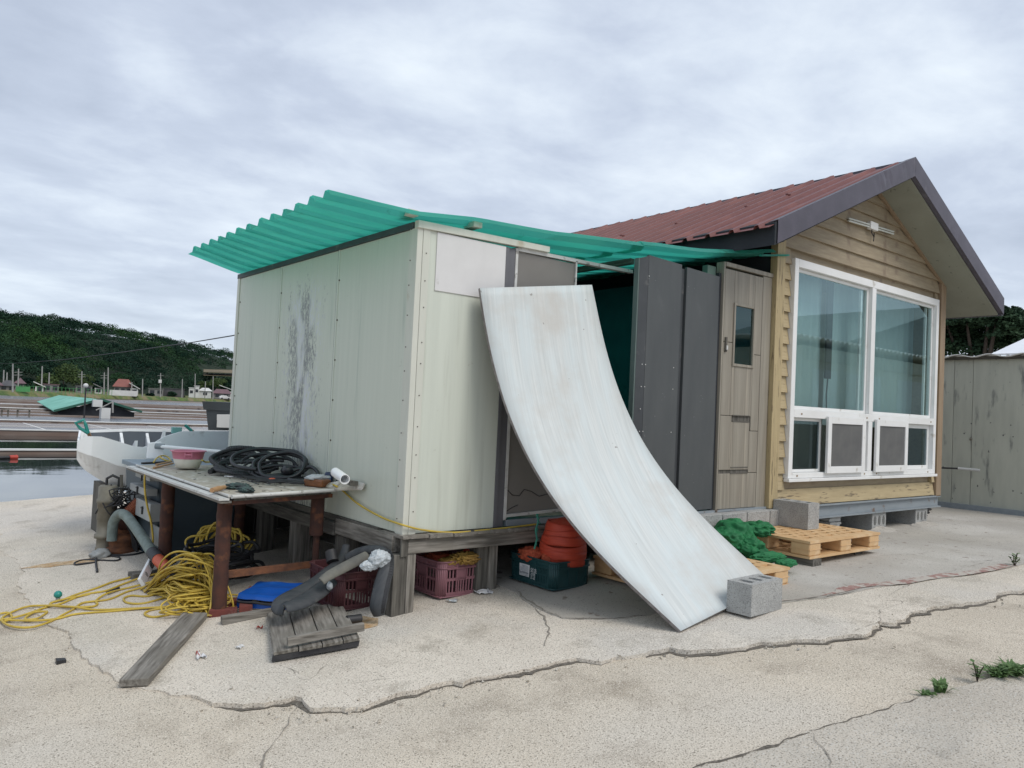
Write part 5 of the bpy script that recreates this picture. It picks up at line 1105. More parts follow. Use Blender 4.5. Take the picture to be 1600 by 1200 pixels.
# ============================================================ CRATES
def crate(label, x, y, z, sx, sy, sz, rz, mtl, group='plastic crates under the deck', cols=(3, 4, 3), style=0):
    t = thing('plastic_crate', label, 'crate', (x, y, z), rz, group); W = wmat(t)
    def B(mb, a, b, c, d, e, f):
        s_ = .965; k = lambda X, Y, Z: W @ Vector((sx / 2 + (X - sx / 2) * (s_ + (1 - s_) * Z / sz), sy / 2 + (Y - sy / 2) * (s_ + (1 - s_) * Z / sz), Z))
        return mb.hexa([k(a, c, e), k(b, c, e), k(b, d, e), k(a, d, e), k(a, c, f), k(b, c, f), k(b, d, f), k(a, d, f)])
    th = .006
    mb = MB(); B(mb, 0, sx, 0, sy, 0, .008); mb.build('base', mtl, t)
    def wall(name, length, put):
        mb = MB(); cw = .055
        put(mb, cw, length - cw, 0, th, .0, .035); put(mb, cw, length - cw, 0, th, sz - .05, sz - .0)
        n = len(cols); pw = (length - 2 * cw) / n
        for i, c in enumerate(cols):
            a = cw + i * pw; b = a + pw
            put(mb, a - .004, a + .006, -.006, .001, .03, sz - .012)
            if c == 0 or (style == 0 and i == n // 2): put(mb, a, b, 0, th, sz * .48, sz * .80)
            rng_ = [(.035, sz * .46), (sz * .52, sz - .05)]
            if style == 1 and i == n // 2: put(mb, a, b, 0, th, .035, sz - .05); continue
            for (z0, z1) in rng_:
                if style == 0 and i == n // 2 and z0 > .1: continue
                put(mb, a, b, 0, th, z1 - .001, z1 + .02) if z1 < sz * .5 else None
                cc = max(c, 2) + (3 if style == 1 else 0)
                for q in range(cc + 1): u = a + (b - a) * q / cc; put(mb, u - .006, u + .006, 0, th, z0, z1)
        put(mb, length - cw - .006, length - cw + .004, -.006, .001, .03, sz - .012)
        put(mb, cw, length - cw, -.012, .001, sz - .055, sz - .048)
        mb.build(name, mtl, t)
    wall('side_panel', sx, lambda mb, a, b, c, d, e, f: B(mb, a, b, c, d, e, f))
    wall('side_panel', sx, lambda mb, a, b, c, d, e, f: B(mb, a, b, sy - d, sy - c, e, f))
    wall('side_panel', sy, lambda mb, a, b, c, d, e, f: B(mb, c, d, a, b, e, f))
    wall('side_panel', sy, lambda mb, a, b, c, d, e, f: B(mb, sx - d, sx - c, a, b, e, f))
    cw = .055
    for (cx, cy) in ((0, 0), (sx, 0), (0, sy), (sx, sy)):
        mb = MB(); dx = 1 if cx == 0 else -1; dy = 1 if cy == 0 else -1; pts = []
        for q in range(7):
            a = math.pi / 2 * q / 6; pts.append((cx + dx * cw * (1 - math.sin(a)), cy + dy * cw * (1 - math.cos(a))))
        path = [(cx + dx * cw, cy)] + pts + [(cx, cy + dy * cw)]
        for (p, q) in zip(path, path[1:]):
            p0 = W @ Vector((sx / 2 + (p[0] - sx / 2) * .965, sy / 2 + (p[1] - sy / 2) * .965, .001)); q0 = W @ Vector((sx / 2 + (q[0] - sx / 2) * .965, sy / 2 + (q[1] - sy / 2) * .965, .001))
            p1 = W @ Vector((p[0], p[1], sz)); q1 = W @ Vector((q[0], q[1], sz)); mb.add([p0, q0, q1, p1], [(0, 1, 2, 3)], True)
        o = mb.build('corner', mtl, t); s_ = o.modifiers.new('solid', 'SOLIDIFY'); s_.thickness = .005
    mb = MB(); rim = []
    for (cx, cy, a0) in ((sx, 0, -90), (sx, sy, 0), (0, sy, 90), (0, 0, 180)):
        ox = cx + (-cw if cx else cw); oy = cy + (-cw if cy else cw)
        for q in range(5): a = R(a0 + 90 * q / 4); rim.append(W @ Vector((ox + cw * 1.08 * math.cos(a), oy + cw * 1.08 * math.sin(a), sz)))
    mb.tube(rim, .007, 6, closed=True); rim2 = [p - Vector((0, 0, .045)) for p in rim]; mb.tube(rim2, .005, 5, closed=True)
    b2 = [(W.translation + Vector(((p - W.translation).x * .965 + sx * .015, (p - W.translation).y * .965 + sy * .015, .006))) for p in rim] if rz == 0 else rim2
    mb.tube(b2, .006, 5, closed=True); mb.build('rim', mtl, t)
    return t
crate('dusty pink crate with ochre cloth spilling over its rim, beneath the front beam', 3.245, 4.735, .045, .385, .50, .262, 0, M['pink'])
crate('dark teal crate holding the orange strap bundle, label on its side', 3.955, 4.285, .118, .40, .54, .205, 0, M['tealp'], cols=(5, 3, 5), style=1)
crate('dark maroon crate behind the hanging rubber strips', 2.555, 4.99, -.02, .385, .50, .262, 0, M['maroon'])
# print on the teal crate
TX = 3.9475
a, b = PX(812, 876, TX), PX(828, 901, TX)
mb = MB(); ax, bx_ = PX(812, 876, TX), PX(828, 876.5, TX); zl, zh = .170, .262
mb.add([(TX, ax.y, zh), (TX, bx_.y, zh), (TX, bx_.y + .004, zl), (TX, ax.y - .004, zl)], [(3, 2, 1, 0)]); o = mb.build('paper_label', M['paper']); s_ = o.modifiers.new('solid', 'SOLIDIFY'); s_.thickness = .001
tag(o, 'worn white paper label stuck on the teal crate', 'label')
ob = [o_ for o_ in COL.objects if o_.get('label', '').startswith('dark teal crate')][0]
mb = MB(); rr = random.Random(4)
for k in range(9): mb.box(TX - .0022, TX - .0016, bx_.y + .008 + rr.random() * .01, ax.y - .008 - rr.random() * .03, zl + .006 + k * .009, zl + .009 + k * .009)
mb.box(TX - .0022, TX - .0016, bx_.y + .012, ax.y - .03, zl + .022, zl + .031); mb.build('label_print', M['ibeam'], o)
ty = PX(828, 885, TX).y - .008
for (txt, z_, s_, dy) in (('외초', .214, .042, 0), ('김역', .187, .030, -.004), ('소-금', .165, .026, -.002)):
    cu = bpy.data.curves.new('stencil_text', 'FONT'); cu.body = txt; cu.size = s_; cu.extrude = .0003; to = bpy.data.objects.new('tmp', cu); COL.objects.link(to)
    bpy.context.view_layer.update(); dg = bpy.context.evaluated_depsgraph_get(); me = bpy.data.meshes.new_from_object(to.evaluated_get(dg)); bpy.data.objects.remove(to)
    o = bpy.data.objects.new('stencil_text', me); COL.objects.link(o); me.materials.clear(); me.materials.append(M['paper'])
    W = Matrix(((0, 0, -1, TX - .0012), (-1, 0, 0, ty + dy), (0, 1, 0, z_), (0, 0, 0, 1))); o.parent = ob; o.matrix_basis = wmat(ob).inverted() @ W
# contents
mb = MB(); mb.blob((3.40, 4.95, .285), (.13, .16, .045), 3, .5, 2.2, 4); tag(mb.build('ochre_bundle', M['orange_net']), 'rust orange netting heaped inside the pink crate', 'netting')
mb = MB(); mb.blob((3.475, 4.76, .320), (.105, .07, .042), 7, .75, 2.1, 5); mb.blob((3.36, 4.79, .300), (.08, .06, .03), 4, .6, 2.4, 4)
tag(mb.build('ochre_cloth', M['yellow_bag']), 'crumpled ochre cloth over the rim of the pink crate', 'cloth')
mb = MB(); mb.blob((3.60, 4.86, .345), (.055, .06, .04), 9, .5, 2, 3); tag(mb.build('orange_scrap', M['orange']), 'small orange rag at the back right of the pink crate', 'rag')
# orange strap bundle
t = thing('strap_bundle', 'thick roll of orange webbing strap stood in the teal crate', 'strap roll', (4.19, 4.44, .30))
c = Vector((4.185, 4.44, 0))
def band(z0, z1, r0, r1, tilt, seed, name='strap_band', n=48, bulge=.012, mtl='orange'):
    mb = MB(); tx, ty_ = tilt
    def fn(u, v):
        a = 2 * math.pi * u; r_ = r0 + (r1 - r0) * v + bulge * math.sin(math.pi * v) + .006 * mn.noise(Vector((math.cos(a) * 1.6, math.sin(a) * 1.6, seed)))
        return (c.x + r_ * math.cos(a), c.y + r_ * math.sin(a), z0 + (z1 - z0) * v + tx * math.cos(a) + ty_ * math.sin(a) + .004 * mn.noise(Vector((math.cos(a) * 2, math.sin(a) * 2, seed + 4))))
    mb.grid(fn, n, 5); o = mb.build(name, M[mtl], t); s_ = o.modifiers.new('solid', 'SOLIDIFY'); s_.thickness = .004
band(.29, .40, .176, .186, (-.006, .010), 1, bulge=.002); band(.36, .455, .183, .178, (.022, .022), 2, bulge=.002); band(.42, .49, .172, .166, (-.012, -.012), 3, bulge=.002); band(.455, .515, .164, .158, (.012, .006), 5, bulge=.002); band(.49, .545, .158, .150, (.006, -.010), 6, bulge=.002); band(.52, .598, .150, .130, (-.006, .010), 8, bulge=.003); band(.590, .632, .132, .02, (0, 0), 9, bulge=.006)
mb = MB(); mb.blob((4.185, 4.44, .44), (.135, .135, .15), 2, .1, 1.5, 3); mb.build('roll_core', M['orange'], t)
mb = MB(); mb.blob((4.02, 4.62, .325), (.085, .12, .06), 6, .45, 2.2, 4); mb.blob((4.06, 4.44, .32), (.08, .06, .055), 11, .4, 2.2, 3); tag(mb.build('orange_net_heap', M['orange_net']), 'frayed orange netting beside the strap roll in the teal crate', 'netting')
mb = MB(); q = [PY(839, 803, 4.40), PY(841, 815, 4.38), PY(837, 828, 4.37), PY(839, 842, 4.36), PY(835, 858, 4.36)]; mb.tube(q, .008, 6)
for k in range(14): p = q[k % 4].lerp(q[k % 4 + 1], random.random()); mb.tube([p, p + Vector((random.uniform(-.02, .02), -.01, random.uniform(-.05, .02)))], .0035, 5)
tag(mb.build('green_twine', M['teal_cord']), 'frayed green cord tied beside the orange strap roll', 'cord')
# litter beside the crates
def litter(label, x, y, sx, sy, seed, mtl, name='paper_scrap', h=.02, lift=0):
    q = GP(x, y); mb = MB()
    mb.grid(lambda u, v: (q.x + (u - .5) * sx, q.y + (v - .5) * sy + .02 * math.sin(u * 6 + seed), zap(q.x, q.y) + .006 + lift + h * abs(mn.noise(Vector((u * 3, v * 3, seed)))) * 1.6), 10, 8)
    for i_ in range(0): pass
    o = mb.build(name, mtl); s_ = o.modifiers.new('solid', 'SOLIDIFY'); s_.thickness = .001; tag(o, label, 'litter'); return o
litter('white printed paper scrap by the deck post right of the pink crate', 757, 927, .13, .09, 1, M['paper']); litter('small clear wrapper in front of the pink crate', 708, 940, .08, .05, 2, M['bag_w'], 'wrapper')
litter('torn white scrap on the slab left of the plank lid', 375, 1012, .05, .035, 3, M['paper']); litter('red and white wrapper right of the leaning plank', 313, 1029, .05, .04, 5, M['paper'], 'wrapper', .03)
litter('tiny red chip in front of the loose beam', 405, 982, .035, .015, 6, M['red'], 'plastic_chip'); litter('red tip of the torn wrapper by the plank', 310, 1026, .02, .02, 8, M['red'], 'wrapper_tip', .03)
litter('small white fleck on the near concrete', 187, 1143, .03, .025, 7, M['paper'], 'paper_scrap', .01, -.03)
q = GP(97, 1032); mb = MB(); mb.box(q.x - .035, q.x + .02, q.y - .025, q.y + .025, q.z - .03, q.z + .01, .004); mb.tube([q + Vector((.015, 0, -.02)), q + Vector((.05, -.02, -.015)), q + Vector((.08, -.03, -.02))], .008, 6); tag(mb.build('plastic_stopper', M['black']), 'small black plastic cap on the near concrete', 'cap')

# ============================================================ WORK TABLE
TZ = .77
t = thing('work_table', 'makeshift work table of peeling plywood on rusty pipe legs', 'table', (2.35, 6.5, -.08))
A_, B_, C_, D_ = Vector((1.90, 5.36, TZ)), Vector((2.79, 5.56, TZ)), Vector((2.80, 7.80, TZ)), Vector((1.90, 7.88, TZ))
n = 5
for k in range(n):
    a, b = A_.lerp(B_, (k + .012) / n), A_.lerp(B_, (k + .988) / n); c_, d_ = D_.lerp(C_, (k + .988) / n), D_.lerp(C_, (k + .012) / n)
    mb = MB(); nj = 16; dz = random.uniform(-.002, .002)
    mb.prism([a + Vector((0, 0, dz)), b + Vector((0, 0, dz)), c_ + Vector((0, 0, dz)), d_ + Vector((0, 0, dz))], (0, 0, -.018)); mb.build('top_board', M['ply'], t)
mb = MB(); mb.prism([A_ - Vector((-.03, -.03, .020)), B_ - Vector((.03, -.03, .020)), C_ - Vector((.03, .03, .020)), D_ - Vector((-.03, .03, .020))], (0, 0, -.02)); mb.build('under_board', M['dwy'], t)
def off(p, dx, dy, dz): return p + Vector((dx, dy, dz))
mb = MB(); mb.tube([off(A_, .0, -.012, -.004), off(B_, .0, -.012, -.004)], .014, 10); mb.build('front_edging', M['alu'], t)
mb = MB(); mb.tube([off(A_, -.012, 0, .0), off(D_, -.012, 0, .0)], .010, 8); mb.build('side_edging', M['alu'], t)
mb = MB(); mb.beam(off(A_, -.045, 0, -.022), off(D_, -.045, .1, -.022), .07, .016); mb.build('side_batten', M['alu'], t)
mb = MB(); mb.beam(off(A_, -.03, 0.01, -.042), off(D_, -.03, .1, -.042), .08, .016); mb.build('side_batten', M['gwy'], t)
mb = MB(); mb.beam(off(A_, .02, .05, -.052), off(B_, -.02, .05, -.052), .04, .03); mb.beam(off(A_, .03, .05, -.055), off(D_, .03, -.05, -.055), .04, .03); mb.build('frame_bar', M['rust'], t)
def leg(x, y, z0, z1, r_=.052):
    mb = MB(); pts = [(x + .002 * math.sin(k * 2), y, z0 + (z1 - z0) * k / 14) for k in range(15)]; mb.tube(pts, [r_ * (1 + .05 * mn.noise(Vector((x, k * .7, 0)))) for k in range(15)], 16); mb.build('leg', M['rust'], t)
leg(1.945, 5.60, -.075, .715); leg(1.97, 7.10, -.10, .715, .055); leg(2.70, 7.35, -.05, .715, .05)
mb = MB(); mb.tube([(2.705, 5.70, .715), (2.705, 5.70, .40)], .052, 16); mb.tube([(2.71, 5.70, .40), (2.712, 5.70, -.03)], .026, 12); mb.build('leg', M['rust'], t)
pA = PY(358, 898, 5.60); pB = PY(505, 880, 5.70); mb = MB(); mb.beam(Vector((1.985, 5.62, pA.z)), Vector((2.69, 5.70, pB.z)), .03, .05); mb.build('cross_bar', M['rust2'], t)
mb = MB(); mb.tube([(1.97, 5.62, .69), (2.69, 5.70, .69)], .012, 6); mb.build('cross_wire', M['rust'], t)
# small board laid over the table's right end
a, b, c_, d_ = P(500, 757, .785), P(528, 764, .785), PX(566, 763, 2.835), PX(571, 755, 2.855)
e_ = PX(545, 748, 2.855)
mb = MB(); mb.prism([a, b, c_, d_, e_], (0, 0, -.014)); tag(mb.build('scrap_board', M['ply'], bevel=.003), 'small scrap board laid over the right end of the work table', 'board')
q = PX(553, 757, 2.80); mb = MB(); mb.box(q.x - .045, q.x + .02, q.y - .03, q.y + .03, q.z - .005, q.z + .03, .006); tag(mb.build('wood_offcut', M['dwy'], bevel=.004), 'dark wood offcut on the scrap board', 'offcut')
# bowl
bc = P(293, 731, TZ + .012); t = thing('plastic_bowl', 'cream and pink plastic bowl on the work table', 'bowl', bc)
k_ = .150 * (bc.x ** 2 + bc.y ** 2) ** .5 / 7.4
mb = MB(); mb.lathe(bc, [(.0, .002), (.098, .0), (.104, .01), (.128, .085), (.122, .085), (.098, .012), (0, .01)], 30); mb.build('lower_body', M['bowl_w'], t)
mb = MB(); mb.lathe(bc, [(.128, .0855), (.143, .150), (.157, .153), (.157, .161), (.138, .159), (.122, .0855)], 30); mb.build('upper_rim', M['bowl_p'], t)
mb = MB(); mb.lathe(bc, [(.0, .10), (.126, .10)], 24); mb.build('contents', M['bowl_w'], t)
tgt = Vector((bc.x, bc.y, 0)).normalized() * -.146; mb = MB(); c_ = bc + tgt + Vector((0, 0, .13)); s_ = Vector((tgt.y, -tgt.x, 0)).normalized()
for sg in (-1, 1): mb.beam(c_ + s_ * .028 * sg + Vector((0, 0, .02)), c_ + s_ * .028 * sg - Vector((0, 0, .025)), .008, .014)
mb.beam(c_ - s_ * .03, c_ + s_ * .03, .012, .012); mb.build('lug', M['bowl_p'], t)
# black hoses: two coiled hoses and cut lengths
def loop(mb, cx, cy, cz, rx, ry, tilt, az, r_, turns=1.0, ph=0, rise=0.0, n=44, wob=.02, seed=0, cor=False):
    pts = []; Rm = Matrix.Rotation(az, 3, 'Z') @ Matrix.Rotation(tilt, 3, 'X')
    for k in range(int(n * turns) + 1):
        a = ph + 2 * math.pi * k / n; p = Rm @ Vector((rx * math.cos(a), ry * math.sin(a), 0)); p += Vector((cx, cy, cz + rise * k / n)); p += Vector((mn.noise(Vector((a, seed, 0))), mn.noise(Vector((a, seed, 5))), mn.noise(Vector((a, seed, 9))))) * wob
        p.z = max(p.z, TZ + .012 + r_) if p.z > .5 else p.z; p.x = min(p.x, 2.86 - r_) if p.z > .5 else p.x; pts.append(p)
    rr_ = [r_ * (1 + (.16 if (cor and i % 2) else 0)) for i in range(len(pts))]; mb.tube(pts, rr_, 8, smooth=not cor)
mb = MB(); loop(mb, 2.52, 6.85, .90, .27, .19, R(28), R(-25), .018, 1.0, seed=1, n=150, cor=True); loop(mb, 2.53, 6.86, .87, .25, .19, R(22), R(-20), .017, .9, .5, seed=3, n=150, cor=True); loop(mb, 2.50, 6.78, .84, .22, .15, R(14), R(-10), .014, 1.6, .2, seed=7, n=150, cor=True)

for k in range(6): loop(mb, 2.50 + .05 * (k % 3), 6.72 + .07 * k, .84 + .012 * k, .26 - .02 * k, .17, R(12 + 4 * k), R(-30 + 7 * k), .013, .9, k, seed=80 + k, n=150, cor=True)
tag(mb.build('black_corrugated_hose', M['hose_b']), 'black corrugated hose coiled beside the bowl on the table', 'hose')
mb = MB(); loop(mb, 2.64, 6.28, .90, .20, .17, R(35), R(-45), .016, 1.15, seed=11); loop(mb, 2.66, 6.36, .89, .23, .17, R(30), R(-35), .016, 1.0, .4, seed=12); loop(mb, 2.60, 6.5, .93, .30, .20, R(25), R(-35), .017, .7, .3, seed=13); loop(mb, 2.72, 6.05, .84, .12, .12, R(25), R(-50), .016, .8, 4.0, seed=17)
mb.blob((2.66, 6.22, .86), (.05, .05, .04), 2, .4, 2, 2)

for k in range(4): loop(mb, 2.62, 6.30 + .08 * k, .84 + .015 * k, .22, .15, R(18 + 5 * k), R(-50 + 9 * k), .012, .85, k * 1.4, seed=90 + k)
tag(mb.build('black_rubber_hose', M['hose_b']), 'smooth black hose coiled against the shed wall on the table', 'hose')
mb = MB()
for (a, b, w_) in (((2.38, 7.12, .80), (2.62, 7.30, .985), .03), ((2.40, 7.2, .80), (2.68, 7.35, .95), .028), ((2.22, 6.82, .80), (2.5, 7.0, .815), .045), ((2.3, 7.0, .80), (2.6, 7.3, .86), .04), ((2.42, 7.35, .82), (2.78, 7.0, .95), .03), ((2.40, 7.3, .84), (2.75, 7.25, .91), .035)): mb.tube([a, Vector(a).lerp(Vector(b), .5) + Vector((0, 0, .01)), b], w_ / 2, 8)
tag(mb.build('cut_hose_lengths', M['black']), 'heap of straight cut black hose lengths behind the coil', 'hose lengths')
mb = MB(); rr = random.Random(6)
for k in range(22):
    y0_ = 5.95 + .03 * k; x0_ = 2.30 + rr.random() * .12
    mb.tube([(x0_ + .09 * q, y0_ - .05 * q + .012 * math.sin(q * 2 + k), TZ + .018 + .012 * abs(math.sin(q * 1.7 + k))) for q in range(6)], .0065, 5)
for k in range(6): mb.tube([(2.3 + .09 * k, 5.9, TZ + .016), (2.33 + .09 * k, 6.6, TZ + .02)], .005, 5)
tag(mb.build('black_grate_mat', M['black']), 'flat black mesh mat lying under the smooth hose', 'mat')
# yellow rope over the table and along the shed
pp = [P(316, 719, TZ + .10), P(322, 722, TZ + .05), P(335, 722, TZ + .03)] + [P(x, y, TZ + .018) for x, y in ((348, 731), (365, 738), (390, 743), (420, 746), (445, 748), (475, 750))]
def spl(pts, k=5):
    out_ = []; n_ = len(pts)
    for i in range(n_ - 1):
        p0, p1, p2, p3 = pts[max(i - 1, 0)], pts[i], pts[i + 1], pts[min(i + 2, n_ - 1)]
        for q in range(k): s_ = q / k; out_.append(.5 * ((2 * p1) + (p2 - p0) * s_ + (2 * p0 - 5 * p1 + 4 * p2 - p3) * s_ * s_ + (3 * p1 - p0 - 3 * p2 + p3) * s_ ** 3))
    out_.append(pts[-1]); return out_
mb = MB(); mb.tube(spl(pp, 6), .0085, 8); tag(mb.build('yellow_rope', M['yellow']), 'yellow rope lying across the work table top', 'rope')
pp = [P(520, 757, TZ + .03), P(526, 760, TZ + .03)] + [PX(x, y, 2.845) for x, y in ((537, 768), (555, 784), (575, 797), (600, 810))] + [PX(619, 817, 2.846), PY(632, 821, SY - .03), PY(655, 827, SY - .02), PY(685, 831, SY - .02), PY(715, 832, SY - .055), PY(750, 829, SY - .04), PY(790, 825, SY - .04), PY(838, 819, SY - .03)]
mb = MB(); mb.tube(spl(pp, 7), .0072, 8); tag(mb.build('yellow_rope', M['yellow']), 'yellow rope draped from the table round the shed corner along its foot', 'rope')
mb = MB(); q = PY(738, 830, SY - .05); mb.blob(q, (.02, .012, .01), 2, .3, 2, 1); tag(mb.build('rope_tie', M['black']), 'black tie on the yellow rope at the foot of the shed', 'tie')
# little things on the table
q = P(505, 752, TZ + .01); a, b = P(474, 751, TZ + .045), P(503, 754, TZ + .045); t = thing('wrapped_packet', 'brown wrapped packet lying at the table edge', 'packet', q)
mb = MB(); dv = (b - a).normalized(); sdv = Vector((-dv.y, dv.x, 0)); mb.hexa([a - Vector((0, 0, .042)), b - Vector((0, 0, .042)), b + sdv * .12 - Vector((0, 0, .042)), a + sdv * .12 - Vector((0, 0, .042)), a + Vector((0, 0, .02)), b + Vector((0, 0, .02)), b + sdv * .12 + Vector((0, 0, .02)), a + sdv * .12 + Vector((0, 0, .02))]); mb.build('packet_body', M['brown_p'], t, bevel=.014)
mb = MB(); m_ = (a + b) / 2 + sdv * .06 + Vector((0, 0, .03)); mb.blob(m_, (.09, .05, .022), 8, .6, 2.2, 3); mb.build('clear_wrap', M['bag_w'], t)
q = P(513, 757, TZ + .012); t = thing('drink_can', 'small dark can with a blue label standing beside the packet', 'can', q)
mb = MB(); mb.lathe(q, [(0, 0), (.030, 0), (.033, .006), (.033, .085), (.026, .10), (0, .10)], 18); mb.build('can_body', M['navy'], t)
fw = Vector((q.x, q.y, 0)).normalized(); sd_ = Vector((fw.y, -fw.x, 0)); mb = MB(); c_ = q - fw * .0345
mb.beam(c_ - sd_ * .018 + Vector((0, 0, .035)), c_ + sd_ * .014 + Vector((0, 0, .035)), .003, .02); mb.cur = 1; mb.beam(c_ - sd_ * .006 + Vector((0, 0, .055)), c_ + sd_ * .016 + Vector((0, 0, .055)), .003, .026); mb.build('can_label', [M['paper'], M['lblue']], t)
q = P(527, 757, TZ + .02); mb = MB(); mb.cyl(q, q + Vector((.03, -.02, .055)), .028, 14); tag(mb.build('black_knob', M['black'], bevel=.004), 'round black knob between the can and the white pipe', 'knob')  # a loose round knob, not a container
a, b = PX(524, 738, 2.66), PX(539, 749, 2.60); dv = (b - a).normalized()
mb = MB(); mb.tube([a, b], .036, 18, cap=False); mb.tube([b, a], .031, 18, cap=False); ro = [(.031, 0), (.036, 0)]; mb.lathe(b, ro, 18, dv); mb.lathe(a, ro, 18, dv)
tag(mb.build('pipe_offcut', M['white']), 'short white pipe offcut lying at the right end of the table', 'pipe')
q = P(425, 752, TZ + .012); mb = MB(); mb.lathe(q, [(0, 0), (.026, 0), (.026, .022), (.02, .026), (0, .026)], 16); tag(mb.build('bottle_cap', M['orange_p']), 'orange red bottle cap on the table top', 'cap')
a, b = P(351, 744, TZ + .012), P(377, 745, TZ + .012); mb = MB(); mb.beam(a, b, .022, .008); mb.cur = 1; mb.beam(a.lerp(b, .25), a.lerp(b, .62), .012, .011); tag(mb.build('marker_strip', [M['paper'], M['pink']]), 'white printed plastic strip lying on the table', 'strip')
t = thing('scraper', 'scraper with a tan wooden handle at the near table edge', 'tool', P(345, 764, TZ))
a, b, c_ = P(331, 766, TZ + .025), P(351, 761, TZ + .025), P(372, 757, TZ + .018); mb = MB(); mb.tube([a, a.lerp(b, .5), b], [.017, .020, .014], 10); mb.build('handle', M['wood_h'], t); mb = MB(); mb.beam(b, c_, .02, .006); mb.build('blade', M['steel'], t)
mb = MB(); mb.blob(P(371, 760, TZ + .02), (.08, .05, .022), 5, .8, 2.3, 4); mb.blob(P(384, 765, TZ + .02), (.05, .07, .02), 15, .8, 2.3, 4); tag(mb.build('work_glove', M['glove']), 'crumpled dark and green work glove at the near table edge', 'glove')
mb = MB(); rr = random.Random(9)
for k in range(70):
    x = rr.uniform(250, 520); y = rr.uniform(736, 768); q = P(x, y, TZ + .006)
    if 1.93 < q.x < 2.76 and 5.5 < q.y < 7.7: a = rr.uniform(0, 6.28); l_ = rr.uniform(.005, .03); mb.beam(q, q + Vector((math.cos(a) * l_, math.sin(a) * l_ + .004, 0)), .006, .004)
tag(mb.build('table_crumbs', M['black']), label='bits of peeled skin and crumbs scattered on the table', kind='stuff')
mb = MB(); a, b = P(222, 724, TZ + .01), P(258, 722, TZ + .01); mb.beam(a, b, .035, .02); tag(mb.build('black_brush', M['black'], bevel=.005), 'flat black tool handle at the far left of the table', 'tool')
t = thing('stick_pair', 'two light wooden sticks lying left of the bowl', 'sticks', P(255, 728, TZ))
for (q0, q1) in (((240, 731), (270, 724)), ((244, 726), (268, 721))): mb = MB(); mb.tube([P(*q0, TZ + .012), P(*q1, TZ + .02)], .010, 8); mb.build('stick', M['wood_h'], t)
pp = [P(x, y, TZ + .02 + dz) for x, y, dz in ((240, 722, 0), (246, 715, .02), (254, 712, .03), (262, 714, .02), (266, 720, 0), (258, 719, .01), (250, 714, .03))]; mb = MB(); mb.tube(spl(pp, 5), .008, 6); tag(mb.build('yellow_line', M['yellow']), 'short curl of yellow cord left of the bowl', 'cord')
# hanging yellow cord at the left end of the table
pp = [AT(x, y, 7.55) for x, y in ((228, 738), (226, 750), (227, 772), (231, 795), (236, 815), (239, 840), (238, 852))]; mb = MB(); mb.tube(spl(pp, 4), .0085, 6); tag(mb.build('yellow_line', M['yellow']), 'yellow cord hanging down in front of the grey boxes', 'cord')

# ============================================================ TANK, BOXES
t = thing('slate_tank', 'large slate blue tank standing behind the work table', 'tank', (2.38, 8.1, -.1))
mb = MB(); mb.hexa([(2.04, 7.58, -.13), (2.72, 7.58, -.1), (2.72, 8.75, -.1), (2.04, 8.75, -.13), (2.0, 7.55, .70), (2.76, 7.55, .70), (2.76, 8.8, .70), (2.0, 8.8, .70)]); mb.build('tank_body', M['tank'], t, bevel=.03)
mb = MB(); mb.box(1.985, 2.78, 7.95, 8.90, .70, .745); mb.build('lid', mat('pale_blue_lid', (.22, .28, .33), (.18, .23, .27), 4, rough=.5), t, bevel=.006)
def pbox(label, x0, x1, y0, y1, dep, nm='electrical_box'):
    a, b = PX(x0, y0, 1.985), PX(x1, y1, 1.985); ya_, yb_ = max(a.y, b.y), min(a.y, b.y)
    t = thing(nm, label, 'box', (1.95, (ya_ + yb_) / 2, b.z)); mb = MB(); mb.box(1.985 - dep, 1.984, yb_, ya_, b.z, a.z); mb.build('box_body', M['ebox'], t, bevel=.004)
    if dep > .02:
        q = Vector((1.985 - dep, (ya_ + yb_) / 2, (a.z + b.z) / 2)); mb = MB(); mb.box(q.x - .012, q.x, q.y - .03, q.y + .03, q.z + .01, q.z + .022); mb.box(q.x - .014, q.x, q.y - .02, q.y - .008, q.z - .04, q.z + .03); mb.build('latch', M['black'], t)
pbox('grey electrical box, topmost of the three on the tank side', 226, 248, 736, 752, .08); pbox('grey electrical box in the middle on the tank side', 221, 246, 754, 775, .10); pbox('tall grey electrical box, lowest on the tank side', 229, 250, 777, 815, .09)
pbox('pale flat sheet hanging below the electrical boxes', 237, 250, 817, 855, .012, 'grey_sheet_scrap')
# cables and a coil in the shade beneath the table
mb = MB(); rr = random.Random(2)
for k in range(9): loop(mb, 2.32 + rr.uniform(-.06, .06), 6.75 + rr.uniform(-.05, .1), .20 + rr.uniform(-.05, .05), .17 + rr.uniform(-.05, .08), .12, R(60 + rr.uniform(-15, 20)), R(-35 + rr.uniform(-20, 20)), .010, .6 + rr.random() * .5, rr.uniform(0, 6), seed=k + 30, wob=.05)
tag(mb.build('yellow_hose_coil', M['yellow']), 'loose yellow hose coil in the shade beneath the table', 'hose')
mb = MB()
for k in range(10): loop(mb, 2.15 + rr.uniform(-.1, .15), 6.5 + rr.uniform(-.15, .1), .03 + rr.uniform(0, .18), .28 + rr.uniform(-.08, .05), .22, R(rr.uniform(0, 25)), R(rr.uniform(-40, 40)), .014, 1, rr.uniform(0, 6), seed=k + 60, wob=.06)
tag(mb.build('black_cable_coil', M['black']), 'heap of black cable behind the yellow rope pile', 'cable')
mb = MB(); mb.cyl(AT(517, 862, 5.9), AT(520, 878, 5.85), .045, 16); tag(mb.build('black_reel', M['black'], bevel=.006), 'black round can behind the rubber strips under the table', 'can')

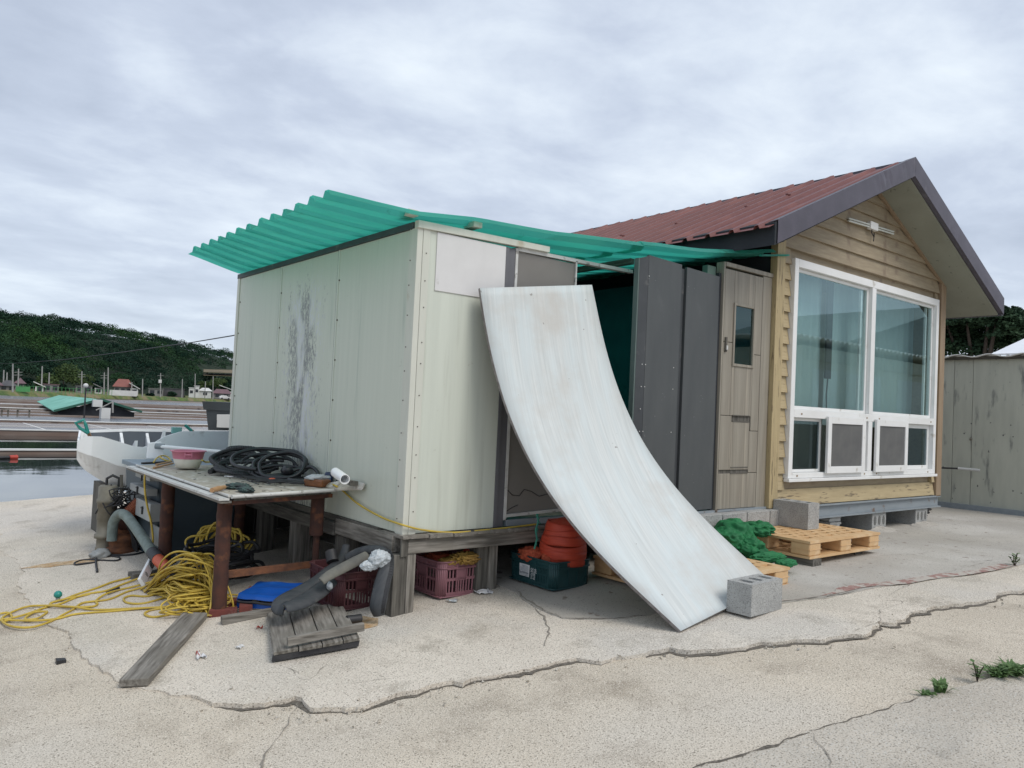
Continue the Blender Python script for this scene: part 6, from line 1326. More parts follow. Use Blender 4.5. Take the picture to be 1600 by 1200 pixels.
# ============================================================ ROPE PILE
rr = random.Random(11); t = thing('yellow_rope_pile', 'big tangled pile of yellow rope spilling from under the table', 'rope', GP(300, 950))
mb = MB(); base = GP(302, 950)
fan = GP(236, 925)
def clampz(p, r_=.0085):
    g_ = zap(p.x, p.y) + r_; p.z = max(p.z, g_); return p
for k in range(74):            # strands arching from the left fan up over the heap and down on the right
    s0 = fan + Vector((rr.uniform(-.05, .15), rr.uniform(-.10, .12), 0)); hgt = rr.uniform(.06, .40) * (1 if k % 3 else .5)
    e1_ = base + Vector((rr.uniform(-.02, .22), rr.uniform(-.30, .22), 0)); top = base + Vector((rr.uniform(-.12, .12), rr.uniform(-.12, .20), hgt)); mid = s0.lerp(top, .55) + Vector((rr.uniform(-.05, .05), rr.uniform(-.05, .05), .02 + rr.uniform(0, .04)))
    pts = [s0, mid, top, top.lerp(e1_, .5) + Vector((rr.uniform(.0, .10), rr.uniform(-.06, .06), hgt * .3)), e1_]
    if rr.random() < .6: pts.append(e1_.lerp(s0, .35) + Vector((rr.uniform(-.05, .05), rr.uniform(-.08, .02), rr.uniform(0, .06)))); pts.append(e1_.lerp(s0, .7) + Vector((0, rr.uniform(-.06, .03), .01)))
    pts = [clampz(p.copy()) for p in pts]; mb.tube([clampz(p) for p in spl(pts, 7)], .0070, 6)
for k in range(16):
    c_ = base + Vector((rr.uniform(-.15, .15), rr.uniform(-.22, .12), rr.uniform(.0, .10))); pts = []; rx, ry = rr.uniform(.10, .20), rr.uniform(.05, .12); ph = rr.uniform(0, 6); tl = rr.uniform(-.5, .5)
    for q in range(11): a = ph + q * .62; pts.append(clampz(c_ + Vector((rx * math.cos(a), ry * math.sin(a), .10 * tl * math.sin(a) + .02))))
    mb.tube([clampz(p) for p in spl(pts, 4)], .0070, 6)
mb.build('rope_heap', M['yellow'], t)
def gline(px, dz=None, r_=.0082, name='rope_strand', mtl='yellow', par=None):
    pts = []
    for i, q in enumerate(px):
        p = GP(q[0], q[1]); p.z = zap(p.x, p.y) + r_ + (q[2] if len(q) > 2 else 0); pts.append(p)
    m_ = MB(); m_.tube(spl(pts, 6), r_, 7); return m_.build(name, M[mtl], par)
gline([(245, 903, .03), (215, 908, .012), (190, 915), (165, 925), (130, 931), (95, 945), (70, 951), (40, 962), (15, 968), (-10, 972)], par=t)
gline([(250, 912, .03), (218, 917, .01), (190, 922), (165, 932, .012), (150, 940), (152, 946), (140, 950), (100, 950), (78, 945), (100, 940, .01), (140, 930)], par=t)
gline([(240, 918, .02), (200, 925), (170, 938), (130, 944), (116, 953), (98, 962), (80, 972), (50, 982), (20, 981), (3, 972), (10, 962), (40, 950), (70, 950, .01), (115, 953, .012), (150, 954), (200, 953), (260, 950), (330, 942), (350, 930)], par=t)
gline([(330, 948), (280, 951), (230, 953, .01), (180, 956), (120, 961), (90, 968), (60, 971), (20, 971), (2, 969)], par=t)
gline([(0, 960), (14, 959), (18, 968), (6, 973)], par=t); gline([(74, 957), (55, 958), (42, 965), (40, 970), (58, 968), (72, 960), (73, 957)], par=t)
gline([(300, 945), (262, 951), (235, 955), (226, 961), (240, 965), (270, 960), (300, 948), (325, 940)], par=t)
gline([(262, 935), (225, 944), (200, 944), (193, 937), (205, 932), (230, 933), (258, 925)], par=t)
gline([(230, 900, .03), (200, 905), (175, 912), (150, 921), (120, 930), (95, 940)], par=t)
gline([(167, 929), (176, 925), (186, 921)], r_=.011, name='black_tape', mtl='black', par=t)
q = GP(91, 941); t2 = thing('hose_nozzle', 'round turquoise nozzle end on a grey stub beside the rope', 'nozzle', q)
mb = MB(); mb.cyl(q, q + Vector((-.005, 0, .035)), .016, 10); mb.build('stub', M['pole'], t2); mb = MB(); mb.lathe(q + Vector((-.005, 0, .035)), [(0, 0), (.018, .002), (.030, .015), (.028, .035), (.015, .05), (0, .05)], 16); mb.build('nozzle_head', M['green_p'], t2)
a, b = GP(220, 918), GP(238, 893); a.z += .04; b.z += .11; t2 = thing('power_strip', 'white two socket power strip lying against the rope pile', 'power strip', a)
mb = MB(); mb.beam(a, b, .075, .03, (1, 0, .6)); mb.build('casing', M['white'], t2, bevel=.006)
up_ = Vector((b - a).cross(Vector((-CR.x, -CR.y, 0)))).normalized()
for s_ in (.3, .66): c_ = a.lerp(b, s_); sdv = (b - a).cross(Vector((1, 0, .6))).normalized(); u_ = sdv.cross((b - a).normalized()); mb = MB(); mb.cyl(c_ + u_ * .0165, c_ + u_ * .0152, .024, 16); mb.build('socket', M['ebox'], t2)
mb = MB(); q = GP(232, 903); mb.box(q.x - .12, q.x + .16, q.y + .02, q.y + .16, q.z - .01, q.z + .035, .01); tag(mb.build('dark_timber', M['dwx'], bevel=.004), 'dark short timber behind the power strip', 'timber')

# ============================================================ PUMP AND HOSE
PD = 8.55
pb_ = AT(176, 866, PD); t = thing('water_pump', 'rusty electric water pump with an upright grey cylinder', 'pump', (pb_.x, pb_.y, -.11))
c0 = AT(164, 850, PD); cz = -.10
mb = MB(); mb.lathe((c0.x, c0.y, cz), [(0, .0), (.085, .0), (.085, .03), (.078, .05), (.078, .12), (.10, .125), (.10, .16), (.082, .17), (.082, .30), (.088, .305), (.088, .46), (.098, .465), (.098, .50), (.088, .505), (.088, .62), (.07, .635), (0, .64)], 24); mb.build('cylinder', M['steel'], t)
mb = MB(); mb.tube([(c0.x - .02, c0.y, cz + .63), (c0.x - .02, c0.y, cz + .70), (c0.x + .03, c0.y, cz + .73), (c0.x + .09, c0.y, cz + .70), (c0.x + .09, c0.y, cz + .62)], .014, 8); mb.build('top_pipe', M['black'], t)
c1 = AT(196, 862, PD - .05)
mb = MB(); mb.lathe((c1.x - .04, c1.y, cz), [(0, 0), (.16, 0), (.16, .03), (.11, .05), (.12, .10), (.15, .13), (.13, .17), (0, .18)], 20); mb.build('pump_foot', M['rust2'], t)
mb = MB(); mb.tube([AT(182, 820, PD), AT(192, 812, PD), AT(212, 806, PD - .05)], [.10, .125, .12], 20); mb.build('motor', M['rust'], t)
mb = MB(); q = AT(192, 838, PD); mb.blob(q, (.12, .10, .14), 3, .25, 1.6, 3); mb.build('volute', M['rust2'], t)
mb = MB(); pts = [AT(198 + 3.0 * k, 806 - 3.1 * k, PD - .18) for k in range(8)]; pts = [a.lerp(b, q / 6) for a, b in zip(pts, pts[1:]) for q in range(6)]; mb.tube(pts, [.058 + (.007 if i % 4 < 2 else -.004) for i in range(len(pts))], 14, smooth=False); mb.build('ribbed_sleeve', M['orange_p'] if False else mat('rust_orange_sleeve', (.36, .11, .05), (.25, .08, .04), 10), t)
mb = MB(); mb.tube([AT(190, 742, PD - .1), AT(189, 775, PD - .1)], .014, 8); mb.beam(AT(189, 742, PD - .12), AT(191, 766, PD - .12), .03, .02, (1, 0, 0)); mb.build('lever', M['dwz'], t)
mb = MB(); rr = random.Random(5)
for k in range(16):
    p0 = AT(rr.uniform(172, 200), rr.uniform(765, 785), PD - rr.uniform(0, .2)); pts = [p0] + [p0 + Vector((rr.uniform(-.12, .14), rr.uniform(-.08, .08), rr.uniform(-.16, .10))) for _ in range(3)]; mb.tube(spl(pts, 4), .007, 5)
for k in range(4): pts = [AT(195, 815, PD - .2), AT(205 + k * 2, 835 + k * 3, PD - .2), AT(208 + 2 * k, 855, PD - .2), AT(214, 862 + k, PD - .2)]; mb.tube(spl(pts, 4), .008, 5)
mb.build('cables', M['black'], t)
gl = [(215, 866), (205, 868), (180, 872), (160, 876), (164, 880), (186, 878), (188, 874), (170, 872)]
gline([(152, 868), (150, 880), (152, 895)], r_=.010, name='loose_cable', mtl='black', par=t); gline([(150, 880), (120, 884), (118, 880), (135, 876), (180, 878), (186, 873), (165, 870), (150, 872)], r_=.008, name='loose_cable', mtl='black', par=t); gline([(232, 862), (210, 868), (185, 870), (160, 868)], r_=.009, name='loose_cable', mtl='black', par=t)
mb = MB(); mb.blob(GP(156, 872) + Vector((0, 0, .03)), (.08, .06, .05), 6, .7, 2.2, 3); mb.build('cable_knot', M['ebox'], t)
hp = [(174.5, 845), (175.5, 830), (177, 817), (182, 807.5), (188.5, 803), (197, 806), (208, 819), (222, 839), (233, 856), (240, 866)]
hd = [8.36, 8.36, 8.34, 8.3, 8.2, 8.1, 7.95, 7.7, 7.48, 7.34]
t = thing('suction_hose', 'thick grey green hose arching from the pump, ending in orange', 'hose', AT(175, 860, 8.36))
pts = spl([AT(x, y, d) for (x, y), d in zip(hp, hd)], 8); mb = MB(); mb.tube(pts, .046, 18); mb.build('hose_body', M['hose_g'], t)
mb = MB(); a, b = AT(238, 863, 7.38), AT(247, 874, 7.22); mb.tube([a, b], .052, 18); mb.build('rubber_collar', M['tyre'], t)
mb = MB(); a, b = AT(245, 872, 7.25), AT(261, 889, 7.05); mb.tube([a, b], .050, 18); mb.build('orange_sleeve', M['orange_p'], t)

# ============================================================ WHITE HULL, SHOVELS, BIN
t = thing('white_hull', 'white moulded hull trough with a slate grey interior', 'boat', (2.6, 9.45, .35))
XS = [1.60, 1.66, 1.80, 1.95, 2.12, 2.22, 2.30, 2.42, 2.6, 3.2, 4.0]
NR_ = [.93, .975, .975, .93, .875, .865, .90, .985, 1.045, 1.06, 1.06]; BT = [.72, .63, .53, .44, .40, .39, .38, .38, .38, .38, .38]
XS2 = [1.60, 1.66, 1.80, 1.95, 2.12, 2.22, 2.30, 2.42, 2.6, 3.2, 4.0]
def sec(x, inner):
    zn = float(np.interp(x, XS, NR_)); zb = float(np.interp(x, XS, BT)); zf_ = 1.0 + .03 * min(1, (x - 1.6) / .5)
    k = .035 if inner else 0; en = max(0, 1 - (x - 1.6) / .12) * .05; y0_, y1_ = 9.02 + k + en, 9.82 - k - en
    return [(y0_, zn), (y0_ + .005, zn - (zn - zb) * .50), (y0_ + .16, zb + .06 + k), (y0_ + .24, zb + k), (y1_ - .24, zb + k), (y1_ - .08, zb + .12 + k), (y1_, zf_)]
mb = MB(); xs_ = np.linspace(1.60, 4.0, 60); vs = [(x + (p[0] - 9.02) * .19, p[0], p[1]) for x in xs_ for p in sec(x, False)]; mb.add(vs, [(i * 7 + j, (i + 1) * 7 + j, (i + 1) * 7 + j + 1, i * 7 + j + 1) for i in range(59) for j in range(6)], False); mb.add([(1.60 + (p[0] - 9.02) * .19, p[0], p[1]) for p in sec(1.6, False)], [tuple(range(7))])
mb.add([(4.0 + (p[0] - 9.02) * .19, p[0], p[1]) for p in sec(4.0, False)], [tuple(range(6, -1, -1))]); o = mb.build('hull_shell', M['white'], t); s_ = o.modifiers.new('solid', 'SOLIDIFY'); s_.thickness = .02; s_.offset = -1
mb = MB(); xs_ = np.linspace(1.68, 3.98, 50); vs = [(x + (p[0] - 9.02) * .19, p[0], p[1] - .03) for x in xs_ for p in sec(x, True)]; mb.add(vs, [(i * 7 + j, (i + 1) * 7 + j, (i + 1) * 7 + j + 1, i * 7 + j + 1) for i in range(49) for j in range(6)], True)
mb.build('inner_lining', mat('slate_lining', (.10, .115, .135), (.085, .10, .12), 3, rough=.5), t)
for (x, w_) in ((2.14, .03), (2.42, .03)):
    mb = MB(); zn = float(np.interp(x, XS, NR_)); mb.prism([(x, 9.08, .45), (x, 9.78, .45), (x, 9.80, 1.0), (x, 9.6, .80), (x, 9.3, .78), (x, 9.07, zn + .06)], (w_, 0, 0)); mb.build('cross_rib', M['white'], t)
mb = MB(); mb.box(1.9, 2.0, 9.1, 9.75, -.13, .44); mb.box(3.0, 3.1, 9.1, 9.75, -.1, .38); mb.build('trestle', M['dwz'], t)
t = thing('white_paddle', 'white paddle with a round shaft lying along the hull edge', 'paddle', AT(260, 705, 8.8))
mb = MB(); a, b, c_, d_ = AT(232, 692, 8.85), AT(252, 690, 8.8), AT(258, 716, 8.8), AT(229, 717, 8.85); mb.prism([d_, c_, b, a], (0, .03, 0)); mb.build('blade', M['white'], t, bevel=.008)
mb = MB(); mb.tube([AT(243, 697, 8.78), AT(345, 706, 8.35)], .020, 12); mb.build('shaft', M['white'], t); mb = MB(); mb.tube([AT(243, 697, 8.77), AT(256, 698, 8.74)], .03, 12); mb.build('socket', M['ibeam'], t)
def dhandle(label, pts, d, shaft):
    t = thing('shovel', label, 'shovel', AT(shaft[1][0], shaft[1][1], d)); mb = MB(); mb.tube([AT(x, y, d) for x, y in pts], .017, 8, closed=False); mb.build('grip', M['green_p'], t)
    mb = MB(); mb.tube([AT(shaft[0][0], shaft[0][1], d), AT(shaft[1][0], shaft[1][1], d + .1)], .018, 8); mb.build('shaft', M['wood_h'], t)
dhandle('shovel with a turquoise grip standing in the left end of the hull', [(138, 677), (125, 669), (118, 661), (131, 656), (134, 664), (136, 671), (138, 677)], 9.3, ((138, 676), (144, 690)))
dhandle('shovel with a turquoise grip lying in the right of the hull', [(289, 664), (297, 671), (300, 674)], 9.5, ((300, 673), (310, 688)))
q = AT(276, 669, 9.6); mb = MB(); mb.box(q.x - .05, q.x + .05, q.y - .03, q.y + .03, q.z - .06, q.z + .01); tag(mb.build('pale_green_clip', mat('pale_turquoise', (.2, .45, .42), None, 4)), 'small pale turquoise clip on the hull rim', 'clip')
t = thing('dark_bin', 'large dark grey bin with a thick rim beyond the hull', 'bin', AT(345, 700, 12.5))
Wd = 12.4; a = AT(318, 640, Wd); ux_ = Vector((_r.x, _r.y, 0)).normalized(); uy_ = Vector((_f.x, _f.y, 0)).normalized()
def bq(u, v, z): p = Vector((a.x, a.y, 0)) + ux_ * u + uy_ * v; return (p.x, p.y, z)
zt, zm, zb = AT(318, 627, Wd).z, AT(318, 640, Wd).z, AT(323, 700, Wd).z
mb = MB(); mb.hexa([bq(0, 0, zm + .001), bq(1.5, 0, zm + .001), bq(1.5, .9, zm + .001), bq(0, .9, zm + .001), bq(-.02, -.02, zt), bq(1.52, -.02, zt), bq(1.52, .92, zt), bq(-.02, .92, zt)]); mb.build('rim', M['tank'] if False else mat('charcoal_plastic', (.05, .06, .065), (.04, .048, .052), 3, rough=.6), t)
mb = MB(); mb.hexa([bq(.10, .08, zb), bq(1.4, .08, zb), bq(1.4, .8, zb), bq(.10, .8, zb), bq(.03, .02, zm), bq(1.47, .02, zm), bq(1.47, .86, zm), bq(.03, .86, zm)]); mb.build('bin_body', bpy.data.materials['charcoal_plastic'], t)
mb = MB(); q0 = AT(340, 655, 12.2); mb.beam(AT(339, 661, 12.2), AT(372, 662, 12.2), .2, .12); mb.beam(AT(339, 652, 12.2), AT(372, 652, 12.2), .2, .08); tag(mb.build('white_planking', M['wh_wall']), 'white boards stacked in front of the dark bin', 'boards')

# ============================================================ UNDER AND BEFORE THE TABLE
def brick(label, x0, x1, y0, yb, dy=.10, grp='loose dark red bricks by the table leg', lift=0, hh=.055):
    a, b = GP(x0, yb), GP(x1, yb - (x1 - x0) * .12); mb = MB(); z0 = zap(a.x, a.y) + lift; d = (b - a); d.z = 0; s_ = Vector((-d.y, d.x, 0)).normalized() * dy
    mb.hexa([(p.x, p.y, z0 + zz) for zz in (0, hh) for p in (a, b, b + s_, a + s_)]); tag(mb.build('brick', M['brick'], bevel=.005), label, 'brick', grp)
brick('dark red brick directly in front of the table leg', 326, 370, 950, 965, .085); brick('dark red brick right of the table leg', 373, 394, 945, 959, .09); brick('dark red brick behind the table leg', 352, 371, 935, 950, .09)
mb = MB(); a, b, c_, d_ = GP(380, 941), GP(428, 946), GP(420, 938), GP(390, 935); 
mb.prism([a + Vector((0, 0, .075)), b + Vector((0, 0, .03)), c_ + Vector((0, 0, .055)), d_ + Vector((0, 0, .095))], (0, 0, -.012)); tag(mb.build('broken_tile', M['tile_o']), 'broken terracotta tile in front of the blue sheet', 'tile')
t = thing('blue_sheet', 'folded blue plastic sheet held by a black strap under the table', 'sheet', GP(420, 935))
q0, q1, q2, q3 = P(371, 928, .03), P(462, 936, .035), P(505, 912, .09), P(408, 908, .07)
def blu(u, v, top):
    p = q0.lerp(q1, u).lerp(q3.lerp(q2, u), v); g_ = zap(p.x, p.y) + .012
    return (p.x, p.y, (p.z + .018 * mn.noise(Vector((u * 3, v * 3, 1))) - (.03 if v < .02 else 0)) if top else g_)
mb = MB(); mb.grid(lambda u, v: blu(u, v, True), 24, 16); mb.build('upper_fold', M['blue'], t)
mb = MB(); mb.grid(lambda u, v: (lambda a, b: (a[0], a[1] - .004, b[2] + (a[2] - .022 - b[2]) * v))(blu(u, 0, True), blu(u, 0, False)), 24, 3); mb.grid(lambda u, v: (lambda a, b: (a[0] - .002, a[1], b[2] + (a[2] - .002 - b[2]) * v))(blu(0, u, True), blu(0, u, False)), 16, 3); mb.grid(lambda u, v: (lambda a, b: (a[0], a[1], b[2] + (a[2] - b[2]) * v))(blu(1, u, True), blu(1, u, False)), 16, 3); mb.build('lower_fold', M['blue'], t)
mb = MB(); mb.tube([Vector(blu(u / 20, 0, True)) + Vector((-.003, -.012, -.018)) for u in range(21)], .010, 6); mb.build('strap', M['black'], t)
# rubber strips
def ribbon(label, px, wds, curl, mtl, group, upv=(0, 0, 1), name='rubber_strip', th=.012, knobs=0):
    pts = spl([AT(*q) for q in px], 6); ws = np.interp(np.linspace(0, 1, len(pts)), np.linspace(0, 1, len(wds)), wds); mb = MB(); vs = []
    m_ = 17; ws = ws * .82
    for i, p in enumerate(pts):
        tn = (pts[min(i + 1, len(pts) - 1)] - pts[max(i - 1, 0)]).normalized(); sd_ = tn.cross(Vector(upv)).normalized(); u_ = sd_.cross(tn)
        for k in range(m_):
            a = (k / (m_ - 1) - .5) * curl; rad = (ws[i] / curl) * (1 + (.11 if k in (2, 3, 7, 9, 13, 14) else 0))
            vs.append(p + sd_ * (math.sin(a) * rad) + u_ * (math.cos(a) * rad - rad))
    mb.add(vs, [(i * m_ + j, (i + 1) * m_ + j, (i + 1) * m_ + j + 1, i * m_ + j + 1) for i in range(len(pts) - 1) for j in range(m_ - 1)], True)
    t = thing(name, label, 'rubber strip', pts[-1], group=group)
    for k in (0, m_ - 1): e_ = MB(); e_.tube([vs[i * m_ + k] for i in range(len(pts))], .005, 6); e_.build('strip_edge_glint', M['tyre_g'], t)  # paler border tubes, light caught on the edges put into their colour
    o = mb.build('strip_body', M[mtl], t); s_ = o.modifiers.new('solid', 'SOLIDIFY'); s_.thickness = th
    if knobs:
        mb = MB()
        for i in range(2, len(pts) - 3):
            for q in (0, .5):
                p = pts[i].lerp(pts[i + 1], q); tn = (pts[i + 1] - pts[i]).normalized(); sd_ = tn.cross(Vector(upv)).normalized(); u_ = sd_.cross(tn); k = knobs
                c_ = p + sd_ * ws[i] * .36 * k + u_ * .004; mb.beam(c_ - tn * .004, c_ + tn * .004, .022, .012, u_)
        mb.build('tread_knobs', M['black'], t)
    return t
vw = (-_f.x, -_f.y, .55)
ribbon('longest cut tyre strip curving down onto the plank lid', [(541, 851, 6.0), (537, 866, 5.95), (527, 880, 5.85), (508, 896, 5.7), (492, 911, 5.6), (472, 925, 5.5), (452, 936, 5.4), (438, 946, 5.33), (446, 951, 5.28)], [.05, .06, .075, .09, .13, .16, .17, .15, .10], 1.5, 'tyre', 'cut tyre strips by the deck corner', vw)
ribbon('broad lower lip of a cut tyre resting on the plank lid', [(520, 905, 5.6), (500, 921, 5.5), (478, 936, 5.36), (460, 945, 5.28), (446, 950, 5.24)], [.10, .14, .13, .10, .06], 1.4, 'tyre', 'cut tyre strips by the deck corner', vw)
ribbon('short grey tyre strip with a frayed end over the maroon crate', [(574, 866, 5.62), (556, 876, 5.56), (535, 887, 5.5), (515, 898, 5.45), (502, 908, 5.42)], [.06, .085, .085, .075, .06], 2.0, 'tyre_g', 'cut tyre strips by the deck corner', vw)
ribbon('tyre strip hanging straight down beside the deck post', [(603, 862, 5.50), (606, 872, 5.45), (603, 890, 5.38), (597, 912, 5.34), (592, 935, 5.30), (590, 950, 5.29), (592, 962, 5.30)], [.06, .09, .12, .13, .135, .13, .08], 1.7, 'tyre', 'cut tyre strips by the deck corner', (-_f.x, -_f.y, .1), knobs=-1)
ribbon('dark tyre strip arching over the maroon crate under the beam', [(540, 872, 5.75), (560, 862, 5.7), (580, 858, 5.62), (598, 860, 5.55), (606, 870, 5.5)], [.06, .07, .07, .06, .05], 2.0, 'tyre', 'cut tyre strips by the deck corner', vw)
mb = MB(); mb.blob(AT(593, 873, 5.42), (.070, .06, .058), 4, .38, 1.2, 5); mb.blob(AT(577, 884, 5.40), (.060, .045, .034), 9, .38, 1.3, 5); tag(mb.build('plastic_bag', M['bag_w']), 'crumpled white plastic bag on top of the maroon crate', 'bag')
mb = MB(); mb.blob(AT(515, 915, 5.5), (.02, .02, .03), 4, .6, 1.9, 2); tag(mb.build('white_rag', M['bag_w']), 'scrap of white plastic left of the maroon crate', 'rag')
mb = MB(); q = AT(553, 958, 5.35); mb.tube([(q.x - .05, q.y, -.0), (q.x + .05, q.y - .01, .0)], .03, 10); tag(mb.build('dark_can', M['black'], bevel=.006), 'dark dented can on the ground below the maroon crate', 'can')
# plank lid with cleat
t = thing('wooden_cover', 'weathered four plank lid with a cleat nailed across it', 'lid', GP(490, 1000))
def LZ(px, lift): p = GP(px[0], px[1], lift); return p
TLc, TRc, BRc, BLc = LZ((417, 957), .03), LZ((534, 941), .04), LZ((563, 996), .075), LZ((427, 1020), .075)
brk = [0, .285, .555, .80, 1]; dl_ = (TLc - BLc).lerp(TRc - BRc, .5); az_ = math.atan2(dl_.y, dl_.x) - math.pi / 2; dx_ = BRc - BLc; ax_ = math.atan2(dx_.y, dx_.x)
for a, b in zip(brk, brk[1:]):
    g_ = .006; e_ = random.uniform(-.012, .012); p0, p1, p2, p3 = BLc.lerp(BRc, a + g_), BLc.lerp(BRc, b - g_), TLc.lerp(TRc, b - g_), TLc.lerp(TRc, a + g_)
    f_ = dl_.normalized() * e_; mb = MB(); mb.prism([p0 + f_, p1 + f_, p2 - f_, p3 - f_], (.002, .006, -.022)); mb.build('plank', M['gwy'], t, bevel=.003, rz=az_)
f_ = dl_.normalized() * .016
mb = MB(); mb.prism([BLc + f_ - Vector((0, 0, .023)), BRc + f_ - Vector((0, 0, .023)), BRc + f_ * 3 - Vector((0, 0, .023)), BLc + f_ * 3 - Vector((0, 0, .023))], (0, .01, -.038)); mb.build('under_batten', mat('shade_dark_wood', (.035, .035, .04), (.06, .058, .06), 12, rough=.9, bump=.6), t)  # batten coloured near black, the shade under the plank ends painted in
a, b = GP(451, 1004, .115), GP(571, 980, .11); mb = MB(); mb.beam(a + Vector((0, .02, 0)), b + Vector((0, .02, 0)), .03, .052); mb.build('cleat', M['gwx'], t, bevel=.004, rz=ax_)
a, b = GP(347, 977), GP(417, 963); mb = MB(); z_ = zap(a.x, a.y) + .03; mb.beam((a.x, a.y + .02, z_), (b.x + .05, b.y + .02, z_ + .02), .05, .055); tag(mb.build('loose_batten', M['gwx'], bevel=.003, rz=math.atan2(b.y - a.y, b.x - a.x)), 'short weathered batten lying left of the plank lid', 'batten')
a, b, c_, d_ = GP(186, 1062, .045), GP(232, 1060, .045), GP(324, 957, .045), GP(286, 956, .045)
mb = MB(); mb.prism([a, b, c_, d_], (0, 0, -.042)); tag(mb.build('plank', M['gwy'], bevel=.004, rz=math.atan2(d_.y - a.y, d_.x - a.x) - math.pi / 2), 'long weathered plank hanging over the broken slab edge', 'plank')

# ============================================================ WEEDS
def weed(label, x, y, n, h_, spread, seed, style='grass'):
    q = GP(x, y); q.z = zlow(q.x, q.y) if y > 1000 else zap(q.x, q.y); rr_ = random.Random(seed); t = thing('weed', label, 'weed', q, group=None); 
    if style == 'grass':
        mb = MB()
        for k in range(n):
            a = rr_.uniform(0, 6.28); l_ = h_ * rr_.uniform(.6, 1.15); s_ = spread * rr_.uniform(.3, 1); o_ = Vector((rr_.uniform(-.02, .02), rr_.uniform(-.02, .02), 0)); d = Vector((math.cos(a), math.sin(a), 0)); sd_ = Vector((-d.y, d.x, 0)) * (.006 + .004 * rr_.random())
            c0_, c1_, c2_ = q + o_, q + o_ + d * s_ * .5 + Vector((0, 0, l_ * .75)), q + o_ + d * s_ + Vector((0, 0, l_ * rr_.uniform(.6, 1)))
            mb.add([c0_ - sd_, c0_ + sd_, c1_ + sd_ * .9, c1_ - sd_ * .9, c2_], [(0, 1, 2, 3), (3, 2, 4)])
        mb.build('blades', M['weed'], t)
    else:
        mb = MB(); mb2 = MB()
        for k in range(n):
            a = rr_.uniform(0, 6.28); top = q + Vector((math.cos(a) * spread * rr_.random(), math.sin(a) * spread * rr_.random(), h_ * rr_.uniform(.5, 1))); mb.tube([q, q.lerp(top, .5) + Vector((0, 0, .01)), top], .003, 5)
            for j in range(5):
                p = q.lerp(top, .35 + .65 * j / 4); b_ = rr_.uniform(0, 6.28); d = Vector((math.cos(b_), math.sin(b_), rr_.uniform(0, .5))).normalized(); l_ = h_ * .42 * rr_.uniform(.6, 1); sd_ = d.cross(Vector((0, 0, 1))).normalized() * l_ * .34
                mb2.add([p, p + d * l_ * .5 + sd_, p + d * l_, p + d * l_ * .5 - sd_], [(0, 1, 2, 3)])
        mb.build('stem', M['bark'], t); mb2.build('leaves', M['weed'], t)
weed('grassy weed tuft at the left end of the corner slab joint', 1468, 1076, 46, .07, .09, 1); weed('leafy weed with reddish stem in the corner slab joint', 1527, 1058, 5, .10, .04, 2, 'leafy')
weed('dense grassy weed at the right edge of the photo', 1583, 1050, 120, .07, .15, 3); weed('low weed between the leafy weed and the right edge tuft', 1560, 1053, 80, .06, .12, 4); weed('tiny dark sprig growing from the painted strip', 1585, 886, 6, .13, .06, 5, 'leafy')
weed('small ground weed left of the grassy tuft', 1450, 1081, 30, .03, .06, 8)

# ============================================================ RIGHT HAND WALL, TREE, TENT
WX = 13.38; t = thing('panel_wall', 'stained beige panel wall right of the cabin', 'wall', (WX, 3.0, .2))
ys = [9.0, 6.4, 5.21, 4.93, 4.1, 3.2]
for a, b in zip(ys, ys[1:]):
    mb = MB(); mb.box(WX + random.uniform(0, .006), WX + .06, b + .003, a - .003, .30, 2.60); mb.build('wall_panel', M['wallr'], t, bevel=.003)
mb = MB(); mb.box(WX - .06, WX + .1, 3.2, 9, .18, .305); mb.build('base_rail', M['ibeam'], t)
mb = MB(); n = 60; mb.grid(lambda u, v: (WX - .10 + .35 * v, 9 - 5.8 * u, 2.66 + .02 * math.sin(u * 78) + .01 * mn.noise(Vector((u * 20, 0, 0)))), 240, 1); o = mb.build('top_sheet', M['cap'], t); s_ = o.modifiers.new('solid', 'SOLIDIFY'); s_.thickness = .015
mb = MB(); mb.box(WX - .04, WX + .06, 3.2, 9, 2.602, 2.645); mb.build('top_rail', M['dwy'], t)
mb = MB(); q = PX(1517, 686, WX); mb.blob(q, (.02, .02, .025), 2, .3, 2, 2); mb.build('latch', M['steel'], t)
a, b, c_ = PX(1468, 731, WX - .25), PX(1497, 732, WX - .15), PX(1531, 735, WX - .1); mb = MB(); mb.tube([a, b], .014, 6); mb.cur = 1; mb.tube([b, c_], .022, 8); tag(mb.build('propped_pole', [M['black'], M['wh_wall']]), 'thin horizontal pole sticking out before the beige wall', 'pole')
t = thing('white_tent', 'white peaked tent roof behind the beige wall', 'tent', AT(1640, 600, 21))
ap = AT(1650, 506, 22); e1_, e2_, e3_, e4_ = AT(1548, 553, 19.5), AT(1720, 548, 19), AT(1740, 552, 26), AT(1575, 552, 26)
mb = MB(); mb.add([ap, e1_, e2_, e3_, e4_], [(0, 1, 2), (0, 2, 3), (0, 3, 4), (0, 4, 1)]); o = mb.build('tent_roof', M['tent'], t); s_ = o.modifiers.new('solid', 'SOLIDIFY'); s_.thickness = .03
for e_ in (e1_, e2_, e3_, e4_): mb = MB(); mb.tube([e_, (e_.x, e_.y, .2)], .04, 6); mb.build('tent_pole', M['alu'], t)
t = thing('garden_tree', 'dense dark green tree rising behind the beige wall', 'tree', AT(1530, 600, 30) * 1.0); rr = random.Random(8)
cc, rr_s = [], []
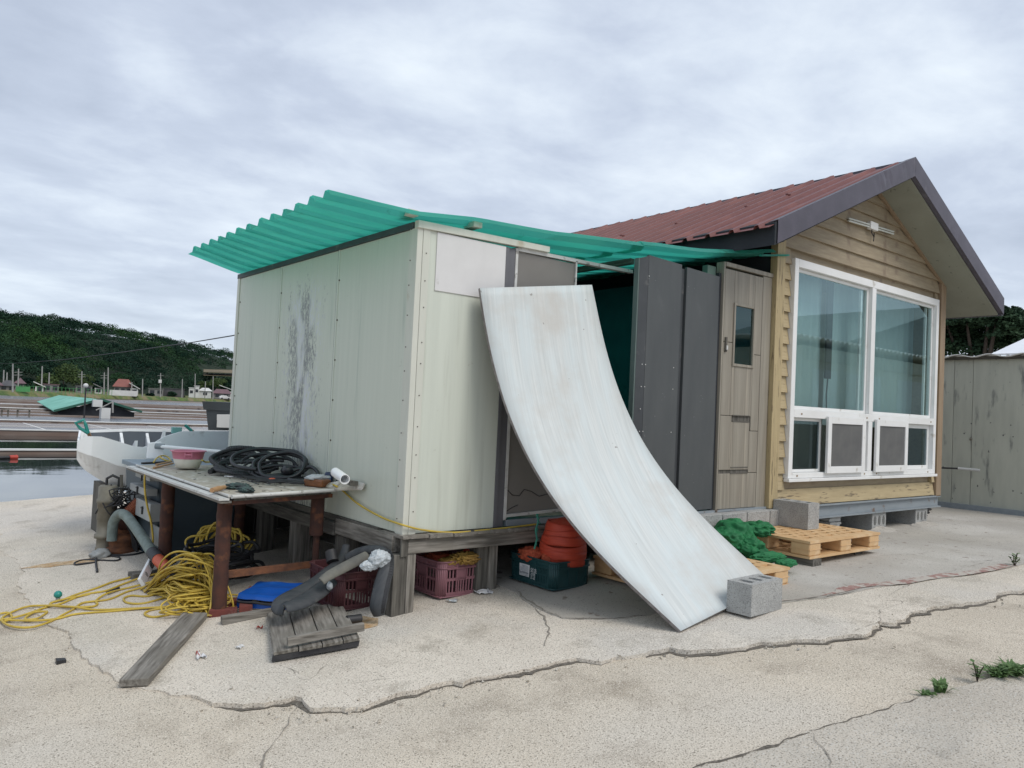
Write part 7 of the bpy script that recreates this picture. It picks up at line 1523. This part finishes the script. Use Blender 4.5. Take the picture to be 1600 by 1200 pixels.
for (x, y, r_) in ((1478, 505, 1.3), (1490, 530, 1.5), (1510, 500, 1.2), (1525, 520, 1.6), (1545, 495, 1.1), (1560, 505, 1.4), (1580, 500, 1.2), (1590, 520, 1.5), (1540, 540, 1.6), (1500, 550, 1.4), (1615, 510, 1.5), (1460, 520, 1.4), (1440, 540, 1.5), (1570, 540, 1.5), (1640, 530, 1.6), (1530, 488, .6), (1560, 487, .55), (1508, 490, .5)):
    p = AT(x, y, 30 + rr.uniform(-1.2, 1.2)); cc.append(tuple(p)); rr_s.append(r_ * .62)
V, nq = leaf_cloud(cc, rr_s, [1500] * len(cc), [.085] * len(cc), .8, 77); leaf_obj('crown', V, nq, M['leaf3'], t)
p = AT(1530, 600, 30); mb = MB(); mb.tube([(p.x, p.y, -.2), (p.x, p.y, 1.5), (p.x + .1, p.y, 3.4)], [.25, .2, .1], 10)
for c_ in cc[::2]: mb.tube([(p.x, p.y, 1.6), Vector(c_).lerp(Vector((p.x, p.y, 2.2)), .4), c_], [.12, .07, .03], 6)
mb.build('trunk', M['bark'], t)
# buildings across the yard, seen only in the cabin window
t = thing('yard_store', 'long store with a corrugated roof edge, mirrored in the cabin window', 'shed', (24, -4, 0))
mb = MB(); mb.box(20.6, 34, -9, -3.3, -.05, 3.75); mb.build('wall', M['beige_wall'], t)
mb = MB(); mb.grid(lambda u, v: (20.0 + 14.6 * u, -3.0 - 6.6 * v, 3.95 + .3 * v + .035 * math.sin(u * 14.6 * 22)), 300, 1, False); o = mb.build('roof', M['wh_wall'], t); s_ = o.modifiers.new('solid', 'SOLIDIFY'); s_.thickness = .03
for (x0, x1) in ((21.2, 22.6), (23.2, 25.4), (26.6, 28.6)): mb = MB(); mb.box(x0, x1, -3.34, -3.26, 0, 3.1); mb.build('door', M['wh_wall'], t, bevel=.02)
mb = MB(); mb.box(20.7, 33.8, -3.32, -3.25, 3.35, 3.7); mb.build('head_beam', M['wallr'], t)
t = thing('net_house', 'big grey green gabled house behind the yard store, mirrored in the window', 'greenhouse', (34, -16, 0))
mb = MB(); mb.prism([(36, -14, 0), (36, -14, 4.4), (60, -14, 10.6), (84, -14, 4.4), (84, -14, 0)], (0, -14, 0)); mb.build('roof', mat('grey_green_cover', (.27, .32, .33), (.23, .28, .285), 1), t)
